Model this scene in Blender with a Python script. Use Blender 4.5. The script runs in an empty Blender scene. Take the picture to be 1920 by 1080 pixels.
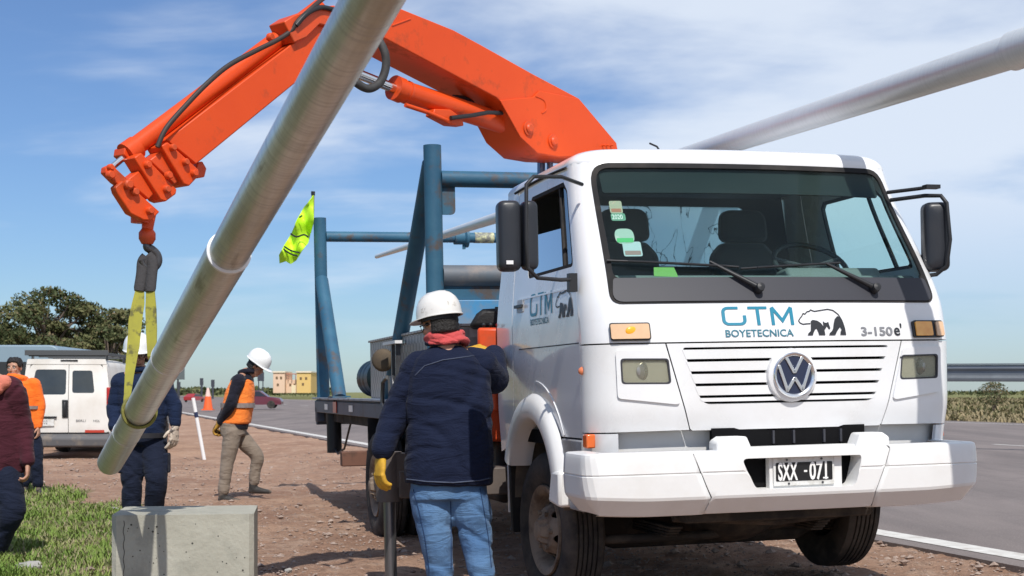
import bpy, bmesh, math, random
from mathutils import Vector, Matrix, noise, Quaternion
from mathutils.geometry import delaunay_2d_cdt
random.seed(7)
S = bpy.context.scene
COL = S.collection
PI = math.pi
# ------------------------------------------------------------------ camera
FPX, HOR, HC = 2700.0, 735.0, 1.27          # focal in photo px, horizon row, camera height
cd = bpy.data.cameras.new('camera'); cam = bpy.data.objects.new('camera', cd); COL.objects.link(cam)
cam.location = (0, 0, HC); cam.rotation_euler = (PI/2, 0, 0)
cd.sensor_width = 36; cd.lens = FPX/1920*36; cd.shift_y = (HOR-540)/1920
cd.clip_start = .1; cd.clip_end = 6000
cd.dof.use_dof = True; cd.dof.focus_distance = 8.3; cd.dof.aperture_fstop = 8
S.camera = cam
# ------------------------------------------------------------------ light
SUN = Vector((.19, -1.0, 1.22)).normalized()      # towards the sun
W = bpy.data.worlds.new("World"); S.world = W; W.use_nodes = True
nt = W.node_tree; N = nt.nodes; L = nt.links; N.clear()
wo = N.new('ShaderNodeOutputWorld'); bg = N.new('ShaderNodeBackground'); L.new(bg.outputs[0], wo.inputs[0])
sky = N.new('ShaderNodeTexSky'); sky.sky_type = 'NISHITA'; sky.sun_disc = False
sky.sun_elevation = math.asin(SUN.z); sky.sun_rotation = math.atan2(SUN.x, SUN.y)
sky.air_density = 1.0; sky.dust_density = .35; sky.ozone_density = 2.2; sky.altitude = 0
tc = N.new('ShaderNodeTexCoord'); sep = N.new('ShaderNodeSeparateXYZ'); L.new(tc.outputs['Generated'], sep.inputs[0])
def wm(op, a, b=None, cl=False):
    n = N.new('ShaderNodeMath'); n.operation = op; n.use_clamp = cl
    for i, q in enumerate((a, b)):
        if q is None: continue
        if isinstance(q, (int, float)): n.inputs[i].default_value = q
        else: L.new(q, n.inputs[i])
    return n.outputs[0]
den = wm('ADD', wm('MAXIMUM', sep.outputs[2], 0.0), .16)
cx = wm('DIVIDE', sep.outputs[0], den); cy = wm('DIVIDE', sep.outputs[1], den)
cmb = N.new('ShaderNodeCombineXYZ'); L.new(cx, cmb.inputs[0]); L.new(cy, cmb.inputs[1])
mp = N.new('ShaderNodeMapping'); L.new(cmb.outputs[0], mp.inputs[0])
mp.inputs['Scale'].default_value = (1.0, 1.0, 1); mp.inputs['Rotation'].default_value = (0, 0, .35); mp.inputs['Location'].default_value = (1.9, .35, 0)
n1 = N.new('ShaderNodeTexNoise'); L.new(mp.outputs[0], n1.inputs['Vector']); n1.inputs['Scale'].default_value = .95; n1.inputs['Detail'].default_value = 8; n1.inputs['Roughness'].default_value = .5; n1.inputs['Distortion'].default_value = .25
mp2 = N.new('ShaderNodeMapping'); L.new(cmb.outputs[0], mp2.inputs[0]); mp2.inputs['Scale'].default_value = (.8, 1.35, 1); mp2.inputs['Rotation'].default_value = (0, 0, .25)
n2 = N.new('ShaderNodeTexNoise'); L.new(mp2.outputs[0], n2.inputs['Vector']); n2.inputs['Scale'].default_value = 2.0; n2.inputs['Detail'].default_value = 9; n2.inputs['Roughness'].default_value = .52; n2.inputs['Distortion'].default_value = .35
bias = wm('MULTIPLY', cx, .09)
m1 = wm('ADD', wm('ADD', wm('MULTIPLY', n1.outputs['Fac'], .75), wm('MULTIPLY', n2.outputs['Fac'], .36)), bias)
rp = N.new('ShaderNodeMapRange'); rp.interpolation_type = 'SMOOTHSTEP'; L.new(m1, rp.inputs[0])
rp.inputs[1].default_value = .45; rp.inputs[2].default_value = .68; rp.inputs[3].default_value = .03; rp.inputs[4].default_value = .86
hz = N.new('ShaderNodeMapRange'); hz.interpolation_type = 'SMOOTHSTEP'; L.new(sep.outputs[2], hz.inputs[0]); hz.inputs[1].default_value = 0.0; hz.inputs[2].default_value = .16; hz.inputs[3].default_value = .12; hz.inputs[4].default_value = 1
cmask = wm('MULTIPLY', rp.outputs[0], hz.outputs[0])
hs = N.new('ShaderNodeHueSaturation'); L.new(sky.outputs[0], hs.inputs['Color']); hs.inputs['Saturation'].default_value = 1.03; hs.inputs['Value'].default_value = 1.1
mix = N.new('ShaderNodeMix'); mix.data_type = 'RGBA'; L.new(cmask, mix.inputs[0]); tn = N.new('ShaderNodeMix'); tn.data_type = 'RGBA'; tn.blend_type = 'MULTIPLY'; tn.inputs[0].default_value = 1; L.new(hs.outputs[0], tn.inputs[6]); tn.inputs[7].default_value = (.71, .89, 1.17, 1); L.new(tn.outputs[2], mix.inputs[6]); mix.inputs[7].default_value = (9.6, 10.5, 11.8, 1)
L.new(mix.outputs[2], bg.inputs[0]); bg.inputs[1].default_value = .074
sd_ = bpy.data.lights.new('sun', 'SUN'); sd_.energy = 3.85; sd_.angle = math.radians(.5); sd_.color = (1, .955, .89)
so = bpy.data.objects.new('sun', sd_); COL.objects.link(so); so.rotation_euler = SUN.to_track_quat('Z', 'Y').to_euler(); so.location = (0, -20, 30)
S.view_settings.view_transform = 'Standard'; S.view_settings.look = 'None'; S.view_settings.exposure = .18; S.view_settings.gamma = 1
S.render.engine = 'CYCLES'; S.cycles.max_bounces = 8; S.cycles.transparent_max_bounces = 12; S.cycles.glossy_bounces = 4; S.cycles.transmission_bounces = 8
# ------------------------------------------------------------------ helpers
def P(px, py, Y):                      # photo pixel at depth Y -> world point
    return Vector(((px-960)/FPX*Y, Y, HC+(HOR-py)/FPX*Y))
TRM = Matrix.Translation((1.53, 7.763, 0)) @ Matrix.Rotation(math.radians(15), 4, 'Z') @ Matrix.Rotation(-.02, 4, 'Y')
TRI = TRM.inverted()
def T(u, v, z): return TRM @ Vector((u, v, z))
RDIR = Vector((-.297, .955, 0)); RN = Vector((.955, .297, 0)); R0 = Vector((2.96, 11.6, 0))
def rd(x, y): return (x-R0.x)*RN.x+(y-R0.y)*RN.y
def sm(a, b, t):
    t = max(0, min(1, (t-a)/(b-a))); return t*t*(3-2*t)
def fbm(x, y, z=0, o=4):
    return noise.fractal(Vector((x, y, z)), 1.0, 2.0, o)
def gz(x, y):
    d = rd(x, y)
    z = .11*sm(-3.0, -1.3, d)
    if d > 27: z += .15*sm(27, 45, d)*(1+.6*fbm(x*.05, y*.05))
    return z
MATS = {}
def mat(name, col, rough=.5, metal=0., col2=None, vs=4., vamt=.5, det=5., bump=0., bs=40., coat=0., dirt=None, damt=.5, ds=3., dsh=(.5, .62), trans=0., ior=1.45, emit=None, aniso=None, spec=None, rv=0., sheen=0., alpha=None, obj=True, stretch=None, fold=0):
    if name in MATS: return MATS[name]
    m = bpy.data.materials.new(name); m.use_nodes = True; nt = m.node_tree; N = nt.nodes; L = nt.links
    b = N['Principled BSDF']; c = (*col, 1)
    b.inputs['Base Color'].default_value = c; b.inputs['Roughness'].default_value = rough; b.inputs['Metallic'].default_value = metal
    b.inputs['IOR'].default_value = ior
    if trans: b.inputs['Transmission Weight'].default_value = trans
    if coat: b.inputs['Coat Weight'].default_value = coat; b.inputs['Coat Roughness'].default_value = .06
    if sheen: b.inputs['Sheen Weight'].default_value = sheen
    if spec is not None: b.inputs['Specular IOR Level'].default_value = spec
    if alpha is not None: b.inputs['Alpha'].default_value = alpha
    if emit: b.inputs['Emission Color'].default_value = (*emit[:3], 1); b.inputs['Emission Strength'].default_value = emit[3]
    tc = N.new('ShaderNodeTexCoord'); vec = tc.outputs['Object']
    if stretch:
        mp = N.new('ShaderNodeMapping'); L.new(vec, mp.inputs[0]); mp.inputs['Scale'].default_value = stretch; vec = mp.outputs[0]
    def nz(sc, d, r=.55):
        n = N.new('ShaderNodeTexNoise'); L.new(vec, n.inputs['Vector']); n.inputs['Scale'].default_value = sc; n.inputs['Detail'].default_value = d; n.inputs['Roughness'].default_value = r; return n.outputs['Fac']
    cur = None
    if col2:
        f = nz(vs, det); r = N.new('ShaderNodeMapRange'); L.new(f, r.inputs[0]); r.inputs[1].default_value = .5-.5*(1-vamt)-.02; r.inputs[2].default_value = .5+.5*(1-vamt)+.02
        mx = N.new('ShaderNodeMix'); mx.data_type = 'RGBA'; L.new(r.outputs[0], mx.inputs[0]); mx.inputs[6].default_value = c; mx.inputs[7].default_value = (*col2, 1); cur = mx.outputs[2]
    if dirt:
        f = nz(ds, 8, .65); r = N.new('ShaderNodeMapRange'); L.new(f, r.inputs[0]); r.inputs[1].default_value = dsh[0]; r.inputs[2].default_value = dsh[1]; r.inputs[4].default_value = damt
        mx = N.new('ShaderNodeMix'); mx.data_type = 'RGBA'; L.new(r.outputs[0], mx.inputs[0]); mx.inputs[7].default_value = (*dirt, 1)
        if cur: L.new(cur, mx.inputs[6])
        else: mx.inputs[6].default_value = c
        cur = mx.outputs[2]
        if rough < .5 or metal > 0:
            r2 = N.new('ShaderNodeMapRange'); L.new(r.outputs[0], r2.inputs[0]); r2.inputs[3].default_value = rough; r2.inputs[4].default_value = max(rough, .75); L.new(r2.outputs[0], b.inputs['Roughness'])
            if metal: 
                r3 = N.new('ShaderNodeMapRange'); L.new(r.outputs[0], r3.inputs[0]); r3.inputs[3].default_value = metal; r3.inputs[4].default_value = 0; L.new(r3.outputs[0], b.inputs['Metallic'])
    if cur: L.new(cur, b.inputs['Base Color'])
    if rv:
        f = nz(vs*2.3, 6); r = N.new('ShaderNodeMapRange'); L.new(f, r.inputs[0]); r.inputs[1].default_value = .3; r.inputs[2].default_value = .7; r.inputs[3].default_value = max(0, rough-rv); r.inputs[4].default_value = rough+rv
        if not (dirt and (rough < .5 or metal)): L.new(r.outputs[0], b.inputs['Roughness'])
    if fold:
        mq = N.new('ShaderNodeMapping'); L.new(tc.outputs['Object'], mq.inputs[0]); mq.inputs['Scale'].default_value = (1.0, 1.0, 3.0); mq.inputs['Rotation'].default_value = (.3, .5, .2)
        n = N.new('ShaderNodeTexNoise'); L.new(mq.outputs[0], n.inputs['Vector']); n.inputs['Scale'].default_value = 4.2; n.inputs['Detail'].default_value = 5; n.inputs['Roughness'].default_value = .58; n.inputs['Distortion'].default_value = .9
        f2 = nz(bs, 3, .6); a_ = N.new('ShaderNodeMath'); a_.operation = 'MULTIPLY_ADD'; L.new(f2, a_.inputs[0]); a_.inputs[1].default_value = .10; L.new(n.outputs['Fac'], a_.inputs[2])
        bn = N.new('ShaderNodeBump'); bn.inputs['Strength'].default_value = fold; bn.inputs['Distance'].default_value = .10; L.new(a_.outputs[0], bn.inputs['Height']); L.new(bn.outputs[0], b.inputs['Normal'])
    elif bump:
        f = nz(bs, 6, .6); bn = N.new('ShaderNodeBump'); bn.inputs['Strength'].default_value = bump; bn.inputs['Distance'].default_value = .02; L.new(f, bn.inputs['Height']); L.new(bn.outputs[0], b.inputs['Normal'])
    MATS[name] = m; return m
class MB:
    def __init__(s): s.v = []; s.f = []; s.mi = []; s.cur = 0
    def add(s, vs, fs):
        o = len(s.v); s.v += [Vector(q) for q in vs]; s.f += [[i+o for i in f] for f in fs]; s.mi += [s.cur]*len(fs); return s
    def box(s, c, d, R=None, taper=1.0):
        x, y, z = d[0]/2, d[1]/2, d[2]/2; c = Vector(c)
        q = [Vector((sx*x*(taper if sz > 0 else 1), sy*y*(taper if sz > 0 else 1), sz*z)) for sz in (-1, 1) for sy in (-1, 1) for sx in (-1, 1)]
        if R is not None: q = [R @ k for k in q]
        return s.add([c+k for k in q], [(0, 2, 3, 1), (4, 5, 7, 6), (0, 1, 5, 4), (2, 6, 7, 3), (0, 4, 6, 2), (1, 3, 7, 5)])
    def bb(s, a, b):
        return s.box([(a[i]+b[i])/2 for i in range(3)], [abs(b[i]-a[i]) for i in range(3)])
    def tube(s, pts, r, n=14, cap=True, up=None, flat=None):
        pts = [Vector(p) for p in pts]; m = len(pts); rs = r if isinstance(r, (list, tuple)) else [r]*m
        t0 = (pts[1]-pts[0]).normalized(); a = Vector(up) if up else (Vector((0, 0, 1)) if abs(t0.z) < .9 else Vector((1, 0, 0)))
        a = (a-t0*a.dot(t0)).normalized(); vs = []
        for i, p in enumerate(pts):
            t = ((pts[min(i+1, m-1)]-pts[i]).normalized()+(pts[i]-pts[max(i-1, 0)]).normalized())
            if t.length < 1e-6: t = t0
            t.normalize(); a = (a-t*a.dot(t)).normalized(); b = t.cross(a)
            f2 = flat if flat else 1
            for k in range(n):
                w = 2*PI*k/n; vs.append(p+a*math.cos(w)*rs[i]*f2+b*math.sin(w)*rs[i])
        fs = [(i*n+k, i*n+(k+1) % n, (i+1)*n+(k+1) % n, (i+1)*n+k) for i in range(m-1) for k in range(n)]
        if cap: fs += [tuple(range(n))[::-1], tuple((m-1)*n+k for k in range(n))]
        return s.add(vs, fs)
    def cyl(s, a, b, r, n=20): return s.tube([a, b], r, n)
    def lathe(s, prof, c, ax, n=32, closed=False, a0=0, up=None):   # prof (r, h) along axis
        c = Vector(c); ax = Vector(ax).normalized(); a = Vector(up) if up else (Vector((0, 0, 1)) if abs(ax.z) < .9 else Vector((1, 0, 0))); a = (a-ax*a.dot(ax)).normalized(); b = ax.cross(a)
        m = len(prof); vs = [c+ax*h+(a*math.cos(2*PI*k/n+a0)+b*math.sin(2*PI*k/n+a0))*max(r, 1e-4) for r, h in prof for k in range(n)]
        fs = [(i*n+k, i*n+(k+1) % n, ((i+1) % m)*n+(k+1) % n, ((i+1) % m)*n+k) for i in range(m if closed else m-1) for k in range(n)]
        return s.add(vs, fs)
    def prism(s, poly, ext, o=(0, 0, 0), X=(1, 0, 0), Y=(0, 1, 0)):    # 2d poly in plane (X,Y) extruded by vector ext
        o = Vector(o); X = Vector(X); Y = Vector(Y); ext = Vector(ext); n = len(poly)
        a = [o+X*p[0]+Y*p[1] for p in poly]
        return s.add(a+[q+ext for q in a], [tuple(range(n)), tuple(range(2*n-1, n-1, -1))]+[(i, i+n, (i+1) % n+n, (i+1) % n) for i in range(n)])
    def pris3(s, pts, ext):
        n = len(pts); ext = Vector(ext); a = [Vector(p) for p in pts]
        return s.add(a+[q+ext for q in a], [tuple(range(n)), tuple(range(2*n-1, n-1, -1))]+[(i, i+n, (i+1) % n+n, (i+1) % n) for i in range(n)])
    def ball(s, c, r, n=14, m=9, sc=(1, 1, 1), R=None):
        c = Vector(c); vs = []; 
        for i in range(m+1):
            th = PI*i/m
            for k in range(n):
                ph = 2*PI*k/n; q = Vector((math.sin(th)*math.cos(ph)*r*sc[0], math.sin(th)*math.sin(ph)*r*sc[1], math.cos(th)*r*sc[2]))
                if R is not None: q = R @ q
                vs.append(c+q)
        return s.add(vs, [(i*n+k, (i+1)*n+k, (i+1)*n+(k+1) % n, i*n+(k+1) % n) for i in range(m) for k in range(n)])
    def mesh(s, name):
        me = bpy.data.meshes.new(name); me.from_pydata([tuple(q) for q in s.v], [], s.f); me.validate(); return me
PROPS = ('label', 'category', 'group', 'kind')
def tag(o, label=None, cat=None, group=None, kind=None):
    for k, q in zip(PROPS, (label, cat, group, kind)):
        if q: o[k] = q
    return o
def empty(name, M_, label, cat, group=None):
    o = bpy.data.objects.new(name, None); COL.objects.link(o)
    o.matrix_world = M_ if isinstance(M_, Matrix) else Matrix.Translation(M_)
    o.empty_display_size = .2; o['_M'] = 0; return tag(o, label, cat, group)
def root_m(p):
    return p.matrix_basis.copy()
def put(name, me, m, parent=None, space='local', ang=35, bev=0, fix=True, label=None):
    o = bpy.data.objects.new(name, me); COL.objects.link(o)
    ms = m if isinstance(m, (list, tuple)) else [m]
    for k in ms: me.materials.append(k)
    if fix:
        bm = bmesh.new(); bm.from_mesh(me); bmesh.ops.remove_doubles(bm, verts=bm.verts, dist=1e-5); bmesh.ops.recalc_face_normals(bm, faces=bm.faces); bm.to_mesh(me); bm.free()
    if ang is not None:
        for p in me.polygons: p.use_smooth = True
        me.set_sharp_from_angle(angle=math.radians(ang))
    if parent is not None:
        o.parent = parent
        if space == 'world': o.matrix_parent_inverse = root_m(parent).inverted()
    if bev:
        b = o.modifiers.new('bevel', 'BEVEL'); b.width = bev; b.segments = 2; b.limit_method = 'ANGLE'; b.angle_limit = math.radians(40); b.harden_normals = False
    if label: o['label'] = label
    return o
def B(mb, name, m, parent=None, space='local', ang=35, bev=0, label=None):
    me = mb.mesh(name)
    if any(mb.mi) and len(me.polygons) == len(mb.mi):
        for p, i in zip(me.polygons, mb.mi): p.material_index = i
    return put(name, me, m, parent, space, ang, bev, label=label)
def rpoly(pts, r, n=5):
    out = []; m = len(pts); rs = r if isinstance(r, (list, tuple)) else [r]*m
    for i in range(m):
        p = Vector(pts[i]); a = Vector(pts[i-1])-p; b = Vector(pts[(i+1) % m])-p; rr = rs[i]
        if rr <= 0: out.append(p); continue
        an = a.angle(b); d = min(rr/math.tan(an/2), a.length*.49, b.length*.49); A_ = p+a.normalized()*d; B_ = p+b.normalized()*d
        for k in range(n+1):
            t = k/n; out.append(A_*(1-t)**2+p*2*t*(1-t)+B_*t*t)
    return out
def inside(poly, x, y):
    c = False; j = len(poly)-1
    for i in range(len(poly)):
        xi, yi = poly[i][0], poly[i][1]; xj, yj = poly[j][0], poly[j][1]
        if (yi > y) != (yj > y) and x < (xj-xi)*(y-yi)/(yj-yi)+xi: c = not c
        j = i
    return c
def resamp(poly, st):
    out = []
    for i in range(len(poly)):
        a = Vector(poly[i][:2]); b = Vector(poly[(i+1) % len(poly)][:2]); k = max(1, int(math.ceil((b-a).length/st)))
        out += [a+(b-a)*j/k for j in range(k)]
    return out
def panel(outline, fn, holes=(), st=.06, th=.004, out=None, lines=()):
    """sheet laid out in 2-D, mapped onto a surface by fn, thickened inwards; out: outward direction hint fn(x,y)"""
    o = resamp(outline, st); hs = [resamp(h, st) for h in holes]
    vs = list(o); ed = [(i, (i+1) % len(o)) for i in range(len(o))]
    for h in hs:
        b = len(vs); vs += h; ed += [(b+i, b+(i+1) % len(h)) for i in range(len(h))]
    for ln in lines:
        b = len(vs); vs += [Vector(p) for p in ln]; ed += [(b+i, b+i+1) for i in range(len(ln)-1)]
    xs = [p[0] for p in o]; ys = [p[1] for p in o]; bd = list(vs)
    x = min(xs)+st*.5; k = 0
    while x < max(xs):
        y = min(ys)+st*(.5 if k % 2 else .85)
        while y < max(ys):
            if inside(o, x, y) and not any(inside(h, x, y) for h in hs) and min((x-q[0])**2+(y-q[1])**2 for q in bd) > (st*.45)**2: vs.append(Vector((x, y)))
            y += st
        x += st; k += 1
    r = delaunay_2d_cdt([Vector((p[0], p[1])) for p in vs], ed, [], 0, 1e-6)
    v2, fs = r[0], r[2]; keep = []
    for f in fs:
        cx_ = sum(v2[i][0] for i in f)/len(f); cy_ = sum(v2[i][1] for i in f)/len(f)
        if inside(o, cx_, cy_) and not any(inside(h, cx_, cy_) for h in hs): keep.append(list(f))
    p3 = [Vector(fn(q[0], q[1])) for q in v2]
    nr = [Vector() for _ in p3]
    # consistent orientation in 2-D gives consistent orientation in 3-D
    for f in keep:
        a, b, c = (v2[i] for i in f[:3])
        if (b[0]-a[0])*(c[1]-a[1])-(b[1]-a[1])*(c[0]-a[0]) < 0: f.reverse()
        a, b, c = (p3[i] for i in f[:3]); n_ = (b-a).cross(c-a)
        for i in f: nr[i] += n_
    cnt = {}
    for f in keep:
        for i in range(len(f)): cnt[(f[i], f[(i+1) % len(f)])] = 1
    mb = MB()
    sgn = 1
    if out is not None:
        i = keep[0][0]; 
        if nr[i].dot(Vector(out)) < 0: sgn = -1
    n = len(p3); back = [p-(q.normalized() if q.length else Vector((0, 0, 1)))*th*sgn for p, q in zip(p3, nr)]
    F = [tuple(f) for f in keep]+[tuple(i+n for i in reversed(f)) for f in keep]
    F += [(b, a, a+n, b+n) for (a, b) in cnt if (b, a) not in cnt]
    mb.add(p3+back, F); return mb
def text(body, size, fn, m, name, parent, space='local', bold=0, xs=1.0, align='LEFT', th=.0015, st=None, shear=0, label=None):
    cu = bpy.data.curves.new('txt', 'FONT'); cu.body = body; cu.size = size; cu.align_x = align; cu.offset = bold; cu.shear = shear; cu.resolution_u = 3
    to = bpy.data.objects.new('txt', cu); COL.objects.link(to); dg = bpy.context.evaluated_depsgraph_get()
    me = bpy.data.meshes.new_from_object(to.evaluated_get(dg)); bpy.data.objects.remove(to)
    for q in me.vertices: q.co = Vector(fn(q.co.x*xs, q.co.y))
    me.materials.clear()
    o = put(name, me, m, parent, space, ang=None, fix=False, label=label)
    return o
def newobj_eval(o):
    dg = bpy.context.evaluated_depsgraph_get(); me = bpy.data.meshes.new_from_object(o.evaluated_get(dg)); return me
def remesh(mb, vox, smooth=3, sf=.5):
    me = mb.mesh('tmp'); o = bpy.data.objects.new('tmp', me); COL.objects.link(o)
    r = o.modifiers.new('r', 'REMESH'); r.mode = 'VOXEL'; r.voxel_size = vox; r.adaptivity = 0
    if smooth: q = o.modifiers.new('s', 'SMOOTH'); q.factor = sf; q.iterations = smooth
    m2 = newobj_eval(o); bpy.data.objects.remove(o); bpy.data.meshes.remove(me)
    return m2
# ------------------------------------------------------------------ ground, road
def gmat():
    m = bpy.data.materials.new('ground'); m.use_nodes = True; nt = m.node_tree; N = nt.nodes; L = nt.links; b = N['Principled BSDF']
    b.inputs['Roughness'].default_value = .95; b.inputs['Specular IOR Level'].default_value = .15
    ge = N.new('ShaderNodeNewGeometry'); pos = ge.outputs['Position']
    def nz(sc, d=6, r=.6, dist=0, vec=pos):
        n = N.new('ShaderNodeTexNoise'); L.new(vec, n.inputs['Vector']); n.inputs['Scale'].default_value = sc; n.inputs['Detail'].default_value = d; n.inputs['Roughness'].default_value = r; n.inputs['Distortion'].default_value = dist; return n.outputs['Fac']
    def mr(v, a, b_, c=0, d=1):
        r = N.new('ShaderNodeMapRange'); L.new(v, r.inputs[0]); r.inputs[1].default_value = a; r.inputs[2].default_value = b_; r.inputs[3].default_value = c; r.inputs[4].default_value = d; return r.outputs[0]
    def mx(f, a, b_):
        x = N.new('ShaderNodeMix'); x.data_type = 'RGBA'
        if isinstance(f, float): x.inputs[0].default_value = f
        else: L.new(f, x.inputs[0])
        for i, q in ((6, a), (7, b_)):
            if isinstance(q, tuple): x.inputs[i].default_value = (*q, 1)
            else: L.new(q, x.inputs[i])
        return x.outputs[2]
    c = mx(mr(nz(.55), .35, .65), (.51, .325, .225), (.35, .205, .14))
    c = mx(mr(nz(3.0, 8), .5, .75, 0, .6), c, (.68, .52, .40))
    c = mx(mr(nz(14, 6), .52, .68, 0, .65), c, (.22, .135, .095))
    vo = N.new('ShaderNodeTexVoronoi'); L.new(pos, vo.inputs['Vector']); vo.inputs['Scale'].default_value = 21; vo.inputs['Randomness'].default_value = 1
    c = mx(mr(vo.outputs['Distance'], .0, .22, .55, 0), c, (.50, .42, .35))
    vc = N.new('ShaderNodeAttribute'); vc.attribute_name = 'grassmask'
    gf = mr(vc.outputs['Fac'], .35, .65)
    gcol = mx(mr(nz(2.2, 8), .38, .62), (.10, .15, .035), (.24, .21, .10))
    gcol = mx(mr(nz(11, 8), .45, .7, 0, .7), gcol, (.30, .255, .15))
    c = mx(gf, c, gcol)
    L.new(c, b.inputs['Base Color'])
    bn = N.new('ShaderNodeBump'); bn.inputs['Distance'].default_value = .05; bn.inputs['Strength'].default_value = 1.0
    ad = N.new('ShaderNodeMath'); ad.operation = 'ADD'; L.new(nz(30, 8, .7), ad.inputs[0]); L.new(nz(6, 8, .6), ad.inputs[1]); L.new(ad.outputs[0], bn.inputs['Height']); L.new(bn.outputs[0], b.inputs['Normal'])
    return m
def axis(lo, hi, st, far, g=1.09):
    a = []; x = lo
    while x < hi: a.append(x); x += st
    s_ = st; y = hi
    while y < far: a.append(y); s_ *= g; y += s_
    s_ = st; y = lo-st
    while y > -far: a.insert(0, y); s_ *= g; y -= s_
    return a
def gmask(x, y):
    d = rd(x, y)
    if d > 27.5: return 1.0
    if d > 0: return 0.0
    n_ = fbm(x*.55, y*.35, 3)*1.0+fbm(x*2.1, y*1.6, 9)*.8+fbm(x*6, y*5, 9)*.35
    # patch at the left foreground; its right edge wanders
    e = -2.62-.085*(y-8) if y < 14 else -3.13-.55*(y-14)
    k = (e-x)*1.1+n_*.85
    if y > 22: k = min(k, (-8.0-x)*.5+n_*.8-.2)
    if y > 60 and d < -6: k = 1
    return max(0, min(1, .5+k))
xs = axis(-7, 6, .055, 3500); ys = axis(5.5, 16, .055, 3500)
vs = []; gm_ = []
for y in ys:
    for x in xs:
        z = gz(x, y); near = -30 < x < 20 and -5 < y < 50
        g_ = gmask(x, y); d = rd(x, y)
        if near and d < .2:
            z += (.026*fbm(x*.9, y*.9, 1)+.022*fbm(x*4, y*4, 2, 5)+(.012*noise.noise(Vector((x*17, y*17, 0))) if -7 < x < 6 and y < 17 else 0))*(1-sm(-.35, .1, d)*.8)
            for o_ in (-1.9, -2.25): z -= .02*max(0, 1-abs(d-o_+.08*math.sin(y*1.3))/.13)     # tyre tracks
        if d > -.02: z -= .045
        if d > 28: z += .0
        vs.append((x, y, z)); gm_.append(g_)
nx = len(xs); fs = [(j*nx+i, j*nx+i+1, (j+1)*nx+i+1, (j+1)*nx+i) for j in range(len(ys)-1) for i in range(nx-1)]
me = bpy.data.meshes.new('ground'); me.from_pydata(vs, [], fs)
at = me.attributes.new('grassmask', 'FLOAT', 'POINT'); at.data.foreach_set('value', gm_)
gr = put('ground', me, gmat(), ang=None, fix=False); gr['kind'] = 'structure'
for p in me.polygons: p.use_smooth = True
RZ = .135
def RP(d, t, z=RZ): return R0+RN*d+RDIR*t+Vector((0, 0, z))
def sheet(name, m, d0, d1, t0, t1, z, nt_, nd=1, wob=0, th=.0):
    mb = MB(); vv = []
    for j in range(nt_+1):
        f = j/nt_; t = t0+(t1-t0)*(f**3 if t1 > 100 else f)
        for i in range(nd+1):
            d = d0+(d1-d0)*i/nd
            if i == 0: d += wob*fbm(t*1.7, 3.3)+wob*.5*fbm(t*7, 1.3)
            if i == nd: d += wob*fbm(t*1.5, 8.3)
            vv.append(RP(d, t, z))
    n_ = nd+1; ff = [(j*n_+i, j*n_+i+1, (j+1)*n_+i+1, (j+1)*n_+i) for j in range(nt_) for i in range(nd)]
    if th:
        b = len(vv)
        for j in range(nt_+1): vv.append(vv[j*n_]-Vector((0, 0, th)))
        ff += [(j*n_, (j+1)*n_, b+j+1, b+j) for j in range(nt_)]
    mb.add(vv, ff); return B(mb, name, m, ang=30)
am = bpy.data.materials.new('asphalt'); am.use_nodes = True
def asph(m, ca, cb, cc):
    nt = m.node_tree; N = nt.nodes; L = nt.links; b = N['Principled BSDF']; ge = N.new('ShaderNodeNewGeometry'); mp = N.new('ShaderNodeMapping'); L.new(ge.outputs['Position'], mp.inputs[0]); mp.inputs['Rotation'].default_value = (0, 0, -math.radians(17.3)); mp.inputs['Scale'].default_value = (1, .13, 1)
    def nz(v, s, d=6):
        n = N.new('ShaderNodeTexNoise'); L.new(v, n.inputs['Vector']); n.inputs['Scale'].default_value = s; n.inputs['Detail'].default_value = d; n.inputs['Roughness'].default_value = .65; return n.outputs['Fac']
    def mx(f, lo, hi, a, bb, am_=1):
        r = N.new('ShaderNodeMapRange'); L.new(f, r.inputs[0]); r.inputs[1].default_value = lo; r.inputs[2].default_value = hi; r.inputs[4].default_value = am_
        x = N.new('ShaderNodeMix'); x.data_type = 'RGBA'; L.new(r.outputs[0], x.inputs[0])
        for i, q in ((6, a), (7, bb)):
            if isinstance(q, tuple): x.inputs[i].default_value = (*q, 1)
            else: L.new(q, x.inputs[i])
        return x.outputs[2]
    c = mx(nz(mp.outputs[0], .9), .4, .62, ca, cb); c = mx(nz(ge.outputs['Position'], 60, 3), .5, .75, c, cc, .55); c = mx(nz(ge.outputs['Position'], 1.6, 8), .56, .7, c, cb, .6)
    L.new(c, b.inputs['Base Color']); b.inputs['Roughness'].default_value = .85; b.inputs['Specular IOR Level'].default_value = .25
    bn = N.new('ShaderNodeBump'); bn.inputs['Strength'].default_value = .5; bn.inputs['Distance'].default_value = .01; L.new(nz(ge.outputs['Position'], 90, 4), bn.inputs['Height']); L.new(bn.outputs[0], b.inputs['Normal'])
asph(am, (.215, .182, .170), (.150, .128, .122), (.36, .32, .30))
def ax_t():
    pass
tag(sheet('road', am, -.33, 27.2, -14, 2500, RZ, 260, 8, .035, .09), kind='structure')
wp = mat('road_paint', (.72, .71, .67), .7, col2=(.50, .47, .43), vs=9, vamt=.55, dirt=(.33, .27, .22), damt=.7, ds=5, dsh=(.55, .72))
tag(sheet('road_edge_line', wp, -.11, .14, -14, 1500, RZ+.004, 300, 1, .006), kind='structure')
tag(sheet('road_far_line', wp, 25.4, 25.58, -14, 1500, RZ+.004, 60, 1), kind='structure')
mbd = MB()
for k in range(-1, 14):
    a, b_ = 12*k, 12*k+4.5; mbd.add([RP(12.9, a, RZ+.004), RP(13.05, a, RZ+.004), RP(13.05, b_, RZ+.004), RP(12.9, b_, RZ+.004)], [(0, 1, 2, 3)])
tag(B(mbd, 'lane_marking', wp), kind='structure')
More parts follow.
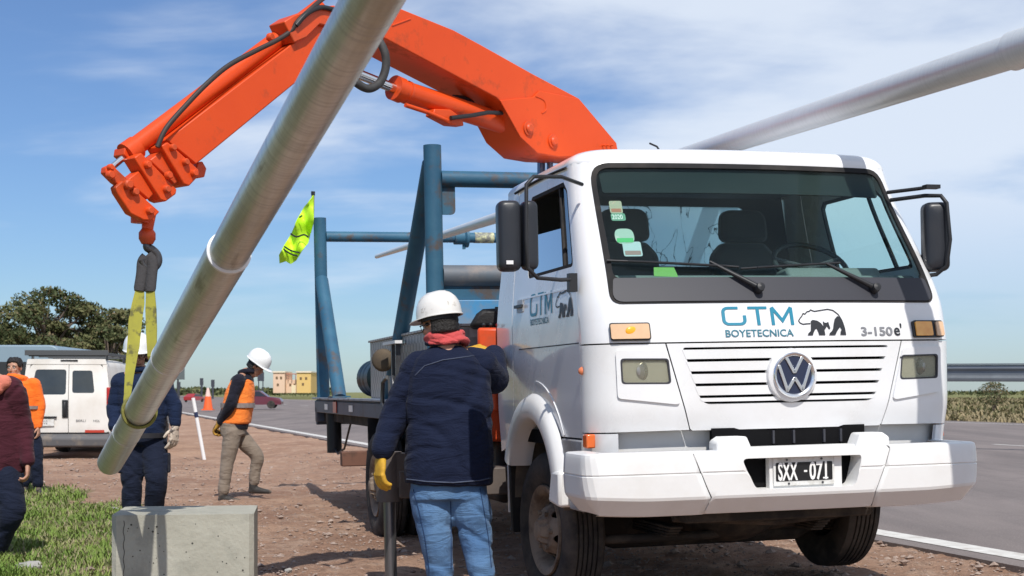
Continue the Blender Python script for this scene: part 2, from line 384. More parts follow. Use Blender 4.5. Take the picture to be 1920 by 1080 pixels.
# asphalt cracks, thin tar lines
cm = mat('tar', (.03, .028, .028), .6)
mbc = MB()
for k in range(7):
    d0 = random.uniform(.6, 7); t0 = random.uniform(-6, 14); p = []; dd, tt = d0, t0; q = random.random() < .5
    for i in range(26):
        p.append(RP(dd, tt, RZ+.003)); dd += random.uniform(-.03, .10) if q else random.uniform(-.06, .06); tt += random.uniform(-.04, .06) if q else .14
    mbc.tube(p, .006, 4)
tag(B(mbc, 'road_cracks', cm), kind='structure')
# gravel and grass
stone_m = mat('gravel', (.46, .37, .31), .9, col2=(.20, .13, .10), vs=3, bump=.4, bs=60)
mb = MB()
def stone(mb, x, y, r, zz=None, fl=.6):
    c = Vector((x, y, (gz(x, y) if zz is None else zz)+r*.15)); R = Matrix.Rotation(random.random()*6.3, 3, 'Z'); q = [Vector((0, 0, 1)), Vector((0, 0, -1))]+[Vector((math.cos(a), math.sin(a), random.uniform(-.3, .5))) for a in [i*2*PI/5 for i in range(5)]]
    q = [R @ Vector((k.x*r*random.uniform(.7, 1.3), k.y*r*random.uniform(.6, 1.2), k.z*r*fl)) + c for k in q]
    mb.add(q, [(0, 2+i, 2+(i+1) % 5) for i in range(5)]+[(1, 2+(i+1) % 5, 2+i) for i in range(5)])
cnt = 0
while cnt < 15000:
    y = 5.6+22*random.random()**1.6; x = random.uniform(-.42, .42)*y; d = rd(x, y)
    if d > .3 or gmask(x, y) > .6: continue
    if d > -.25 and random.random() < .8: continue
    r = random.choice((.006, .008, .01, .012, .016, .024 if random.random() < .5 else .012, .040 if random.random() < .16 else .010)); stone(mb, x, y, r); cnt += 1
tag(B(mb, 'gravel', stone_m, ang=None), 'loose gravel and small stones scattered over the reddish dirt shoulder', 'gravel', kind='stuff')
gm1 = mat('grass_green', (.125, .215, .03), .8, col2=(.21, .26, .06), vs=1.3, vamt=.7); gm2 = mat('grass_dry', (.34, .29, .17), .85, col2=(.20, .19, .09), vs=1.2, vamt=.7)
mb = MB(); cnt = 0
def blade(mb, x, y, z, h, w, lean, a, mi):
    dx, dy = math.cos(a), math.sin(a); c = Vector((x, y, z)); s_ = Vector((-dy, dx, 0))*w; l1 = Vector((dx, dy, 0))*h*lean*.4+Vector((0, 0, h*.6)); l2 = Vector((dx, dy, 0))*h*lean+Vector((0, 0, h*.95))
    mb.cur = mi; mb.add([c-s_, c+s_, c+l1+s_*.7, c+l1-s_*.7, c+l2], [(0, 1, 2, 3), (3, 2, 4)])
while cnt < 42000:
    y = 6.5+17*random.random()**1.3; x = random.uniform(-.42*y-.2, -.24*y)
    g_ = gmask(x, y)
    if random.random() > (g_-.35)*1.35 or fbm(x*3.3, y*3.3, 21) < -.32: continue
    t_ = fbm(x*1.5, y*1.5, 5); h = random.uniform(.02, .065)*(1+1.6*max(0, t_)); 
    blade(mb, x, y, gz(x, y)-.004, h, random.uniform(.0018, .004)*(1+y/14), random.uniform(.3, 1.3), random.uniform(0, 6.28), 0 if random.random() < .74+.5*t_ else 1); cnt += 1
mb.cur = 0
tag(B(mb, 'grass', [gm1, gm2], ang=None), 'patchy short green grass on the left foreground verge', 'grass', kind='stuff')
# field beyond the road on the right, far verge
fm1 = mat('field_dry', (.34, .26, .15), .9, col2=(.17, .15, .085), vs=.3, vamt=.6); fm2 = mat('field_olive', (.17, .155, .07), .9, col2=(.10, .10, .045), vs=.3, vamt=.6)
mb = MB(); cnt = 0
while cnt < 26000:
    dd = 28.2+95*random.random()**1.7; tt = random.uniform(-30, 190); p = RP(dd, tt, 0)
    if p.y < 30 or not -.42 < p.x/p.y < .42: continue
    if p.x/p.y < .25 and random.random() < .5: continue
    t_ = fbm(p.x*.13, p.y*.13, 7); h = random.uniform(.10, .26)*(1+1.2*max(0, t_))
    if p.x/p.y < .2: h *= .7
    mi = 1 if random.random() < .22+t_ else 0
    for k in range(2): blade(mb, p.x+random.gauss(0, .1), p.y+random.gauss(0, .1), gz(p.x, p.y)-.03, h*random.uniform(.6, 1.1), .028+.0005*p.y, random.uniform(.2, 1), random.uniform(0, 6.28), mi)
    cnt += 1
mb.cur = 0
tag(B(mb, 'field_scrub', [fm1, fm2], ang=None), 'dry olive and straw coloured scrub covering the field beyond the road', 'scrub', kind='stuff')
# ------------------------------------------------------------------ vegetation
leafm = [mat('leaf_dark', (.042, .060, .024), .75, col2=(.085, .10, .04), vs=.6, spec=.3), mat('leaf_mid', (.10, .115, .042), .75, col2=(.16, .15, .07), vs=.6, spec=.3), mat('leaf_brown', (.17, .135, .075), .8, spec=.2)]
barkm = mat('bark', (.16, .12, .09), .9, col2=(.09, .07, .055), vs=6, bump=.6, bs=12)
def leafcard(mb, c, s_, mi):
    q = Quaternion((random.gauss(0, 1), random.gauss(0, 1), random.gauss(0, 1), random.gauss(0, 1))).normalized().to_matrix(); mb.cur = mi
    mb.add([c+q @ Vector((-s_, 0, 0)), c+q @ Vector((0, -s_*.45, 0)), c+q @ Vector((s_, 0, 0)), c+q @ Vector((0, s_*.45, 0))], [(0, 1, 2, 3)])
def tree(x, y, h, rad, label, seed, clumps=46, leaves=210, ls=.15, cat='tree', group='trees behind the white van', trunk_h=.3, zs=.75):
    random.seed(seed); z0 = gz(x, y); r = empty('tree', Vector((x, y, z0)), label, cat, group); t = MB(); crown = MB()
    top = Vector((x, y, z0+h*.62)); t.tube([(x, y, z0-.2), (x+.1, y, z0+h*trunk_h*.5), (x+.05, y, z0+h*trunk_h), top], [h*.045, h*.036, h*.03, h*.012], 9)
    cc = Vector((x, y, z0+h*(1-.42*zs*1.15)));
    for k in range(clumps):
        while True:
            v = Vector((random.uniform(-1, 1), random.uniform(-1, 1), random.uniform(-1, 1)))
            if .25 < v.length < 1: break
        v = v.normalized()*(v.length**.45); c = cc+Vector((v.x*rad, v.y*rad, v.z*h*.36*zs*1.15+.1*rad*fbm(v.x*2+seed, v.y*2)))
        cr = rad*random.uniform(.16, .30)
        if k % 2 == 0: 
            st_ = Vector((x, y, z0+h*random.uniform(trunk_h, .6))); md = (st_+c)/2+Vector((0, 0, .06*h)); t.tube([st_, md, c], [h*.014, h*.009, h*.004], 6)
        base = 0 if random.random() < .5 else 1
        for i in range(leaves):
            q = Vector((random.gauss(0, 1), random.gauss(0, 1), random.gauss(0, 1))).normalized()*cr*random.uniform(.45, 1.05); q.z *= .62
            leafcard(crown, c+q, ls*random.uniform(.5, 1.2), base if random.random() < .78 else (2 if random.random() < .3 else 1-base))
    crown.cur = 0; B(t, 'trunk', barkm, r, 'world'); B(crown, 'crown', leafm, r, 'world', ang=None)
    return r
YT = 84.; k_ = YT/FPX
def tx(px): return (px-960)*k_
tree(tx(84), YT, (735-529)*k_+1.2, 3.6, 'tallest dark evergreen tree rising behind the white van', 3, 56, 230)
tree(tx(4), YT-3, (735-556)*k_+1.2, 2.6, 'dark evergreen tree cut by the left edge of the photo', 5, 34, 190)
tree(tx(160), YT+2, (735-558)*k_+1.4, 3.1, 'broad olive green tree behind the white helmet and van roof', 8, 50, 230)
tree(tx(214), YT-1, (735-594)*k_+1.2, 1.75, 'lowest rounded olive tree at the right end of the clump', 9, 36, 200)
random.seed(11)
# far hedge line on the horizon, left of the truck
mb = MB()
for k in range(5200):
    px = random.uniform(180, 640) if random.random() < .9 else random.uniform(1760, 2000); Y = random.uniform(300, 340); top = (9*abs(fbm(px*.02, 1.1))+4+random.random()*2)*(1 if px < 1000 else .15)
    c = P(px, 735-random.uniform(-4, top), Y); leafcard(mb, c, .55*random.uniform(.5, 1.3), random.choice((0, 0, 1)))
tag(B(mb, 'far_hedge', leafm, ang=None), 'low dark line of far-off hedges along the horizon', 'hedge', kind='stuff')
def bush(px, py, Y, w, h, label):
    c = P(px, py, Y); mb = MB(); r = empty('bush', Vector((c.x, Y, gz(c.x, Y))), label, 'bush'); z0 = gz(c.x, Y)
    for i in range(900):
        a = random.uniform(0, 2*PI); q = random.random()**.5; zz = random.random()
        leafcard(mb, Vector((c.x+math.cos(a)*w*q*math.sqrt(max(.05, 1-(2*zz-1)**2)), Y+math.sin(a)*w*q, z0+h*(.25+.75*zz))), .07, 2 if random.random() < .5 else 0)
    st_ = MB()
    for i in range(7): st_.tube([(c.x, Y, z0), (c.x+random.uniform(-.6, .6)*w, Y+random.uniform(-.4, .4), z0+h*.7)], [.03, .008], 5)
    B(st_, 'stem', barkm, r, 'world'); mb.cur = 0; B(mb, 'foliage', leafm, r, 'world', ang=None)
bush(1862, 727, 75, .85, 1.55, 'small round brown bush in the field under the guardrail')
# ------------------------------------------------------------------ far things
galv = mat('galvanised_rail', (.26, .28, .30), .5, .6, col2=(.20, .22, .24), vs=2, vamt=.5, rv=.1)
grt = empty('guardrail', P(1900, 735, 28), 'galvanised steel guardrail standing high beyond the road on the right', 'guardrail'); mb = MB()
prof = [(0, .16), (.035, .155), (.05, .12), (.05, .09), (.0, .04), (.0, -.04), (.05, -.09), (.05, -.12), (.035, -.155), (0, -.16)]
pa = P(1755, 700, 28.4); pb = P(2080, 700, 26.5); d_ = (pb-pa).normalized(); nn = Vector((d_.y, -d_.x, 0)).normalized()
pts = [(a, b_) for a, b_ in prof]+[(a-.006, b_) for a, b_ in reversed(prof)]
mb.pris3([pa+nn*a+Vector((0, 0, b_)) for a, b_ in pts], pb-pa); B(mb, 'rail', galv, grt, 'world', ang=40)
mb = MB(); mb.pris3([pa+nn*a+Vector((0, 0, b_)) for a, b_ in ((-.06, .19), (.07, .19), (.07, .165), (-.06, .165))], pb-pa); B(mb, 'top_cap', galv, grt, 'world')
for t_ in (.015, .66, .97):
    p = pa.lerp(pb, t_)-nn*.09; mb = MB(); mb.box((p.x, p.y, (p.z+.15)/2), (.12, .16, p.z+.15)); B(mb, 'post', galv, grt, 'world', bev=.01)
# ------------------------------------------------------------------ crane truck
white = mat('truck_white', (.77, .78, .79), .22, coat=.6, dirt=(.55, .50, .44), damt=.38, ds=1.6, dsh=(.46, .78), spec=.5)
whitep = mat('white_plastic', (.76, .76, .75), .36, dirt=(.50, .45, .38), damt=.35, ds=2.2, dsh=(.48, .8))
blk = mat('black_plastic', (.022, .023, .026), .45, spec=.4)
rub = mat('rubber', (.014, .014, .015), .75, dirt=(.11, .09, .075), damt=.45, ds=3, dsh=(.45, .75), spec=.3)
tyrem = mat('tyre', (.028, .027, .027), .82, dirt=(.16, .13, .105), damt=.55, ds=4, dsh=(.42, .7), spec=.3, bump=.15, bs=30)
rimm = mat('rim_steel', (.26, .20, .15), .65, dirt=(.09, .055, .035), damt=.85, ds=7, dsh=(.45, .65), metal=.2)
dark = mat('dark_void', (.008, .008, .009), .9, spec=.1)
greydk = mat('cowl_grey', (.040, .041, .050), .55, spec=.4)
chas = mat('chassis', (.030, .027, .025), .8, dirt=(.14, .11, .085), damt=.6, ds=4, dsh=(.45, .7), spec=.3)
blue = mat('blue_steel', (.022, .085, .155), .55, col2=(.045, .14, .215), vs=3, vamt=.5, dirt=(.095, .07, .055), damt=.85, ds=4.5, dsh=(.53, .64), spec=.4, bump=.1, bs=30)
orange = mat('crane_orange', (.70, .078, .012), .42, col2=(.62, .062, .010), vs=2.2, spec=.3, coat=.06, dirt=(.22, .055, .025), damt=.6, ds=5.0, dsh=(.57, .70), bump=.05, bs=25)
orange2 = mat('crane_orange_dark', (.66, .072, .012), .42, dirt=(.25, .07, .03), damt=.6, ds=6, dsh=(.5, .7))
steel = mat('bright_steel', (.68, .69, .71), .18, 1.0)
dsteel = mat('dark_steel', (.10, .10, .105), .4, .7, rv=.1)
glassm = mat('windshield_glass', (.80, .90, .88), .0, trans=1.0, ior=1.02, spec=.5)
seatm = mat('seat_fabric', (.045, .047, .055), .9, sheen=.3, bump=.2, bs=200)
dash = mat('dashboard', (.16, .18, .18), .7)
headl = mat('cab_lining', (.10, .10, .105), .85)
def glass_mat(name, tint, refl, rough=.02, film=None):
    m = bpy.data.materials.new(name); m.use_nodes = True; nt = m.node_tree; N = nt.nodes; L = nt.links; N.clear()
    o = N.new('ShaderNodeOutputMaterial'); t = N.new('ShaderNodeBsdfTransparent'); t.inputs[0].default_value = (*tint, 1)
    g = N.new('ShaderNodeBsdfGlossy'); g.inputs['Roughness'].default_value = rough; lw = N.new('ShaderNodeLayerWeight'); lw.inputs[0].default_value = .5; fz = N.new('ShaderNodeMath'); fz.operation = 'POWER'; L.new(lw.outputs['Facing'], fz.inputs[0]); fz.inputs[1].default_value = 4.5
    mu = N.new('ShaderNodeMath'); mu.operation = 'MULTIPLY_ADD'; L.new(fz.outputs[0], mu.inputs[0]); mu.inputs[1].default_value = refl; mu.inputs[2].default_value = refl*.022; mu.use_clamp = True
    x = N.new('ShaderNodeMixShader'); L.new(mu.outputs[0], x.inputs[0]); L.new(t.outputs[0], x.inputs[1]); L.new(g.outputs[0], x.inputs[2]); cur = x.outputs[0]
    if film:      # thin dust film
        d = N.new('ShaderNodeBsdfDiffuse'); d.inputs[0].default_value = (*film[:3], 1); tc = N.new('ShaderNodeTexCoord'); n = N.new('ShaderNodeTexNoise'); L.new(tc.outputs['Object'], n.inputs['Vector']); n.inputs['Scale'].default_value = 3; n.inputs['Detail'].default_value = 7
        r = N.new('ShaderNodeMapRange'); L.new(n.outputs['Fac'], r.inputs[0]); r.inputs[1].default_value = .3; r.inputs[2].default_value = .75; r.inputs[3].default_value = film[3]*.5; r.inputs[4].default_value = film[3]
        y = N.new('ShaderNodeMixShader'); L.new(r.outputs[0], y.inputs[0]); L.new(cur, y.inputs[1]); L.new(d.outputs[0], y.inputs[2]); cur = y.outputs[0]
    L.new(cur, o.inputs[0]); MATS[name] = m; return m
wglass = glass_mat('glass_windshield', (.88, .97, .95), .6, .01, (.50, .6, .58, .006))
sglass = glass_mat('glass_side', (.88, .95, .94), .8, .01, (.5, .55, .55, .004))
TR = empty('crane_truck', TRM, 'white flatbed truck with an orange folding crane and blue pipe rack', 'truck')
TM = TRM
def lerpk(ks, x):
    if x <= ks[0][0]: return ks[0][1]
    for (a, p), (b, q) in zip(ks, ks[1:]):
        if x <= b:
            t = (x-a)/(b-a); t = t*t*(3-2*t)*.35+t*.65; return p+(q-p)*t
    return ks[-1][1]
VF = [(.9, .05), (1.05, .03), (1.2, .0), (1.56, .0), (1.76, .05), (2.58, .56), (2.7, .62)]
WF = [(.9, .985), (1.2, 1.0), (1.72, 1.0), (2.56, .915), (2.7, .90)]
LC = 2.10; AF = .93; AR = .274
def plan(a, off=0.0):
    s_ = 1 if a >= 0 else -1; a = abs(a)
    if a <= AF: u, v = a, .0925*(a/AF)**2; nx_, ny_ = .2*a/AF, -1
    elif a <= AF+AR:
        ph = .2+(a-AF)/AR*(PI/2-.2); u = .89+.2*math.sin(ph); v = .2885-.2*math.cos(ph); nx_, ny_ = math.sin(ph), -math.cos(ph)
    else: u, v = 1.09, .2885+a-AF-AR; nx_, ny_ = 1, 0
    l = math.hypot(nx_, ny_); return s_*(u+off*nx_/l), v+off*ny_/l
def CW(a, z, off=0.0):
    u, v = plan(a, off); vf = lerpk(VF, z); return Vector((u*lerpk(WF, z), vf+v*(1-vf/LC), z))
def AV(v): return AF+AR+(v-.2885)
def cab(outline, holes=(), off=0., st=.07, th=.006): return panel(outline, lambda a, z: CW(a, z, off), holes, st, th, out=(0, -1, 0) if abs(outline[0][0]) < 1.25 and min(abs(p[0]) for p in outline) < 1.19 else (1 if outline[0][0] > 0 else -1, 0, 0))
def mir(pl): return [(-p[0], p[1]) for p in reversed(pl)]
AD = 1.222          # door front edge
AE = AV(LC)
# window outlines
WS = rpoly([(-.955, 1.775), (.955, 1.775), (.985, 2.565), (-.985, 2.565)], [.06, .06, .11, .11], 6)
WSi = rpoly([(-.942, 1.897), (.942, 1.897), (.968, 2.553), (-.968, 2.553)], [.05, .05, .09, .09], 6)
# front upper panel with windshield hole
up = [(-AD, 1.548), (AD, 1.548), (AD, 2.60), (-AD, 2.60)]
B(cab(up, [WS], st=.06), 'front_panel', white, TR, ang=30)
# windshield rubber, frit band, glass
B(cab(rpoly([(-.972, 1.758), (.972, 1.758), (1.002, 2.582), (-1.002, 2.582)], [.07, .07, .12, .12], 6), [WSi], off=.004, st=.06, th=.012), 'windshield_frame', rub, TR, ang=30)
wsf = B(cab(rpoly([(-.960, 1.768), (.960, 1.768), (.945, 1.899), (-.945, 1.899)], [.055, .055, .02, .02], 5), off=.010, st=.05), 'cowl_band', greydk, TR, ang=30)
wsg = B(cab(WSi, off=-.004, st=.07, th=.004), 'windshield', wglass, TR, ang=60)
# header/sunshade lining at top of the windshield (inside)
B(cab(rpoly([(-.93, 2.405), (.93, 2.405), (.95, 2.56), (-.95, 2.56)], .02, 3), off=-.035, st=.08, th=.01), 'sun_visor', mat('visor_dark', (.010, .016, .018), .9), TR)
# headlamp corner panels
for s_ in (-1, 1):
    o = [(s_*.70, 1.540), (s_*AD, 1.540), (s_*AD, 1.072), (s_*.572, 1.080)]
    hl = rpoly([(s_*.665+s_*.02, 1.525), (s_*.975, 1.525), (s_*.975, 1.20), (s_*.60+s_*.03, 1.215)], .02, 3)
    if s_ < 0: o = o[::-1]; hl = hl[::-1]
    hh = rpoly([(s_*.70, 1.505), (s_*.962, 1.510), (s_*.955, 1.255), (s_*.622, 1.215)], .022, 3)
    B(cab(o, [], st=.05), 'corner_panel', white, TR, ang=30)
    # recessed-looking surround + lamp
    ln = rpoly([(s_*.685, 1.462), (s_*.940, 1.466), (s_*.935, 1.330), (s_*.672, 1.326)], .02, 4)
    B(cab(hh if s_ > 0 else hh[::-1], [ln], off=.012, st=.04, th=.012), 'headlight_surround', white, TR, ang=30)
    hlm = B(cab(ln, off=-.012, st=.03, th=.006), 'headlight', mat('lamp_reflector', (.50, .50, .47), .28, .75, col2=(.18, .17, .15), vs=9, vamt=.3, rv=.15), TR, ang=30)
    B(cab(ln, off=.006, st=.03, th=.003), 'lens', glass_mat('lens_glass%d' % s_, (.80, .80, .74), 1.0, .08, (.5, .48, .4, .22)), hlm, ang=30)
    B(cab(ln, [[(p[0]*.0+sum(q[0] for q in ln)/len(ln)+(p[0]-sum(q[0] for q in ln)/len(ln))*.93, sum(q[1] for q in ln)/len(ln)+(p[1]-sum(q[1] for q in ln)/len(ln))*.88) for p in ln]], off=.013, st=.03, th=.012), 'bezel', greydk, hlm, ang=30)
    mb = MB(); c = CW(s_*.80, 1.397, -.004); mb.ball(c, .052, 18, 10, (1.1, .10, 1)); B(mb, 'bulb', MATS['lamp_reflector'], hlm, ang=60)
    # turn signal
    ind = rpoly([(s_*.775, 1.655), (s_*.985, 1.655), (s_*.985, 1.562), (s_*.775, 1.562)], .014, 3)
    ts = B(cab(ind, off=.020, st=.03, th=.02), 'turn_signal', blk, TR, ang=30)
    am1 = mat('amber_lens', (.72, .26, .045), .12, col2=(.95, .52, .12), vs=14, vamt=.4, coat=.6)
    am2 = mat('amber_pale', (.62, .40, .24), .15, col2=(.75, .50, .30), vs=20, vamt=.3, coat=.5)
    sp = .905 if s_ > 0 else .86
    B(cab(rpoly([(s_*.783, 1.648), (s_*(sp-.008 if s_ > 0 else .978), 1.648), (s_*(sp-.008 if s_ > 0 else .978), 1.569), (s_*.783, 1.569)], .008, 2), off=.030, st=.03, th=.012), 'amber_lens', am1 if s_ > 0 else am2, ts, ang=30)
    if s_ > 0: B(cab(rpoly([(.925, 1.648), (.978, 1.648), (.978, 1.569), (.925, 1.569)], .008, 2), off=.030, st=.03, th=.012), 'amber_lens', am2, ts, ang=30)
    else:
        mb = MB(); c = CW(-.875, 1.608, .024); mb.ball(c, .026, 16, 8, (1.4, .36, 1)); B(mb, 'bulb', mat('amber_bulb', (.95, .42, .03), .3), ts)
# grille panel: slanted seams, inset
gp = [(-.692, 1.540), (.692, 1.540), (.567, 1.085), (.555, 1.076), (-.555, 1.076), (-.567, 1.085)]
gin = rpoly([(-.607, 1.518), (.607, 1.518), (.505, 1.214), (-.505, 1.214)], [.012, .012, .07, .07], 6)
gr_ = B(cab(gp, [gin], off=.0, st=.05, th=.03), 'grille', white, TR, ang=30)
mb = MB(); zz = [1.514, 1.452, 1.387, 1.322, 1.258, 1.214]
B(cab(gin, off=-.05, st=.06, th=.004), 'grille_backing', dark, gr_)
for i in range(5):
    z1, z0 = zz[i], zz[i+1]; hw1 = .607-(1.518-z1)*.335; hw0 = .607-(1.518-z0)*.335
    if i == 4: sl = rpoly([(-hw1-.004, z1-.010), (hw1+.004, z1-.010), (hw0-.0, z0+.012), (-hw0, z0+.014)], [.004, .004, .05, .05], 5)
    else: sl = [(-hw1-.004, z1-(.011 if i else .008)), (hw1+.004, z1-(.011 if i else .008)), (hw0+.004, z0+.004), (-hw0-.004, z0+.004)]
    B(panel(sl, lambda a, z, z1=z1, z0=z0: CW(a, z, .002-.026*(z1-z)/(z1-z0)*0-.022*(1 if z > z1-.02 else 0)*0), (), .05, .022, out=(0, -1, 0)), 'slat', white, gr_, ang=30)
mb = MB()
for i in range(1, 5): mb.box((0, .035, zz[i]+.0), (.95, .03, .018))
pass
# emblem
em_n = mat('emblem_navy', (.018, .025, .06), .3, coat=.4); em_s = mat('emblem_silver', (.72, .73, .75), .22, .9)
EC = Vector((0, -.012, 1.362)); eb = MB(); eb.lathe([(.0, -.018), (.125, -.018), (.142, -.008), (.146, .01), (.146, .03), (.10, .03)], EC, (0, 1, 0), 48); em = B(eb, 'emblem', white, TR, ang=40)
mb = MB(); mb.lathe([(.0, -.002), (.108, -.002), (.108, .004), (0, .004)], EC+Vector((0, -.021, 0)), (0, 1, 0), 48); B(mb, 'emblem_disc', em_n, em)
mb = MB(); mb.lathe([(.102, -.004), (.108, -.010), (.116, -.012), (.122, -.006), (.122, .004), (.102, .004)], EC+Vector((0, -.022, 0)), (0, 1, 0), 48, closed=True); B(mb, 'emblem_ring', em_s, em, ang=40)
def bar(mb, pts, w, y0, th): # stroke in emblem plane
    for (x0, z0), (x1, z1) in zip(pts, pts[1:]):
        d = Vector((x1-x0, 0, z1-z0)); n = Vector((-d.z, 0, d.x)).normalized()*w/2; e = d.normalized()*w*.25
        q = [Vector((x0, y0, z0))-e+n, Vector((x0, y0, z0))-e-n, Vector((x1, y0, z1))+e-n, Vector((x1, y0, z1))+e+n]; mb.pris3([EC+k for k in q], (0, -th, 0))
mb = MB(); bar(mb, [(-.046, .094), (-.004, .018), (.004, .018), (.046, .094)], .018, -.022, .010); bar(mb, [(-.090, .050), (-.044, -.082), (-.003, -.020), (.003, -.020), (.044, -.082), (.090, .050)], .018, -.0225, .012)
B(mb, 'emblem_letters', em_s, em, bev=.002)
# lower front: corner blocks, recess wall, slot
for s_ in (-1, 1):
    o = [(s_*.955, 1.066), (s_*AD, 1.066), (s_*AD, .90), (s_*.955, .90)]
    B(cab(o if s_ > 0 else o[::-1], st=.05, th=.02), 'corner_block', white, TR, ang=30)
    o = [(s_*.44, 1.075), (s_*1.06, 1.075), (s_*1.06, .90), (s_*.44, .90)]
    B(cab(o if s_ > 0 else o[::-1], off=-.065, st=.07, th=.02), 'recess_wall', whitep, TR, ang=30)
    mk = MB(); mk.box((s_*1.085 if s_ < 0 else 1.06, .20 if s_ < 0 else .30, 1.03), (.05, .075, .075)); B(mk, 'side_marker', mat('orange_lens', (.70, .14, .03), .2, coat=.5), TR, bev=.008)
    pad = MB(); pad.pris3([(s_*.50, -.03, .955), (s_*.50, -.03, 1.02), (s_*.46, -.03, 1.045), (s_*.33, -.03, 1.045), (s_*.295, -.03, .965)], (0, -.12, 0)); B(pad, 'step_pad', whitep, TR, bev=.012)
    mb = MB(); mb.box((s_*.74, -.09, .965), (.44, .14, .02)); B(mb, 'step_ledge', whitep, TR, bev=.006)
mb = MB(); mb.box((0, .05, 1.0), (.90, .03, .17)); B(mb, 'air_slot', dark, TR)
mb = MB(); mb.box((0, -.06, .975), (.66, .12, .02)); B(mb, 'bumper_top', whitep, TR, bev=.006)
for x_ in (-.1, .02, .2, .3):
    mb = MB(); mb.box((x_, .028, 1.03), (.012, .02, .07)); B(mb, 'slot_rib', greydk, TR)
# ---- bumper
BH = 1.13; BR_ = .085
def bplan(a, off):
    s_ = 1 if a >= 0 else -1; a = abs(a); f = BH-BR_
    if a <= f: u, v = a, .03*(a/f)**2; n = (.06*a/f, -1)
    elif a <= f+BR_*PI/2: ph = (a-f)/BR_; u = f+BR_*math.sin(ph); v = .03+BR_-BR_*math.cos(ph); n = (math.sin(ph), -math.cos(ph))
    else: u, v = BH, .03+BR_+(a-f-BR_*PI/2); n = (1, 0)
    l = math.hypot(*n); return s_*(u+off*n[0]/l)-.068*sm(.25, .5, abs(a))-.02, v-.20+off*n[1]/l
BT = [(0, -.11, .976), (.10, -.018, .974), (.112, -.004, .968), (.125, .0, .952), (.20, .006, .872), (.206, .000, .867), (.212, .000, .862), (.218, .006, .857), (.335, .0, .745), (.352, -.006, .730), (.46, -.075, .648), (.56, -.16, .638)]
def BP(a, t, d=0):
    t = max(0, min(.5599, t))
    for (t0, o0, z0), (t1, o1, z1) in zip(BT, BT[1:]):
        if t <= t1: k = (t-t0)/(t1-t0); break
    o = o0+(o1-o0)*k; z = z0+(z1-z0)*k; s_ = sm(.75, 1.25, abs(a)); u, v = bplan(a, o+d); z += .02*s_*(1 if t > .3 else 0); return Vector((u, v, z))
def tz(z):   # t of a z on the face
    for (t0, o0, z0), (t1, o1, z1) in zip(BT[1:], BT[2:]):
        if z >= z1: return t0+(t1-t0)*(z-z0)/(z1-z0)
    return .5
AB = BH-BR_+BR_*PI/2+.30
def bumppanel(ol, holes=(), d=0, th=.008, st=.045):
    lns = []
    for t_ in [b_[0] for b_ in BT[1:-1]]:
        run = []
        for i in range(-60, 61):
            a = i/100
            if inside(ol, a, t_) and inside(ol, a+.006, t_) and inside(ol, a-.006, t_) and not any(inside(h, a, t_) or inside(h, a+.008, t_) or inside(h, a-.008, t_) for h in holes): run.append((a, t_))
            else:
                if len(run) > 1: lns.append(run)
                run = []
        if len(run) > 1: lns.append(run)
    return panel(ol, lambda a, t: BP(a, t, d), holes, st, th, out=(0, -1, 0), lines=lns)
REC = rpoly([(-.345, tz(.932)), (.345, tz(.932)), (.285, tz(.768)), (-.285, tz(.768))], [.02, .02, .05, .05], 5)
bump = B(bumppanel([(-.558, 0), (.558, 0), (.558, .12), (.468, .345), (.50, .5599), (-.50, .5599), (-.468, .345), (-.558, .12)], [REC], d=.004), 'bumper', whitep, TR, ang=17)
for s_ in (-1, 1):
    ts_ = []
    for (t0, _, _), (t1, _, _) in zip(BT, BT[1:]): ts_ += [t0+(t1-t0)*k/2 for k in range(2)]
    ts_.append(.5599); sm_ = lambda t: .564 if t < .12 else (.564-.09*(t-.12)/.225 if t < .345 else .474+.032*(t-.345)/.215)
    mb = MB(); na = 30; vs_ = []
    for t in ts_:
        for i in range(na+1): a = sm_(t)+(AB-sm_(t))*i/na; vs_.append(BP(s_*a, t))
    m_ = na+1; mb.add(vs_, [(j*m_+i, j*m_+i+1, (j+1)*m_+i+1, (j+1)*m_+i) for j in range(len(ts_)-1) for i in range(na)]); be_ = B(mb, 'bumper_end', whitep, bump, ang=17)
    sl_ = be_.modifiers.new('solid', 'SOLIDIFY'); sl_.thickness = .008; sl_.offset = 0
    mb = MB(); mb.pris3([BP(s_*.570, .0, -.02), BP(s_*.57, .12, -.02), BP(s_*.474, .345, -.02), BP(s_*.51, .56, -.02)], (s_*-.015, 0, 0)); B(mb, 'seam', mat('seam_grey', (.16, .16, .16), .8), bump)
# recess box
fr_ = [BP(p[0], p[1], .004) for p in REC]; mb = MB(); n = len(fr_); bk = [Vector((p.x*.985, -.095, .85+(p.z-.85)*.97)) for p in fr_]
mb.add(fr_+bk, [(i, (i+1) % n, n+(i+1) % n, n+i) for i in range(n)]); B(mb, 'recess_rim', whitep, bump, ang=50)
mb = MB(); mb.box((0, -.085, .85), (.74, .012, .2)); B(mb, 'recess_back', dark, bump)
mb = MB(); mb.box((0, -.13, .852), (.42, .05, .172)); B(mb, 'plate_mount', whitep, bump, bev=.005)
pl = MB(); PC = Vector((-.016, -.163, .854)); pl.box(PC, (.352, .006, .150)); plate = B(pl, 'licence_plate', mat('plate_white', (.68, .68, .66), .4, dirt=(.4, .38, .33), damt=.5, ds=14), TR, bev=.008)
mb = MB(); mb.prism(rpoly([(-.163, -.050), (.163, -.050), (.163, .048), (-.163, .048)], .008, 3), (0, -.002, 0), PC+Vector((0, -.0032, 0)), (1, 0, 0), (0, 0, 1)); B(mb, 'plate_field', mat('plate_black', (.012, .012, .013), .4), plate)
text('SXX', .128, lambda x, y: PC+Vector((-.152+x, -.0068, -.043+y)), mat('plate_letters', (.80, .80, .78), .45), 'plate_text', plate, xs=.46, bold=.0035)
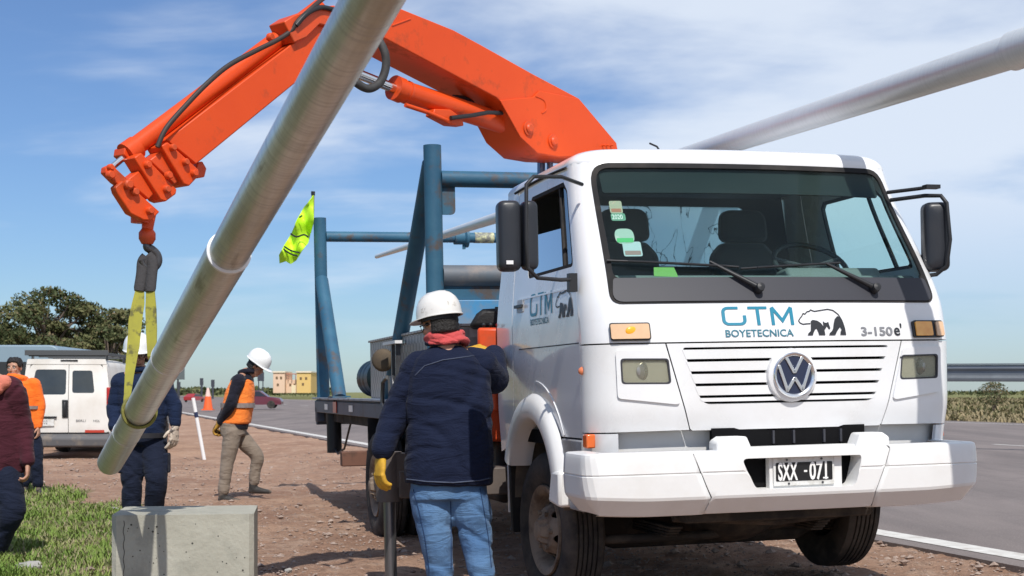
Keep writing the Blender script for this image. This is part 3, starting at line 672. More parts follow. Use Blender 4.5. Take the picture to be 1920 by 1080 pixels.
text('071', .128, lambda x, y: PC+Vector((.028+x, -.0068, -.043+y)), MATS['plate_letters'], 'plate_text', plate, xs=.60, bold=.0035)
mb = MB(); mb.box(PC+Vector((.1215, -.0062, -.039)), (.030, .0025, .008)); B(mb, 'plate_text', MATS['plate_letters'], plate)
mb = MB(); mb.box(PC+Vector((.006, -.006, 0)), (.018, .003, .010)); B(mb, 'dash', MATS['plate_letters'], plate)
for x_, z_ in ((-.10, .062), (.10, .063), (-.09, -.063), (.105, -.062)):
    mb = MB(); mb.cyl(PC+Vector((x_, -.002, z_)), PC+Vector((x_, -.008, z_)), .006, 10); B(mb, 'screw', dsteel, plate)
# ---- side: doors, windows, rear quarter, wheel arches
ACV, ACZ, ARI = 1.23, .62, .525
def arch(r, v0, v1, n=20):
    return [(ACV-r*math.cos(PI*i/n), ACZ+r*math.sin(PI*i/n)) for i in range(n+1)]
for s_ in (-1, 1):
    def sidep(pl_): 
        q = [(s_*AV(v), z) for v, z in pl_]
        return q if s_ > 0 else q[::-1]
    win = [(.345, 1.985), (1.36, 1.985), (1.36, 2.46), (1.30, 2.50), (.42, 2.50), (.345, 2.44)]
    win = rpoly(win, [.04, .05, .03, .03, .03, .03], 3)
    ar = [p for p in arch(.60, 0, 0) if p[1] > 1.045 and p[0] < 1.70]
    # door bottom follows the arch
    v_in = ACV-math.sqrt(.60**2-(1.04-ACZ)**2)
    do = [(.312, 2.595), (.312, 1.04), (v_in, 1.04)]+ar+[(1.70, ACZ+math.sqrt(.60**2-(1.70-ACV)**2)), (1.70, 2.595)]
    door = B(cab(sidep(do), [sidep(win)], st=.06, th=.02), 'door', white, TR, ang=30)
    # a shallow pressed line on the door
    B(cab(sidep([(.33, 1.862), (1.56, 1.862), (1.56, 1.872), (.33, 1.872)]), off=.004, st=.08, th=.006), 'swage_line', white, door)
    B(cab(sidep([(.33, 1.553), (1.56, 1.553), (1.56, 1.560), (.33, 1.560)]), off=.001, st=.08, th=.003), 'crease_shade', greydk, door)  # dark grey strip paints the shade line of the pressed crease
    hd = rpoly([(1.44, 1.785), (1.58, 1.785), (1.58, 1.865), (1.44, 1.865)], .015, 3); B(cab(sidep(hd), off=.006, st=.05, th=.005), 'door_handle', mat('handle_grey', (.42, .43, .45), .4), door)
    B(cab(sidep([(1.42, 1.815), (1.60, 1.815), (1.60, 1.833), (1.42, 1.833)]), off=.022, st=.05, th=.014), 'pull', blk, door)
    # window: seal, divider, glass (left one half lowered)
    wi = rpoly([(.37, 2.005), (1.335, 2.005), (1.335, 2.45), (1.29, 2.478), (.435, 2.478), (.37, 2.43)], [.03, .03, .02, .02, .02, .02], 3)
    B(cab(sidep(win), [sidep(wi)], off=-.002, st=.06, th=.02), 'window_seal', rub, door)
    B(cab(sidep([(.545, 2.0), (.57, 2.0), (.57, 2.48), (.545, 2.48)]), off=-.004, st=.06, th=.02), 'window_divider', rub, door)
    if s_ < 0:
        B(cab(sidep([(.57, 2.0), (1.34, 2.0), (1.34, 2.255), (.57, 2.235)]), off=-.018, st=.06, th=.004), 'window_glass', glass_mat('glass_reflection_tint', (.12, .22, .32), 3.5, .02), door)  # blue tint stands in for the reflection in this pane
        B(cab(sidep([(.37, 2.0), (.545, 2.0), (.545, 2.48), (.37, 2.44)]), off=-.018, st=.06, th=.004), 'quarter_glass', glass_mat('glass_qtr', (.25, .34, .40), 2.0, .02), door)
    else: B(cab(sidep(wi), off=-.018, st=.06, th=.004), 'window_glass', sglass, door)
    rq = [(1.712, 2.595), (1.712, ACZ+math.sqrt(.60**2-(1.712-ACV)**2))]+[p for p in arch(.60, 0, 0) if p[0] > 1.72 and p[1] > .9]+[(LC, .90), (LC, 2.595)]
    rq = [p for p in rq if p[0] <= LC]
    B(cab(sidep(rq), st=.06, th=.02), 'rear_quarter', white, TR, ang=30)
    # fender flare ring
    def fl(k, r, s_=s_):
        ph = k; return Vector((s_*(1.09+.065*math.sin(min(1, max(0, (r-.505)/.13))*PI*.62)), ACV-r*math.cos(ph), ACZ+r*math.sin(ph)*1.02))
    mb = MB(); nn = 34; rr = [.50, .505, .525, .56, .60, .64, .665]
    offs = [-.10, .03, .052, .056, .052, .040, .0]
    a0, a1 = .36, PI-.42; vs_ = []
    for i in range(nn+1):
        ph = a0+(a1-a0)*i/nn
        for r_, of in zip(rr, offs): vs_.append(Vector((s_*(1.088+of), ACV-r_*math.cos(ph), ACZ+r_*math.sin(ph))))
    m_ = len(rr); mb.add(vs_, [(i*m_+k, i*m_+k+1, (i+1)*m_+k+1, (i+1)*m_+k) for i in range(nn) for k in range(m_-1)])
    fd = B(mb, 'fender_flare', whitep, TR, ang=45)
    # front lower piece of the fender
    mb = MB(); mb.pris3([(s_*1.145, .575, .85), (s_*1.145, .735, .85), (s_*1.145, .80, .665), (s_*1.145, .585, .645)], (-s_*.14, 0, 0)); B(mb, 'fender_end', whitep, TR, bev=.02)
    mb = MB(); mb.pris3([(s_*1.09, .31, 1.03), (s_*1.09, .70, 1.03), (s_*1.09, .60, .80), (s_*1.09, .56, .64), (s_*1.09, .33, .64)], (-s_*.12, 0, 0)); B(mb, 'entry_step', mat('step_grey', (.30, .31, .33), .5, dirt=(.16, .13, .1), damt=.6), TR, bev=.01)
    B(cab(sidep([(ACV-.74*math.cos(q_), ACZ+.74*math.sin(q_)) for q_ in [.62+.1*i for i in range(10)]]+[(ACV-.725*math.cos(q_), ACZ+.725*math.sin(q_)) for q_ in [1.52-.1*i for i in range(10)]]), off=.005, st=.05, th=.008), 'pressed_line', white, door, ang=60)
    mb = MB(); mb.bb((s_*1.09-.012, 1.83, .52), (s_*1.09+.012, 1.855, .90)); B(mb, 'arch_edge', whitep, TR)
    # inner arch liner
    mb = MB(); vs_ = []
    for i in range(21):
        ph = PI*i/20
        for uu in (1.08, .55): vs_.append(Vector((s_*uu, ACV-.53*math.cos(ph), ACZ+.53*math.sin(ph))))
    mb.add(vs_, [(2*i, 2*i+1, 2*i+3, 2*i+2) for i in range(20)]); mb.add([(s_*.55, ACV-.53, ACZ), (s_*.55, ACV+.53, ACZ), (s_*.55, ACV+.53, ACZ+.53), (s_*.55, ACV-.53, ACZ+.53)], [(0, 1, 2, 3)])
    B(mb, 'arch_liner', mat('liner', (.10, .085, .07), .85, dirt=(.2, .16, .12), damt=.6), TR)
    mb = MB(); mb.pris3([(s_*1.10, 1.80, .90), (s_*1.10, 1.84, .90), (s_*1.10, 1.80, .40), (s_*1.10, 1.74, .40)], (-s_*.45, 0, 0)); B(mb, 'mud_flap', rub, TR, bev=.005)
    # small round side repeater
    mb = MB(); c = CW(s_*1.195, 1.405, .004); n_ = (CW(s_*1.195, 1.405, .02)-c).normalized(); mb.lathe([(0, .018), (.014, .015), (.020, .006), (.024, 0)], c, n_, 18); B(mb, 'side_repeater', mat('repeater', (.72, .22, .10), .2, coat=.6), TR, ang=50)
# GTM on the door (smaller), bear
teal = mat('logo_teal', (.015, .21, .32), .4); teal2 = mat('logo_dark_teal', (.03, .16, .22), .45); inkm = mat('logo_black', (.018, .020, .024), .45)
def frontfn(u0, z0, off=.0035):
    def f(x, y): 
        p = CW(u0+x, z0+y, off); return p
    return f
def stroke(pts, w):   # rounded polyline stroke as polygons in 2-D
    out = []
    for (x0, y0), (x1, y1) in zip(pts, pts[1:]):
        dx, dy = x1-x0, y1-y0; l = math.hypot(dx, dy) or 1; nx_, ny_ = -dy/l*w/2, dx/l*w/2
        out.append([(x0+nx_, y0+ny_), (x0-nx_, y0-ny_), (x1-nx_, y1-ny_), (x1+nx_, y1+ny_)])
    return out
def strokes2d(mb, lines, w, fn, k=6):
    """continuous ribbon following each polyline"""
    for ln in lines:
        m = len(ln); L_, R_ = [], []
        for i in range(m):
            a = Vector(ln[max(i-1, 0)]); b = Vector(ln[i]); c = Vector(ln[min(i+1, m-1)]); d1 = (b-a).normalized() if i else (c-b).normalized(); d2 = (c-b).normalized() if i < m-1 else d1
            n1_ = Vector((-d1.y, d1.x)); n2_ = Vector((-d2.y, d2.x)); nn_ = (n1_+n2_); nn_ = nn_/max(.35, nn_.length_squared/2)*1.0 if nn_.length > .1 else n1_
            L_.append(b+nn_*w/2); R_.append(b-nn_*w/2)
        vs_ = [fn(p.x, p.y) for p in L_]+[fn(p.x, p.y) for p in R_]; mb.add(vs_, [(i, i+1, m+i+1, m+i) for i in range(m-1)])
def gtm(fn, sc, name, parent, m):
    mb = MB(); h = .115*sc; w = .019*sc
    def arc(cx_, cy_, r, a, b_, n=5): return [(cx_+r*math.cos(math.radians(a+(b_-a)*i/n)), cy_+r*math.sin(math.radians(a+(b_-a)*i/n))) for i in range(n+1)]
    r = .028*sc
    g = [(.085*sc, h)]+arc(r, h-r, r, 90, 180)+arc(r, r, r, 180, 270)+arc(.118*sc-r, r, r, 270, 360)+[(.118*sc, .062*sc)]
    t1 = [(.140*sc, h), (.250*sc, h)]; t2 = [(.195*sc, h-w/2), (.195*sc, -w/2)]
    M_ = [(.278*sc, -w/2), (.278*sc, h)]; M2 = [(.278*sc, h+.004*sc), (.334*sc, .022*sc), (.390*sc, h+.004*sc)]; M3 = [(.390*sc, h), (.390*sc, -w/2)]
    strokes2d(mb, [g, t1, t2, M_, M2, M3], w, fn); return B(mb, name, m, parent, ang=None)
gtm(lambda x, y: CW(-.368+x, 1.640+y*.76, .0035), 1.0, 'logo', TR, teal)
text('BOYETECNICA', .053, frontfn(-.372, 1.572), teal2, 'logo_text', TR, xs=1.10, bold=.0008)
BEARO = [(.00, .075), (.02, .095), (.035, .112), (.06, .118), (.075, .127), (.10, .120), (.14, .126), (.18, .130), (.215, .122), (.245, .098), (.26, .070), (.268, .035), (.270, .003), (.235, .003), (.238, .018), (.245, .030), (.238, .042), (.225, .030), (.215, .018), (.205, .003), (.168, .003), (.172, .012), (.190, .022), (.200, .040), (.185, .045), (.18, .030), (.172, .035), (.176, .05), (.172, .066), (.160, .060), (.150, .062), (.142, .070), (.138, .050), (.142, .030), (.145, .003), (.110, .003), (.105, .018), (.098, .035), (.088, .028), (.078, .016), (.072, .003), (.042, .003), (.046, .012), (.060, .022), (.066, .045), (.068, .062), (.045, .062), (.02, .058), (.005, .064)]
LEGS = [[(.042, .003), (.072, .003), (.078, .016), (.088, .030), (.098, .036), (.105, .018), (.108, .003), (.145, .003), (.143, .030), (.138, .048), (.128, .062), (.108, .074), (.082, .078), (.070, .072), (.068, .055), (.062, .024), (.046, .012)],
        [(.168, .003), (.205, .003), (.215, .018), (.226, .030), (.238, .042), (.246, .030), (.238, .018), (.235, .003), (.270, .003), (.268, .036), (.262, .066), (.250, .090), (.232, .096), (.214, .082), (.204, .060), (.196, .035), (.186, .022), (.172, .012)],
        [(.140, .036), (.147, .030), (.160, .046), (.172, .030), (.180, .036), (.176, .050), (.173, .068), (.160, .063), (.150, .064), (.141, .072)]]
HEADL = [[(.066, .060), (.045, .059), (.022, .057), (.006, .064), (.000, .074), (.012, .088), (.022, .096), (.032, .110), (.042, .106), (.056, .118), (.070, .120), (.078, .127), (.10, .120), (.14, .125), (.18, .130), (.212, .124), (.240, .104), (.256, .076), (.262, .05)]]
def bear(fn, sc, parent, wd=.0055):
    q = lambda x, y: fn(x*sc*1.03, y*sc*1.12)
    mb = MB()
    for lg in LEGS:
        r = delaunay_2d_cdt([Vector(p) for p in lg], [(i, (i+1) % len(lg)) for i in range(len(lg))], [], 0, 1e-7)
        ff = [f for f in r[2] if inside(lg, sum(r[0][i][0] for i in f)/3, sum(r[0][i][1] for i in f)/3)]; mb.add([q(p[0], p[1]) for p in r[0]], ff)
    strokes2d(mb, HEADL, wd, q); B(mb, 'bear_logo', inkm, parent, ang=None)
bear(frontfn(.060, 1.572), 1.0, TR)
text('3-150', .066, frontfn(.432, 1.572), mat('badge_grey', (.26, .26, .27), .35, .4), 'model_badge', TR, xs=1.36, bold=.0018)
text("e'", .090, frontfn(.648, 1.572), inkm, 'model_badge', TR, xs=1.0, bold=.0016)
def doorfn(v0, z0, off=.0035): return lambda x, y: CW(-AV(v0-x), z0+y, off)
DV = 2.05
gtm(lambda x, y: CW(-AV(1.265-x*1.18), 1.755+y*1.02, .0035), 1.0, 'logo', TR, teal)
text('BOYETECNICA', .052, lambda x, y: CW(-AV(1.265-x*1.13), 1.693+y, .0035), teal2, 'logo_text', TR, xs=1.0, bold=.001)
bear(lambda x, y: CW(-AV(.72-x*1.18), 1.705+y*1.05, .0035), 1.0, TR, .0075)
# roof
def ring(sc, z, n=84, zs=2.588):
    out = []
    # full plan loop at z=2.59 scaled about the cab centre
    L_ = []
    for i in range(n+1):
        a = -AE+2*AE*i/n; L_.append(CW(a, zs))
    k = 10
    for i in range(1, k): L_.append(Vector((L_[n].x+(L_[0].x-L_[n].x)*i/k, LC, zs)))
    cx_, cy_ = 0, 1.1
    return [Vector((cx_+(p.x-cx_)*sc, cy_+(p.y-cy_)*sc, z)) for p in L_]
mb = MB(); prof = [(1.0015, 2.586), (1.0015, 2.594), (.997, 2.606), (.987, 2.622), (.970, 2.639), (.945, 2.654), (.90, 2.668), (.80, 2.680), (.60, 2.692), (.3, 2.70), (.02, 2.702)]
rs_ = [ring(a, b_) for a, b_ in prof]; n = len(rs_[0])
mb.add([p for r_ in rs_ for p in r_], [(i*n+k, i*n+(k+1) % n, (i+1)*n+(k+1) % n, (i+1)*n+k) for i in range(len(rs_)-1) for k in range(n)]+[tuple((len(rs_)-1)*n+k for k in range(n))]); B(mb, 'roof', white, TR, ang=50)
# gutter, black strip round the sides
for s_ in (-1, 1):
    mb = MB(); mb.tube([CW(s_*AV(v), 2.572+.012*math.sin(PI*(v-.3)/1.55), .012) for v in [.30+.05*i for i in range(31)]], .008, 8); B(mb, 'rain_gutter', rub, TR)
mb = MB(); mb.tube([(-.38, .9, 2.70), (-.39, .93, 2.735), (-.42, .97, 2.76)], .006, 8); B(mb, 'antenna', blk, TR)
# rear wall with window
rw = rpoly([(-.42, 2.12), (.68, 2.12), (.68, 2.53), (-.42, 2.53)], .05, 5)
rwf = B(panel([(-1.07, .95), (1.07, .95), (1.07, 1.75), (.96, 2.60), (-.96, 2.60), (-1.07, 1.75)], lambda x, z: Vector((x, LC-.004, z)), [rw], .12, .02, out=(0, 1, 0)), 'rear_wall', headl, TR)
B(panel(rw, lambda x, z: Vector((x, LC-.012, z)), (), .15, .004, out=(0, 1, 0)), 'rear_window', mat('scratched_film', (.62, .80, .86), .5, alpha=.22, dirt=(.02, .03, .04), damt=1, ds=5.5, dsh=(.585, .60), stretch=(1.4, 1, .55)), TR)
rwm = bpy.data.materials.new('rear_glass_scratched'); rwm.use_nodes = True
nt = rwm.node_tree; N = nt.nodes; L = nt.links; N.clear(); o_ = N.new('ShaderNodeOutputMaterial'); t_ = N.new('ShaderNodeBsdfTransparent'); t_.inputs[0].default_value = (.85, .95, .96, 1); d_ = N.new('ShaderNodeBsdfTranslucent'); d_.inputs[0].default_value = (.80, .93, .95, 1); k_ = N.new('ShaderNodeBsdfDiffuse'); k_.inputs[0].default_value = (.02, .03, .035, 1)
x1 = N.new('ShaderNodeMixShader'); x1.inputs[0].default_value = .55; L.new(t_.outputs[0], x1.inputs[1]); L.new(d_.outputs[0], x1.inputs[2]); tc = N.new('ShaderNodeTexCoord'); mq = N.new('ShaderNodeMapping'); L.new(tc.outputs['Object'], mq.inputs[0]); mq.inputs['Scale'].default_value = (3.2, 1, 1.6)
wn = N.new('ShaderNodeTexNoise'); L.new(mq.outputs[0], wn.inputs['Vector']); wn.inputs['Scale'].default_value = 2.2; wn.inputs['Detail'].default_value = 8; wn.inputs['Distortion'].default_value = .8
ab = N.new('ShaderNodeMath'); ab.operation = 'SUBTRACT'; L.new(wn.outputs['Fac'], ab.inputs[0]); ab.inputs[1].default_value = .5; ab2 = N.new('ShaderNodeMath'); ab2.operation = 'ABSOLUTE'; L.new(ab.outputs[0], ab2.inputs[0]); mr_2 = N.new('ShaderNodeMapRange'); L.new(ab2.outputs[0], mr_2.inputs[0]); mr_2.inputs[1].default_value = .003; mr_2.inputs[2].default_value = .010; mr_2.inputs[3].default_value = .75; mr_2.inputs[4].default_value = 0
x2 = N.new('ShaderNodeMixShader'); L.new(mr_2.outputs[0], x2.inputs[0]); L.new(x1.outputs[0], x2.inputs[1]); L.new(k_.outputs[0], x2.inputs[2]); L.new(x2.outputs[0], o_.inputs[0]); bpy.data.objects['rear_window'].data.materials[0] = rwm
# interior
mb = MB(); mb.bb((-1.04, .30, .98), (1.04, 1.86, 1.06)); B(mb, 'cab_floor', dark, TR)
mb = MB(); mb.pris3([(-1.0, .30, 1.86), (-1.0, .42, 1.93), (-1.0, .66, 1.90), (-1.0, .74, 1.55), (-1.0, .22, 1.55)], (2.0, 0, 0)); B(mb, 'dashboard', dash, TR, bev=.02)
mb = MB(); mb.pris3([(.25, .50, 1.92), (.25, .56, 1.99), (.25, .70, 1.975), (.25, .73, 1.90)], (.6, 0, 0)); B(mb, 'instrument_hood', dash, TR, bev=.02)
mb = MB(); mb.add([(-.84, .76, 2.583), (.84, .76, 2.583), (.9, 2.05, 2.583), (-.9, 2.05, 2.583)], [(0, 1, 2, 3)]); B(mb, 'headliner', headl, TR)
for s_, cx_ in ((-1, -.44), (1, .36)):
    mb = MB(); hw = .235
    mb.prism(rpoly([(-hw, 0), (hw, 0), (hw*.92, .52), (hw*.6, .60), (-hw*.6, .60), (-hw*.92, .52)], [.05, .05, .1, .06, .06, .1], 5), (0, .13, .0), (cx_, 1.28, 1.62), (1, 0, 0), (0, .12, .99)); seat = B(mb, 'seat', seatm, TR, bev=.035)
    mb = MB(); mb.box((cx_, 1.08, 1.60), (.48, .5, .14)); B(mb, 'cushion', seatm, seat, bev=.04)
    mb = MB(); mb.prism(rpoly([(-.165, 0), (.165, 0), (.15, .21), (-.15, .21)], [.06, .06, .08, .08], 6), (0, .10, 0), (cx_, 1.34, 2.215), (1, 0, 0), (0, .1, .99)); B(mb, 'headrest', seatm, seat, bev=.03)
mb = MB(); stc = Vector((.52, .78, 2.02)); sax = Vector((0, -.62, .78)).normalized()
mb.lathe([(.225+.016*math.cos(k*PI/5), .016*math.sin(k*PI/5)) for k in range(10)], stc, sax, 40, closed=True); sw = B(mb, 'steering_wheel', mat('wheel_black', (.03, .035, .04), .5), TR, ang=60)
mb = MB(); mb.lathe([(0, .01), (.06, .01), (.07, -.02), (0, -.03)], stc-sax*.03, sax, 20); X_ = Vector((1, 0, 0)); Y_ = sax.cross(X_)
for a in (.3, 2.84, 4.71): mb.cyl(stc-sax*.02, stc+(X_*math.cos(a)+Y_*math.sin(a))*.22, .014, 8)
mb.cyl(stc-sax*.05, stc-sax*.5, .03, 10); B(mb, 'hub', seatm, sw)
# stickers on the inside of the windscreen
stp = [(-.905, 2.315, .075, .075, (.38, .33, .24)), (-.905, 2.255, .085, .045, (.12, .26, .18)), (-.90, 2.14, .11, .09, (.36, .44, .38)), (-.865, 2.065, .105, .085, (.42, .48, .50))]
for i, (a, z, w_, h_, c_) in enumerate(stp):
    sk = B(cab(rpoly([(a, z-h_/2), (a+w_, z-h_/2), (a+w_, z+h_/2), (a, z+h_/2)], .012 if i != 2 else .04, 4), off=-.010, st=.05, th=.001), 'sticker', mat('sticker_%d' % i, c_, .6), wsg)
    if i != 1: B(cab(rpoly([(a+.008, z-h_*.40), (a+w_-.008, z-h_*.40), (a+w_-.008, z-h_*.12), (a+.008, z-h_*.12)], .004, 2), off=-.0085, st=.05, th=.0008), 'print', mat('sticker_ink_%d' % i, ((.30, .12, .07), 0, (.05, .38, .12), (.22, .16, .14))[i], .6), sk)
    else: text('2020', .04, lambda x, y: CW(-.90+x, 2.242+y, -.0085), mat('sticker_pale', (.7, .75, .7), .6), 'print', sk, xs=.8)
mb = MB(); mb.prism([(-.07, -.025), (.07, -.03), (.06, .03), (-.06, .03)], (0, .004, .008), (-.55, .42, 1.945), (1, 0, 0), (0, .5, .8)); B(mb, 'dash_note', mat('note_green', (.16, .36, .08), .6), TR)
# wipers
def wip(piv, elb, tips):
    mb = MB(); pv = CW(*piv, .045); e = CW(*elb, .035); mb.tube([pv, pv.lerp(e, .3), e], [.016, .015, .008], 8); mb.lathe([(0, .03), (.022, .025), (.026, 0), (.026, -.03)], pv, (0, -1, .3), 14)
    w = B(mb, 'wiper', blk, TR, ang=50); a, b_ = tips; m2 = MB(); pts = [CW(a[0]+(b_[0]-a[0])*t_/8, a[1]+(b_[1]-a[1])*t_/8, .020) for t_ in range(9)]; m2.tube(pts, .0065, 8)
    up_ = [CW(a[0]+(b_[0]-a[0])*t_, a[1]+(b_[1]-a[1])*t_, .034+.008*math.sin(PI*t_)) for t_ in (.15, .3, .45, .6, .75, .9)]; m2.tube(up_, .006, 6); B(m2, 'blade', blk, w, ang=50)
wip((-.155, 1.835), (-.40, 1.985), ((-.965, 1.998), (-.235, 1.955)))
wip((.555, 1.835), (.30, 1.975), ((-.225, 1.945), (.40, 1.982)))
# mirrors
mirm = mat('mirror_shell', (.022, .025, .032), .38, rv=.08)
def rrbox(c, w, h, d, r, nrm, upv=Vector((0, 0, 1)), bul=.3):
    """rounded mirror housing: outline in plane, domed on the front"""
    nrm = nrm.normalized(); X = upv.cross(nrm).normalized(); Y = nrm.cross(X); o = rpoly([(-w/2, -h/2), (w/2, -h/2), (w/2, h/2), (-w/2, h/2)], r, 6); mb = MB(); vs_ = []; lv = [(1, -d/2), (1.0, 0), (.97, d*.25), (.86, d*.42), (.6, d*.5), (.02, d*.52)]
    for sc_, hh in lv: vs_ += [c+X*p[0]*(sc_ if sc_ < .99 else 1)+Y*p[1]*(1-(1-sc_)*w/h)+nrm*hh for p in o]
    n = len(o); mb.add(vs_, [(i*n+k, i*n+(k+1) % n, (i+1)*n+(k+1) % n, (i+1)*n+k) for i in range(len(lv)-1) for k in range(n)]+[tuple(range(n))[::-1], tuple((len(lv)-1)*n+k for k in range(n))]); return mb
ml = B(rrbox(Vector((-1.478, .30, 2.13)), .125, .375, .10, .04, Vector((-.10, -1, .0))), 'mirror', mirm, TR, ang=50)
B(rrbox(Vector((-1.372, .27, 2.13)), .085, .37, .07, .042, Vector((.10, -1, .0))), 'inner_mirror', mirm, ml, ang=50)
mb = MB(); mb.box((-1.49, .248, 1.985), (.038, .006, .020)); B(mb, 'reflector', mat('refl_white', (.75, .75, .75), .3), ml)
mb = MB(); mb.tube([(-1.0, .50, 2.44), (-1.18, .30, 2.45), (-1.36, .21, 2.435), (-1.405, .20, 2.39), (-1.41, .20, 2.1), (-1.405, .20, 1.95), (-1.35, .21, 1.90), (-1.20, .28, 1.895), (-1.10, .36, 1.905)], .011, 10); mb.box((-1.115, .35, 1.885), (.045, .05, .10)); B(mb, 'mirror_arm', blk, ml, ang=50)
mr_ = B(rrbox(Vector((1.075, .30, 2.145)), .148, .40, .10, .045, Vector((-.30, -1, .0))), 'mirror', mirm, TR, ang=50)
mb = MB(); mb.tube([(.90, .50, 2.38), (1.02, .32, 2.385), (1.075, .24, 2.375), (1.10, .22, 2.33), (1.105, .20, 2.12), (1.09, .215, 1.97), (1.05, .26, 1.925), (1.00, .36, 1.92)], .012, 10); mb.tube([(.88, .50, 2.425), (1.0, .36, 2.43), (1.06, .29, 2.435)], .011, 8); mb.box((1.045, .29, 2.432), (.09, .05, .022)); B(mb, 'mirror_arm', blk, mr_, ang=50)
# ---- wheels
def wheel(c, s_, R=.47, w=.235, steer=0, dual=False):
    c = Vector(c); ax = Matrix.Rotation(steer, 3, 'Z') @ Vector((s_, 0, 0)); wr = B(MB().lathe([(.06, .05), (.10, .05), (.11, 0), (.11, -.1), (.06, -.1)], c, ax, 20, closed=True), 'wheel', chas, TR)
    def tyre(cc):
        h = w/2; pr_ = [(.265, h*.72), (.30, h*.90), (.36, h*1.06), (.42, h*1.02), (.452, h*.88), (R-.004, h*.74)]
        for g0 in (.55, .30, .06, -.20, -.45): pr_ += [(R, h*(g0+.09)), (R, h*(g0+.03)), (R-.014, h*(g0+.02)), (R-.014, h*(g0-.05)), (R, h*(g0-.06))]
        pr_ += [(R-.004, -h*.74), (.452, -h*.88), (.42, -h*1.02), (.36, -h*1.06), (.265, -h*.72), (.25, 0)]
        return MB().lathe(pr_, cc, ax, 56, closed=True)
    B(tyre(c), 'tyre', tyrem, wr, ang=28)
    if dual: B(tyre(c-ax*.28), 'tyre', tyrem, wr, ang=28)
    # rim with hand holes
    up_ = Vector((0, 0, 1)); X = ax.cross(up_).normalized()
    def rf(x, y):
        r = math.hypot(x, y); d = .02 if r > .235 else (.035-.10*sm(.235, .195, r) if r > .195 else -.065+.10*sm(.195, .12, r)+(.045 if r < .075 else 0)); return c+X*x+up_*y+ax*(w/2-.045+d)
    hol = []
    for k in range(6):
        a = k*PI/3+.3; hol.append([(.168*math.cos(a)+.033*math.cos(t_*PI/6), .168*math.sin(a)+.033*math.sin(t_*PI/6)) for t_ in range(12)])
    circ = [(.225*math.cos(i*2*PI/40), .225*math.sin(i*2*PI/40)) for i in range(40)]
    B(panel(circ, rf, hol, .025, .008, out=ax), 'rim', rimm, wr, ang=40)
    B(MB().lathe([(.215, .0), (.225, .03), (.245, .045), (.272, .05), (.275, .035), (.25, .025), (.235, -.04), (.225, -.1), (.2, -.1)], c+ax*(w/2-.055), ax, 48), 'rim_lip', rimm, wr, ang=40)
    m2 = MB(); m2.lathe([(0, .075), (.045, .07), (.062, .05), (.068, -.03)], c+ax*(w/2-.03), ax, 20)
    for k in range(6):
        a = k*PI/3; p = c+(X*math.cos(a)+up_*math.sin(a))*.115+ax*(w/2-.045); m2.cyl(p, p+ax*.05, .014, 6)
    B(m2, 'hub_cap', rimm, wr, ang=40)
    m3 = MB(); m3.lathe([(0, -.12), (.22, -.12), (.22, .02), (0, .02)], c, ax, 24); B(m3, 'brake_drum', chas, wr)
wheel((-.925, 1.28, .455), -1, steer=.06); wheel((.885, 1.28, .60), 1, R=.458, w=.23, steer=0)
wheel((-1.23, 5.62, .46), -1, R=.475, dual=True); wheel((1.10, 5.45, .50), 1, R=.465, dual=True)
# chassis, axle, under parts
mb = MB()
for x_ in (-.40, .40): mb.bb((x_-.035, .15, .66), (x_+.035, 10.1, .90))
for y_ in (.3, 2.2, 4.2, 6.6, 8.4, 10.0): mb.bb((-.37, y_-.05, .68), (.37, y_+.05, .86))
mb.bb((-.95, 1.17, .40), (.95, 1.31, .54)); mb.tube([(-.95, 1.24, .5), (-.6, 1.24, .38), (.6, 1.24, .38), (.95, 1.24, .56)], .055, 10); mb.cyl((-.9, 5.45, .48), (.9, 5.45, .48), .09, 14); mb.ball((0, 5.45, .48), .2, 16, 10)
for s_ in (-1, 1):
    for k in range(4): mb.bb((s_*.46-.04, .55+.03*k, .50-.018*k), (s_*.46+.04, 1.95-.03*k, .512-.018*k+.004))
B(mb, 'chassis', chas, TR, bev=.006)
mb = MB(); mb.bb((-.80, 2.3, .30), (.8, 2.36, .85)); mb.bb((-.45, 1.9, .38), (.4, 2.6, .62)); mb.bb((-.36, .45, .62), (.36, 1.7, 1.0)); mb.ball((0, .95, .52), .24, 18, 10, (1.2, 1.5, .6)); mb.bb((-.6, .06, .58), (.5, .16, .68)); mb.tube([(-.82, .9, .42), (-.2, .72, .44), (.75, .95, .50)], .028, 8); mb.tube([(-.6, .25, .60), (0, .22, .56), (.6, .25, .60)], .03, 8); B(mb, 'engine_sump', chas, TR, bev=.01)
mb = MB(); mb.bb((-.62, .10, .62), (.55, .14, .90)); B(mb, 'splash_shield', chas, TR)
mb = MB(); mb.bb((-1.0, 2.5, .52), (-.52, 3.5, .95)); B(mb, 'fuel_tank', chas, TR, bev=.05)
mb = MB(); mb.bb((.52, 2.5, .52), (1.0, 3.5, .95)); B(mb, 'battery_box', chas, TR, bev=.03)
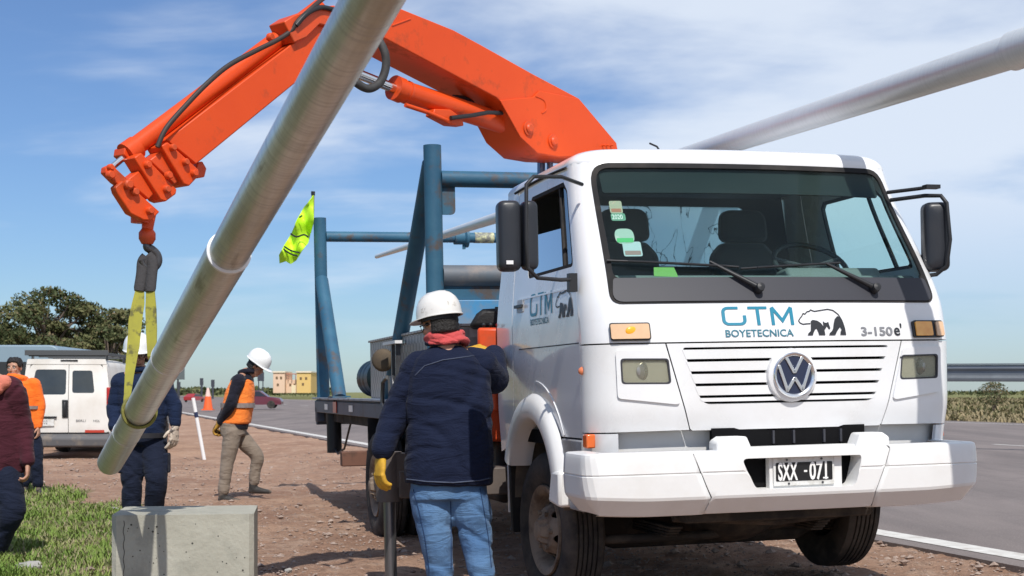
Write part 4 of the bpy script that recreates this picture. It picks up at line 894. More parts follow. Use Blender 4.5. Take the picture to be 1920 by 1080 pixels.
# ---- flatbed
deckm = mat('deck_steel', (.060, .085, .13), .5, .3, col2=(.10, .12, .16), vs=2, vamt=.5, dirt=(.15, .11, .09), damt=.6, ds=4, dsh=(.5, .68))
railt = mat('rail_pale', (.30, .34, .40), .45, .4, dirt=(.12, .09, .07), damt=.6, ds=5)
V0, V1, BW = 2.35, 10.25, 1.25
mb = MB(); mb.bb((-BW+.01, V0, 1.10), (BW-.01, V1, 1.205)); bed = B(mb, 'flatbed', deckm, TR, bev=.006)
for s_ in (-1, 1):
    mb = MB(); mb.bb((s_*BW-.02, V0, 1.055), (s_*BW+.025, V1+.02, 1.19)); B(mb, 'side_rail', deckm, bed, bev=.006)
    mb = MB(); mb.bb((s_*BW-.05, V0, 1.21), (s_*BW+.03, V1+.02, 1.232)); B(mb, 'top_lip', railt, bed, bev=.003)
    mb = MB(); mb.bb((s_*(BW-.10)-.03, V0, .955), (s_*(BW-.10)+.03, V1-.1, 1.05)); B(mb, 'lower_rail', chas, bed, bev=.006)
    for k, v in enumerate((9.2, 7.35, 5.2, 3.2)): mb = MB(); mb.bb((s_*(BW+.026)-.004, v-.12, 1.095), (s_*(BW+.026)+.004, v+.12, 1.16)); B(mb, 'reflector', mat('refl_white', (.75, .75, .75), .3), bed)
    mb = MB(); mb.bb((s_*(BW+.03)-.004, 8.35, 1.07), (s_*(BW+.03)+.004, 8.6, 1.19)); B(mb, 'reflector', mat('refl_red', (.45, .05, .03), .3), bed)
mb = MB(); mb.bb((-BW, V1+.01, .90), (BW, V1+.10, 1.20)); B(mb, 'tail_beam', deckm, bed, bev=.01)
mb = MB(); mb.bb((-BW-.02, V1-.15, .94), (-BW+.09, V1+.0, 1.12)); B(mb, 'corner_bracket', deckm, bed, bev=.01)
mb = MB()
for k in range(9): mb.bb((-1.18, 2.6+.85*k, .96), (1.18, 2.68+.85*k, 1.10))
B(mb, 'cross_member', chas, bed)
mb = MB(); mb.cyl((-1.17, 9.35, 1.05), (-1.17, 9.35, .60), .085, 16); B(mb, 'hanging_tube', blk, bed)
mb = MB(); mb.tube([(-1.17, 9.35, .65), (-1.18, 9.0, .60), (-1.18, 8.5, .68), (-1.17, 8.1, .95), (-1.17, 8.0, 1.04)], .012, 8); B(mb, 'cable', blk, bed)
mb = MB(); mb.bb((-1.52, 6.35, .60), (-.5, 6.47, .74)); B(mb, 'mudguard_bar', mat('rusty', (.16, .075, .05), .8, dirt=(.06, .04, .03), ds=9), TR, bev=.01)
for s_ in (-1, 1): mb = MB(); mb.bb((s_*1.05-.24, 6.22, .35), (s_*1.05+.24, 6.24, 1.05)); B(mb, 'rear_mud_flap', rub, TR)
# ---- blue rack
def pipe(name, a, b_, r, m=None, par=None, n=18, lab=None, capr=None):
    mb = MB(); mb.tube([a, b_], r, n); o = B(mb, name, m or blue, par or rk, ang=40, label=lab); return o
mb = MB(); mb.bb((-1.22, 3.42, 1.205), (1.22, 3.62, 1.235)); rk = B(mb, 'rack', blue, TR, bev=.004)
VR = 3.52
for s_ in (-1, 1):
    pipe('post', (s_*1.20, VR, 1.2), (s_*1.20, VR, 3.15), .068); pipe('brace', (s_*1.20, VR+.06, 3.02), (s_*1.20, 5.55, 1.22), .068)
    pipe('rear_post', (s_*1.20, 10.0, 1.2), (s_*1.20, 10.0, 3.36), .075); pipe('rear_brace', (s_*1.20, 9.95, 2.62), (s_*1.20, 8.65, 1.22), .078)
    mb = MB(); mb.bb((s_*1.20-.10, 8.5, 1.233), (s_*1.20+.10, 8.85, 1.25)); B(mb, 'foot_plate', blue, rk)
pipe('cross_pipe', (-1.14, VR, 2.90), (1.14, VR, 2.90), .062)
rust = mat('rust_blue', (.22, .17, .14), .6, .2, col2=(.05, .13, .2), vs=1.6, vamt=.6, dirt=(.30, .25, .22), damt=.6, ds=3)
pipe('cross_pipe', (-1.14, VR+.02, 2.17), (1.14, VR+.02, 2.17), .082, rust)
mb = MB(); mb.bb((-1.13, VR-.05, 1.80), (1.13, VR+.07, 1.985)); B(mb, 'cross_beam', mat('beam_blue', (.06, .25, .48), .5, dirt=(.20, .22, .24), damt=.7, ds=3, dsh=(.5, .62)), rk, bev=.008)
mb = MB(); mb.bb((-1.13, VR+.0, 1.99), (1.13, VR+.05, 2.09)); B(mb, 'cross_beam', blue, rk)
mb = MB(); mb.bb((-.75, VR-.052, 1.90), (-.5, VR-.056, 1.93)); B(mb, 'slot', dark, rk)
mb = MB(); mb.prism(rpoly([(0, 0), (.10, 0), (.10, .30), (0, .30)], [0, .04, .02, 0], 4), (0, .012, 0), (-1.13, VR, 2.63), (1, 0, 0), (0, 0, 1)); B(mb, 'gusset', blue, rk)
pipe('rear_cross_pipe', (-1.13, 10.0, 3.14), (1.13, 10.0, 3.14), .062)
for x_ in (.55,): mb = MB(); mb.lathe([(.062, -.12), (.085, -.12), (.085, .0), (.12, .02), (.12, .05), (.062, .05)], (x_, 10.0, 3.14), (1, 0, 0), 20, closed=True); mb.cyl((x_, 10, 3.07), (x_, 10, 3.0), .02, 8); B(mb, 'clamp', blue, rk)
mb = MB(); mb.lathe([(.064, -.12), (.066, -.12), (.066, .12), (.064, .12)], (.80, 10.0, 3.14), (1, 0, 0), 20, closed=True); B(mb, 'tape', mat('tape', (.55, .55, .32), .6, dirt=(.2, .2, .18), damt=1, ds=14, dsh=(.45, .55)), rk)
pipe('rear_cross_pipe', (-1.13, 10.0, 1.95), (1.13, 10.0, 1.95), .05) if False else None
# ---- toolbox on deck
tbm = mat('tread_plate', (.50, .46, .43), .5, .2, col2=(.40, .37, .35), vs=3, vamt=.5, bump=.0)
nt = tbm.node_tree; bs_ = nt.nodes['Principled BSDF']; tcx = nt.nodes.new('ShaderNodeTexCoord'); mpx = nt.nodes.new('ShaderNodeMapping'); nt.links.new(tcx.outputs['Object'], mpx.inputs[0]); mpx.inputs['Rotation'].default_value = (0, PI/2, 0)
ck = nt.nodes.new('ShaderNodeTexChecker'); ck.inputs['Scale'].default_value = 16; nt.links.new(mpx.outputs[0], ck.inputs[0]); bpx = nt.nodes.new('ShaderNodeBump'); bpx.inputs['Strength'].default_value = .9; bpx.inputs['Distance'].default_value = .02; nt.links.new(ck.outputs['Fac'], bpx.inputs['Height']); nt.links.new(bpx.outputs[0], bs_.inputs['Normal'])
mxx = nt.nodes.new('ShaderNodeMix'); mxx.data_type = 'RGBA'; old = bs_.inputs['Base Color'].links[0].from_socket; nt.links.new(old, mxx.inputs[6]); mxx.inputs[7].default_value = (.24, .215, .20, 1); mul = nt.nodes.new('ShaderNodeMath'); mul.operation = 'MULTIPLY'; mul.inputs[1].default_value = .75; nt.links.new(ck.outputs['Fac'], mul.inputs[0]); nt.links.new(mul.outputs[0], mxx.inputs[0]); nt.links.new(mxx.outputs[2], bs_.inputs['Base Color'])
mb = MB(); mb.bb((-1.20, 3.0, 1.235), (-.66, 6.55, 1.765)); tb = B(mb, 'toolbox', tbm, TR, bev=.006)
mb = MB(); mb.bb((-1.215, 2.98, 1.765), (-.645, 6.57, 1.785)); B(mb, 'lid', tbm, tb, bev=.004)
mb = MB(); mb.bb((-1.21, 5.02, 1.70), (-1.205, 4.72, 1.73)); B(mb, 'latch', steel, tb)
lamp = MB(); lamp.lathe([(0, .04), (.07, .037), (.095, .02), (.10, 0), (.085, -.04), (.035, -.07)], (-1.33, 5.10, 1.57), (-.5, -1, 0), 24); wl = B(lamp, 'work_lamp', mat('lamp_tan', (.12, .085, .05), .75, col2=(.07, .055, .04), vs=12), TR, ang=50)
mb = MB(); mb.bb((-1.34, 4.62, 1.42), (-1.30, 4.66, 1.70)); mb.bb((-1.34, 4.44, 1.42), (-1.30, 4.47, 1.70)); B(mb, 'lamp_bracket', dsteel, wl)
mb = MB(); mb.bb((-1.36, 4.36, 1.69), (-1.30, 4.94, 1.715)); B(mb, 'lamp_bar', mat('bar_white', (.7, .7, .7), .5), wl)
mb = MB(); mb.box((-1.34, 4.55, 1.30), (.05, .28, .26)); mb.tube([(-1.36, 4.75, 1.42), (-1.37, 4.9, 1.38), (-1.37, 4.95, 1.2), (-1.36, 4.8, 1.08), (-1.34, 4.6, 1.1)], .018, 8); mb.tube([(-1.36, 4.5, 1.42), (-1.37, 4.4, 1.3), (-1.36, 4.42, 1.1)], .022, 8); B(mb, 'lamp_cable', dsteel, wl, ang=50)
# stabiliser leg
ob = MB(); ob.bb((-1.78, 2.02, .62), (-.5, 2.20, .80)); sb_ = B(ob, 'outrigger_beam', mat('outrigger_brown', (.15, .12, .10), .6, col2=(.09, .075, .07), vs=5), TR, bev=.01)
mb = MB(); mb.tube([T(0, 0, 0) if False else (-1.83, 2.1, .60), (-1.83, 2.1, .92)], .085, 20); mb.box((-1.79, 2.1, .80), (.13, .15, .22)); B(mb, 'leg_sleeve', MATS['outrigger_brown'], sb_, ang=40)
mb = MB(); mb.cyl((-1.83, 2.1, .06), (-1.83, 2.1, .62), .040, 20); B(mb, 'leg_ram', mat('ram_dark', (.22, .22, .23), .3, .8), sb_, ang=40)
mb = MB(); mb.lathe([(0, 0), (.14, 0), (.14, .02), (.05, .06), (0, .06)], (-1.83, 2.1, .01), (0, 0, 1), 20); B(mb, 'foot', dsteel, sb_, ang=40)
# ------------------------------------------------------------------ crane boom (world coordinates, child of the truck)
BO = P(1100, 270, 9.8); BO.z = 0; BD = Vector((-2.36, -2.5, 0)).normalized(); BN = Vector((.727, -.686, 0)).normalized()
if BN.dot(Vector((0, -1, 0))) < 0: BN = -BN
BN = (BN-BD*BN.dot(BD)).normalized()
def bp(px, py, off=.13):
    """photo pixel -> point on the boom's vertical plane shifted by off towards the camera side"""
    d = Vector(((px-960)/FPX, 1, (HOR-py)/FPX)); c = Vector((0, 0, HC)); o = BO+BN*off
    t = (o-c).dot(BN)/d.dot(BN); return c+d*t
def plate(name, pts, off, th, m, par, bev=.006, hidden=None, lab=None):
    mb = MB(); mb.pris3([bp(x, y, off) for x, y in pts], -BN*th); return B(mb, name, m, par, 'world' if par is TR else 'local', bev=bev, label=lab)
def btube(name, pts, r, m, par, off=.0, n=16, ang=50):
    mb = MB(); mb.tube([bp(p[0], p[1], p[2] if len(p) > 2 else off) for p in pts], r, n); return B(mb, name, m, par, 'world' if par is TR else 'local', ang=ang)
def smooth_path(pts, k=6):
    out = []; q = [Vector(p) for p in pts]
    for i in range(len(q)-1):
        p0, p1, p2, p3 = q[max(i-1, 0)], q[i], q[i+1], q[min(i+2, len(q)-1)]
        for j in range(k):
            t = j/k; out.append(.5*((2*p1)+(-p0+p2)*t+(2*p0-5*p1+4*p2-p3)*t*t+(-p0+3*p1-3*p2+p3)*t**3))
    return out+[q[-1]]
def bolt(par, px, py, r, off=.13, m=None, wash=0):
    c = bp(px, py, off); mb = MB()
    if wash: mb.lathe([(0, .012), (wash, .010), (wash, 0)], c, BN, 20)
    mb.lathe([(0, .028), (r*.7, .028), (r, .02), (r, 0)], c, BN, 16); B(mb, 'pin', m or orange2, par, 'local', ang=40)
mainb = plate('main_boom', [(640, 14), (700, 0), (741, 12), (766, 22), (850, 56), (902, 84), (1000, 139), (1085, 184), (1155, 268), (1165, 300), (1048, 295), (1008, 288), (975, 258), (943, 196), (932, 183), (722, 72), (640, 46)], .15, .30, orange, TR)
plate('cheek_plate', [(938, 188), (1000, 182), (1012, 170), (1086, 185), (1156, 268), (1160, 292), (1048, 294), (1008, 287), (976, 257)], .162, .012, orange, mainb, .004)
plate('cheek_plate', [(938, 188), (1000, 182), (1086, 185), (1156, 268), (1048, 294), (1008, 287), (976, 257)], -.15, .012, orange, mainb, .004)
bolt(mainb, 990, 241, .030, .162, wash=.045); bolt(mainb, 1036, 265, .030, .162, wash=.045); 
for x_ in (1129, 1136, 1144): bolt(mainb, x_, 273, .006, .162)
btube('weld_seam', [(735, 48), (770, 35)], .004, orange2, mainb, .152, 6)
btube('curved_weld', [tuple(p)[:2] for p in smooth_path([Vector((1004, 180, 0)), Vector((1020, 188, 0)), Vector((1024, 205, 0)), Vector((1016, 212, 0))], 5)], .005, orange, mainb, .163, 6)
# cylinder below main boom
cy = btube('lift_cylinder', [(742, 167), (986, 245)], .066, orange, mainb, .02, 24)
btube('cylinder_gland', [(738, 164), (752, 170)], .075, orange, cy, .02, 24); btube('gland_ring', [(760, 172), (764, 174)], .070, orange2, cy, .02, 24)
btube('piston_rod', [(600, 110), (745, 168)], .030, steel, cy, .02, 16)
btube('valve_pipe', [(760, 197, .08), (800, 210, .09), (845, 229, .09)], .014, orange, cy, .08, 8)
plate('valve_block', [(815, 204), (845, 205), (868, 222), (870, 236), (846, 234), (812, 216)], .10, .07, orange, cy)
btube('valve_hose', [(845, 221, .12), (880, 217, .12), (915, 211, .13), (948, 212, .10)], .013, blk, cy, .1, 8)
mb = MB(); mb.tube(smooth_path([bp(850, 182, -.02), bp(880, 186, -.05), (bp(905, 194, -.06)), bp(925, 206, -.05)], 5), .016, 8); B(mb, 'hose', blk, cy, 'local', ang=50)
# coiled hose loop at the elbow
cab_m = mat('hose_sleeve', (.010, .010, .011), .7, col2=(.07, .07, .07), vs=22, vamt=.25)
mb = MB(); mb.tube(smooth_path([bp(712, 78, .19), bp(722, 100, .22), bp(723, 128, .22), bp(712, 155, .21), bp(692, 166, .20), bp(672, 158, .19), bp(655, 140, .16)], 8), .024, 12); B(mb, 'hose_loop', cab_m, mainb, 'local', ang=50)
# column, rods under the boom
cb = P(1060, 300, 9.85)
col = MB(); col.tube([(cb.x, cb.y, 1.25), (cb.x, cb.y, 2.75)], .15, 20); colm = B(col, 'crane_column', orange, TR, 'world', ang=50)
mb = MB(); mb.tube([P(1015, 290, 9.75), P(1015, 420, 9.75)], .028, 12); mb.tube([P(1031, 292, 9.7), P(1031, 420, 9.7)], .022, 12); B(mb, 'rotation_rod', mat('rod_blue', (.16, .22, .33), .3, .7), colm, 'local', ang=50)
mb = MB(); mb.box((cb.x-.1, cb.y, 1.1), (.9, .5, .32)); B(mb, 'crane_base', orange, colm, 'local', bev=.02)
# control station behind the cab, driver's left
cs = MB(); a_ = P(896, 616, 9.7); b_ = P(957, 660, 9.7); cs.bb((a_.x, 9.55, b_.z), (b_.x, 9.8, a_.z)); ctl = B(cs, 'control_station', orange2, TR, 'world', bev=.02)
mb = MB(); a_ = P(922, 700, 9.7); b_ = P(956, 775, 9.7); mb.bb((a_.x, 9.62, b_.z), (b_.x, 9.8, a_.z)); mb.tube([P(930, 712, 9.6), P(932, 770, 9.6)], .03, 12); mb.tube([P(944, 712, 9.6), P(944, 770, 9.6)], .022, 12); B(mb, 'control_pedestal', orange2, ctl, 'local', bev=.008)
for px in (908, 921, 934, 946):
    mb = MB(); mb.tube([P(px, 622, 9.62), P(px-1, 600+9, 9.58)], .006, 8); mb.ball(P(px-1, 609, 9.58), .013, 10, 6); B(mb, 'lever', blk if px != 934 else mat('lever_red', (.6, .05, .04), .4), ctl, 'local', ang=60)
mb = MB(); mb.pris3([P(878, 613, 9.95), P(893, 588, 9.95), P(905, 579, 9.95), P(958, 576, 9.95), P(960, 613, 9.95)], (0, .4, 0)); B(mb, 'air_filter', mat('filter_black', (.015, .015, .016), .6, bump=.5, bs=12), TR, 'world', bev=.03)
# outer boom
ob_ = plate('outer_boom', [(313, 262), (600, 42), (640, 18), (672, 30), (668, 78), (551, 158), (368, 308)], .12, .17, orange, TR)
plate('elbow_bracket', [(533, 40), (552, 28), (600, 12), (628, 10), (650, 30), (640, 55), (600, 45), (575, 70), (552, 80)], .15, .14, orange2, ob_)
plate('boom_collar', [(303, 273), (315, 266), (373, 318), (374, 329), (355, 349), (345, 345)], .15, .14, orange, ob_)
plate('inner_boom', [(281, 300), (302, 284), (344, 331), (328, 346)], .115, .10, orange2, ob_)
plate('boom_collar', [(252, 295), (265, 286), (332, 355), (330, 364), (311, 378), (301, 374)], .14, .11, orange, ob_)
plate('tip_section', [(238, 338), (261, 320), (294, 358), (279, 374)], .115, .08, orange, ob_)
tip = plate('tip_plate', [(217, 350), (220, 361), (245, 400), (270, 413), (285, 413), (300, 397), (243, 346), (230, 339)], .13, .055, orange, ob_)
plate('tip_link', [(199, 313), (210, 308), (243, 339), (249, 353), (238, 357), (216, 342), (198, 324)], .11, .05, orange, ob_)
plate('collar_flange', [(262, 300), (244, 300), (232, 290), (234, 276), (250, 272), (268, 292)], .05, .10, orange, ob_)
for x_, y_ in ((322, 277), (346, 304), (362, 325)): bolt(ob_, x_, y_, .018, .15)
for x_, y_ in ((275, 309), (314, 329), (311, 355)): bolt(ob_, x_, y_, .020, .14)
for x_, y_ in ((251, 360), (279, 395), (239, 345)): bolt(ob_, x_, y_, .020, .13)
bolt(ob_, 205, 328, .022, .11); bolt(ob_, 205, 314, .016, .11); bolt(ob_, 239, 346, .024, .14)
plate('latch_block', [(371, 305), (380, 302), (388, 316), (384, 332), (372, 334), (366, 322)], -.0, .20, orange2, ob_)
ec = btube('extension_cylinder', [(246, 281), (600, 14)], .048, orange, ob_, .02, 20)
btube('cylinder_rod', [(206, 317), (248, 282)], .016, steel, ec, .02, 12); btube('cylinder_head', [(236, 290), (256, 276)], .060, orange, ec, .02, 20)
btube('side_pipe', [(275, 255, -.02), (440, 130, -.02), (565, 36, -.02)], .011, orange2, ec, 0, 8)
hs_ = MB(); hs_.tube(smooth_path([bp(295, 276, .14), bp(312, 240, .15), bp(350, 196, .15), bp(390, 155, .15), bp(430, 122, .14), bp(480, 95, .13), bp(520, 75, .13), bp(545, 58, .14), bp(560, 38, .16), bp(585, 15, .16), bp(600, 2, .12), bp(618, -12, .1)], 8), .013, 10); B(hs_, 'hose', mat('hose_brown', (.04, .028, .025), .6), ob_, 'local', ang=50)
mb = MB(); mb.tube(smooth_path([bp(555, 48, .16), bp(575, 26, .17), bp(600, 14, .16), bp(625, 18, .16)], 6), .014, 8); B(mb, 'hose', blk, ob_, 'local', ang=50)
for x_, y_ in ((552, 45), (505, 70), (560, 50), (600, 28), (612, 20)): bolt(ob_, x_, y_, .022, .05)
# hook chain: clevis, swivel, hook
HX = bp(276, 440, 0.0).y
hk = MB(); hk.tube([bp(262, 398, .02), bp(262, 418, .02)], .045, 14); hk.tube([bp(279, 400, .02), bp(277, 424, .02), bp(276, 436, .02)], [.038, .03, .028], 14); hook = B(hk, 'hook_swivel', orange2, TR, 'world', ang=50)
mb = MB(); c = bp(276, 441, .02); mb.lathe([(0, -.05), (.028, -.045), (.042, -.02), (.042, .012), (.028, .032), (0, .036)], c, (0, 0, 1), 20); B(mb, 'swivel_ball', orange2, hook, 'local', ang=50)
mb = MB(); pts = smooth_path([bp(275, 452, .02), bp(275, 463, .02), bp(283, 468, .02), bp(292, 478, .02), bp(294, 490, .02), bp(288, 500, .02), bp(279, 503, .02), bp(270, 498, .02), bp(265, 487, .02)], 5)
n = len(pts); mb.tube(pts, [.014+.014*math.sin(PI*min(1, i/n*1.1)) for i in range(n)], 12); B(mb, 'hook', dsteel, hook, 'local', ang=50)
# ------------------------------------------------------------------ poles
zinc = bpy.data.materials.new('galvanised_pole'); zinc.use_nodes = True
def zincm(m, base, warm, dm=.7, rg=.85):
    nt = m.node_tree; N = nt.nodes; L = nt.links; b = N['Principled BSDF']; b.inputs['Metallic'].default_value = .62; b.inputs['Roughness'].default_value = .42
    tc = N.new('ShaderNodeTexCoord')
    def nz(sc, d, st):
        mp = N.new('ShaderNodeMapping'); L.new(tc.outputs['Object'], mp.inputs[0]); mp.inputs['Scale'].default_value = st; n = N.new('ShaderNodeTexNoise'); L.new(mp.outputs[0], n.inputs['Vector']); n.inputs['Scale'].default_value = sc; n.inputs['Detail'].default_value = d; n.inputs['Roughness'].default_value = .6; return n.outputs['Fac']
    def mx(f, lo, hi, a, c, mxv=1):
        r = N.new('ShaderNodeMapRange'); L.new(f, r.inputs[0]); r.inputs[1].default_value = lo; r.inputs[2].default_value = hi; r.inputs[4].default_value = mxv; x = N.new('ShaderNodeMix'); x.data_type = 'RGBA'; L.new(r.outputs[0], x.inputs[0])
        for i, q in ((6, a), (7, c)):
            if isinstance(q, tuple): x.inputs[i].default_value = (*q, 1)
            else: L.new(q, x.inputs[i])
        return x.outputs[2]
    c = mx(nz(6, 7, (1, 1, .10)), .40, .60, base, warm); c = mx(nz(30, 3, (.12, .12, 2.5)), .45, .75, c, tuple(k*.55 for k in base), rg); c = mx(nz(7, 9, (1.5, 1.5, .25)), .62, .69, c, (.20, .175, .14), dm)
    L.new(c, b.inputs['Base Color']); r = N.new('ShaderNodeMapRange'); L.new(nz(18, 5, (.3, .3, 1)), r.inputs[0]); r.inputs[3].default_value = .26; r.inputs[4].default_value = .46; L.new(r.outputs[0], b.inputs['Roughness'])
    bn = N.new('ShaderNodeBump'); bn.inputs['Strength'].default_value = .25; bn.inputs['Distance'].default_value = .01; L.new(nz(60, 4, (.2, .2, 1)), bn.inputs['Height']); L.new(bn.outputs[0], b.inputs['Normal'])
zincm(zinc, (.74, .77, .78), (.46, .455, .39), .7)
zinc2 = bpy.data.materials.new('painted_pole'); zinc2.use_nodes = True; zincm(zinc2, (.70, .74, .76), (.64, .67, .68), .15, .22); [setattr(q.inputs['Strength'], 'default_value', .06) for q in zinc2.node_tree.nodes if q.type == 'BUMP']; zinc2.node_tree.nodes['Principled BSDF'].inputs['Metallic'].default_value = .15
def axis_obj(name, a, b_, label, cat, group=None):
    """empty at a with local z running along the pole so that the metal's brushed grain follows it"""
    M_ = Matrix.Translation(a) @ (b_-a).to_track_quat('Z', 'Y').to_matrix().to_4x4(); return empty(name, M_, label, cat, group), (b_-a).length
PA = P(206, 868, 8.2); PB = P(697, 0, 3.40)
dirp = (PB-PA).normalized(); PE = PA+dirp*10.4
pr_, Lp = axis_obj('lamp_post_pole', PA, PE, 'long galvanised steel pole hanging tilted in the yellow sling, close to the camera', 'pole')
Z0 = Vector((0, 0, 0))
s1 = (P(330, 655, 1)-Vector((0, 0, HC))); 
def alongpx(px, py):      # length along the pole of a pixel position
    t = ((px-206)*(697-206)+(py-868)*(0-868))/((697-206)**2+868**2); iy = 1/8.2+(1/3.4-1/8.2)*t; Yw = 1/iy; return (Yw-8.2)/dirp.y
c1, c2, c3 = alongpx(238, 812), alongpx(318, 668), alongpx(424, 470)
mb = MB(); mb.lathe([(.060, 0), (.0695, 0), (.0715, .012), (.0715, c2-.02)], Z0, (0, 0, 1), 48); seg = B(mb, 'pole_butt', zinc, pr_, ang=40)
mb = MB(); mb.lathe([(0, .09), (.060, .085), (.060, .0)], Z0, (0, 0, 1), 40); B(mb, 'inner_bore', dark, seg)
mb = MB(); mb.lathe([(.0715, c1-.008), (.0735, c1-.006), (.0735, c1+.008), (.0715, c1+.009)], Z0, (0, 0, 1), 40, closed=True); B(mb, 'ring', zinc, pr_, ang=40)
mb = MB(); mb.lathe([(.0715, c2-.03), (.0765, c2-.03), (.0765, c3), (.070, c3+.002)], Z0, (0, 0, 1), 48); B(mb, 'pole_sleeve', zinc, pr_, ang=40)
mb = MB(); mb.lathe([(.076, c2-.038), (.0778, c2-.036), (.0778, c2-.026), (.076, c2-.024)], Z0, (0, 0, 1), 40, closed=True); B(mb, 'ring', mat('ring_white', (.75, .76, .78), .35), pr_, ang=40)
mb = MB(); mb.lathe([(.0755, c3-.014), (.0778, c3-.010), (.0778, c3+.004), (.069, c3+.008)], Z0, (0, 0, 1), 40, closed=True); B(mb, 'ring', MATS['ring_white'], pr_, ang=40)
mb = MB(); mb.lathe([(.069, c3-.02), (.069, c3+1.5), (.066, Lp*.7), (.055, Lp)], Z0, (0, 0, 1), 48); B(mb, 'pole_shaft', zinc, pr_, ang=40)
# second pole across the truck
QA = P(706, 481, 20.0); QB = P(1912, 92, 7.05); dq = (QB-QA).normalized(); QE = QB+dq*1.1
pq, Lq = axis_obj('lamp_post_pole', QA, QE, 'long tapered pale steel pole lying on the truck rack and jutting over the cab', 'pole')
lb = (QB-QA).length; mb = MB(); mb.lathe([(0, 0), (.028, 0), (.030, .05), (.060, lb*.45), (.086, lb*.99), (.086, lb+.02)], Z0, (0, 0, 1), 48); B(mb, 'pole_shaft', zinc2, pq, ang=40)
mb = MB(); mb.lathe([(.085, lb-.045), (.098, lb-.04), (.097, lb), (.097, Lq), (.07, Lq), (.07, lb)], Z0, (0, 0, 1), 48, closed=True); B(mb, 'pole_socket', zinc2, pq, ang=40)
mb = MB(); mb.box((-.0, -.07, lb*.80), (.012, .006, .05)); B(mb, 'tag_slot', dark, pq)
# ------------------------------------------------------------------ sling
sy = mat('sling_yellow', (.36, .34, .035), .8, col2=(.22, .205, .04), vs=9, vamt=.5, dirt=(.07, .065, .03), damt=.8, ds=11, dsh=(.53, .60)); sk_ = mat('sling_sleeve', (.045, .043, .045), .85, bump=.4, bs=40)
tsl = alongpx(262, 772); SC = PA+dirp*tsl
slr = empty('lifting_sling', SC, 'worn yellow webbing sling with dark sleeves, looped from the crane hook around the pole', 'sling')
def ribbon(mb, pts, ws, wd, th=.006):
    n = len(pts)
    vs_ = []
    for p, w_ in zip(pts, ws):
        p = Vector(p); wd_ = Vector(wd).normalized(); t = Vector((0, 0, 1)); nn_ = wd_.cross(t).normalized()
        vs_ += [p+wd_*w_/2+nn_*th/2, p-wd_*w_/2+nn_*th/2, p-wd_*w_/2-nn_*th/2, p+wd_*w_/2-nn_*th/2]
    mb.add(vs_, [(i*4+k, i*4+(k+1) % 4, i*4+4+(k+1) % 4, i*4+4+k) for i in range(n-1) for k in range(4)]+[(3, 2, 1, 0), tuple((n-1)*4+k for k in range(4))])
def SP(px, py, t=None): return P(px, py, SC.y+(bp(276, 480, .02).y-SC.y)*max(0, min(1, (760-py)/280.)))
HY = bp(276, 480, .02).y
mb = MB(); ribbon(mb, [SP(266, 500), SP(262, 545), SP(259, 570), SP(254, 600), SP(250, 650), SP(243, 700), SP(239, 740), SP(236, 765)], [.045, .045, .062, .066, .060, .045, .034, .030], (1, .25, 0)); B(mb, 'strap', sy, slr, 'world', ang=30)
mb = MB(); ribbon(mb, [SP(285, 500), SP(282, 545), SP(283, 580), SP(284, 620), SP(285, 668), SP(290, 720)+Vector((0, .10, 0))], [.045, .045, .058, .058, .046, .04], (1, -.2, 0)); B(mb, 'strap', sy, slr, 'world', ang=30)
mb = MB(); mb.tube(smooth_path([SP(275, 482), SP(268, 492), SP(266, 515), SP(261, 546)], 4), [.030]*12+[.026], 10, flat=.6, up=(0, 1, 0)); B(mb, 'sleeve', sk_, slr, 'world', ang=60)
mb = MB(); mb.tube(smooth_path([SP(277, 480), SP(286, 492), SP(284, 515), SP(281, 547)], 4), [.030]*12+[.026], 10, flat=.6, up=(0, 1, 0)); B(mb, 'sleeve', sk_, slr, 'world', ang=60)
# loop round the pole: wide band, tilted a little
ax_ = (dirp*.93+Vector((0, 0, -.25))).normalized()
mb = MB(); mb.lathe([(.0735, -.022), (.081, -.024), (.082, 0), (.081, .024), (.0735, .022)], SC, ax_, 44, closed=True); mb.lathe([(.082, -.014), (.087, -.012), (.087, .016), (.082, .018)], SC+ax_*.006, (ax_+Vector((.05, 0, .06))).normalized(), 44, closed=True); B(mb, 'loop', mat('sling_olive', (.25, .24, .05), .8, col2=(.17, .16, .05), vs=12, bump=.3, bs=60), slr, 'world', ang=40)
# ------------------------------------------------------------------ concrete block
conc = mat('concrete', (.42, .41, .345), .9, col2=(.33, .32, .265), vs=3.5, vamt=.6, dirt=(.20, .20, .17), damt=.45, ds=6, dsh=(.52, .7), bump=.35, bs=25, spec=.2)
b0 = P(212, 965, 8.2); b1 = P(474, 968, 8.2); cx_ = (b0.x+b1.x)/2-.045; hw = (b1.x-b0.x)/2; zt = b0.z
Mb = Matrix.Translation((cx_, 8.52, 0)) @ Matrix.Rotation(math.radians(8), 4, 'Z'); cbk = empty('concrete_block', Mb, 'weathered grey concrete footing block on the ground below the hanging pole', 'concrete block')
mb = MB(); 
ch = .028
ol = [(-hw+ch, -.32), (hw-ch, -.32), (hw, -.32+ch), (hw, .32-ch), (hw-ch, .32), (-hw+ch, .32), (-hw, .32-ch), (-hw, -.32+ch)]
mb.prism(ol, (0, 0, zt+.03), (0, 0, -.03)); random.seed(4); mb.cur = 1
for k in range(58):
    r = random.choice((.002, .003, .004, .006)); x_ = random.uniform(-hw+.06, hw-.05); z_ = random.uniform(.04, zt-.04); mb.lathe([(0, -.0012), (r, -.001), (r*1.0, .002)], (x_, -.3203, z_), (0, 1, 0), 8)
B(mb, 'block_body', [conc, mat('pock', (.06, .058, .05), .95)], cbk, ang=30, bev=.006)
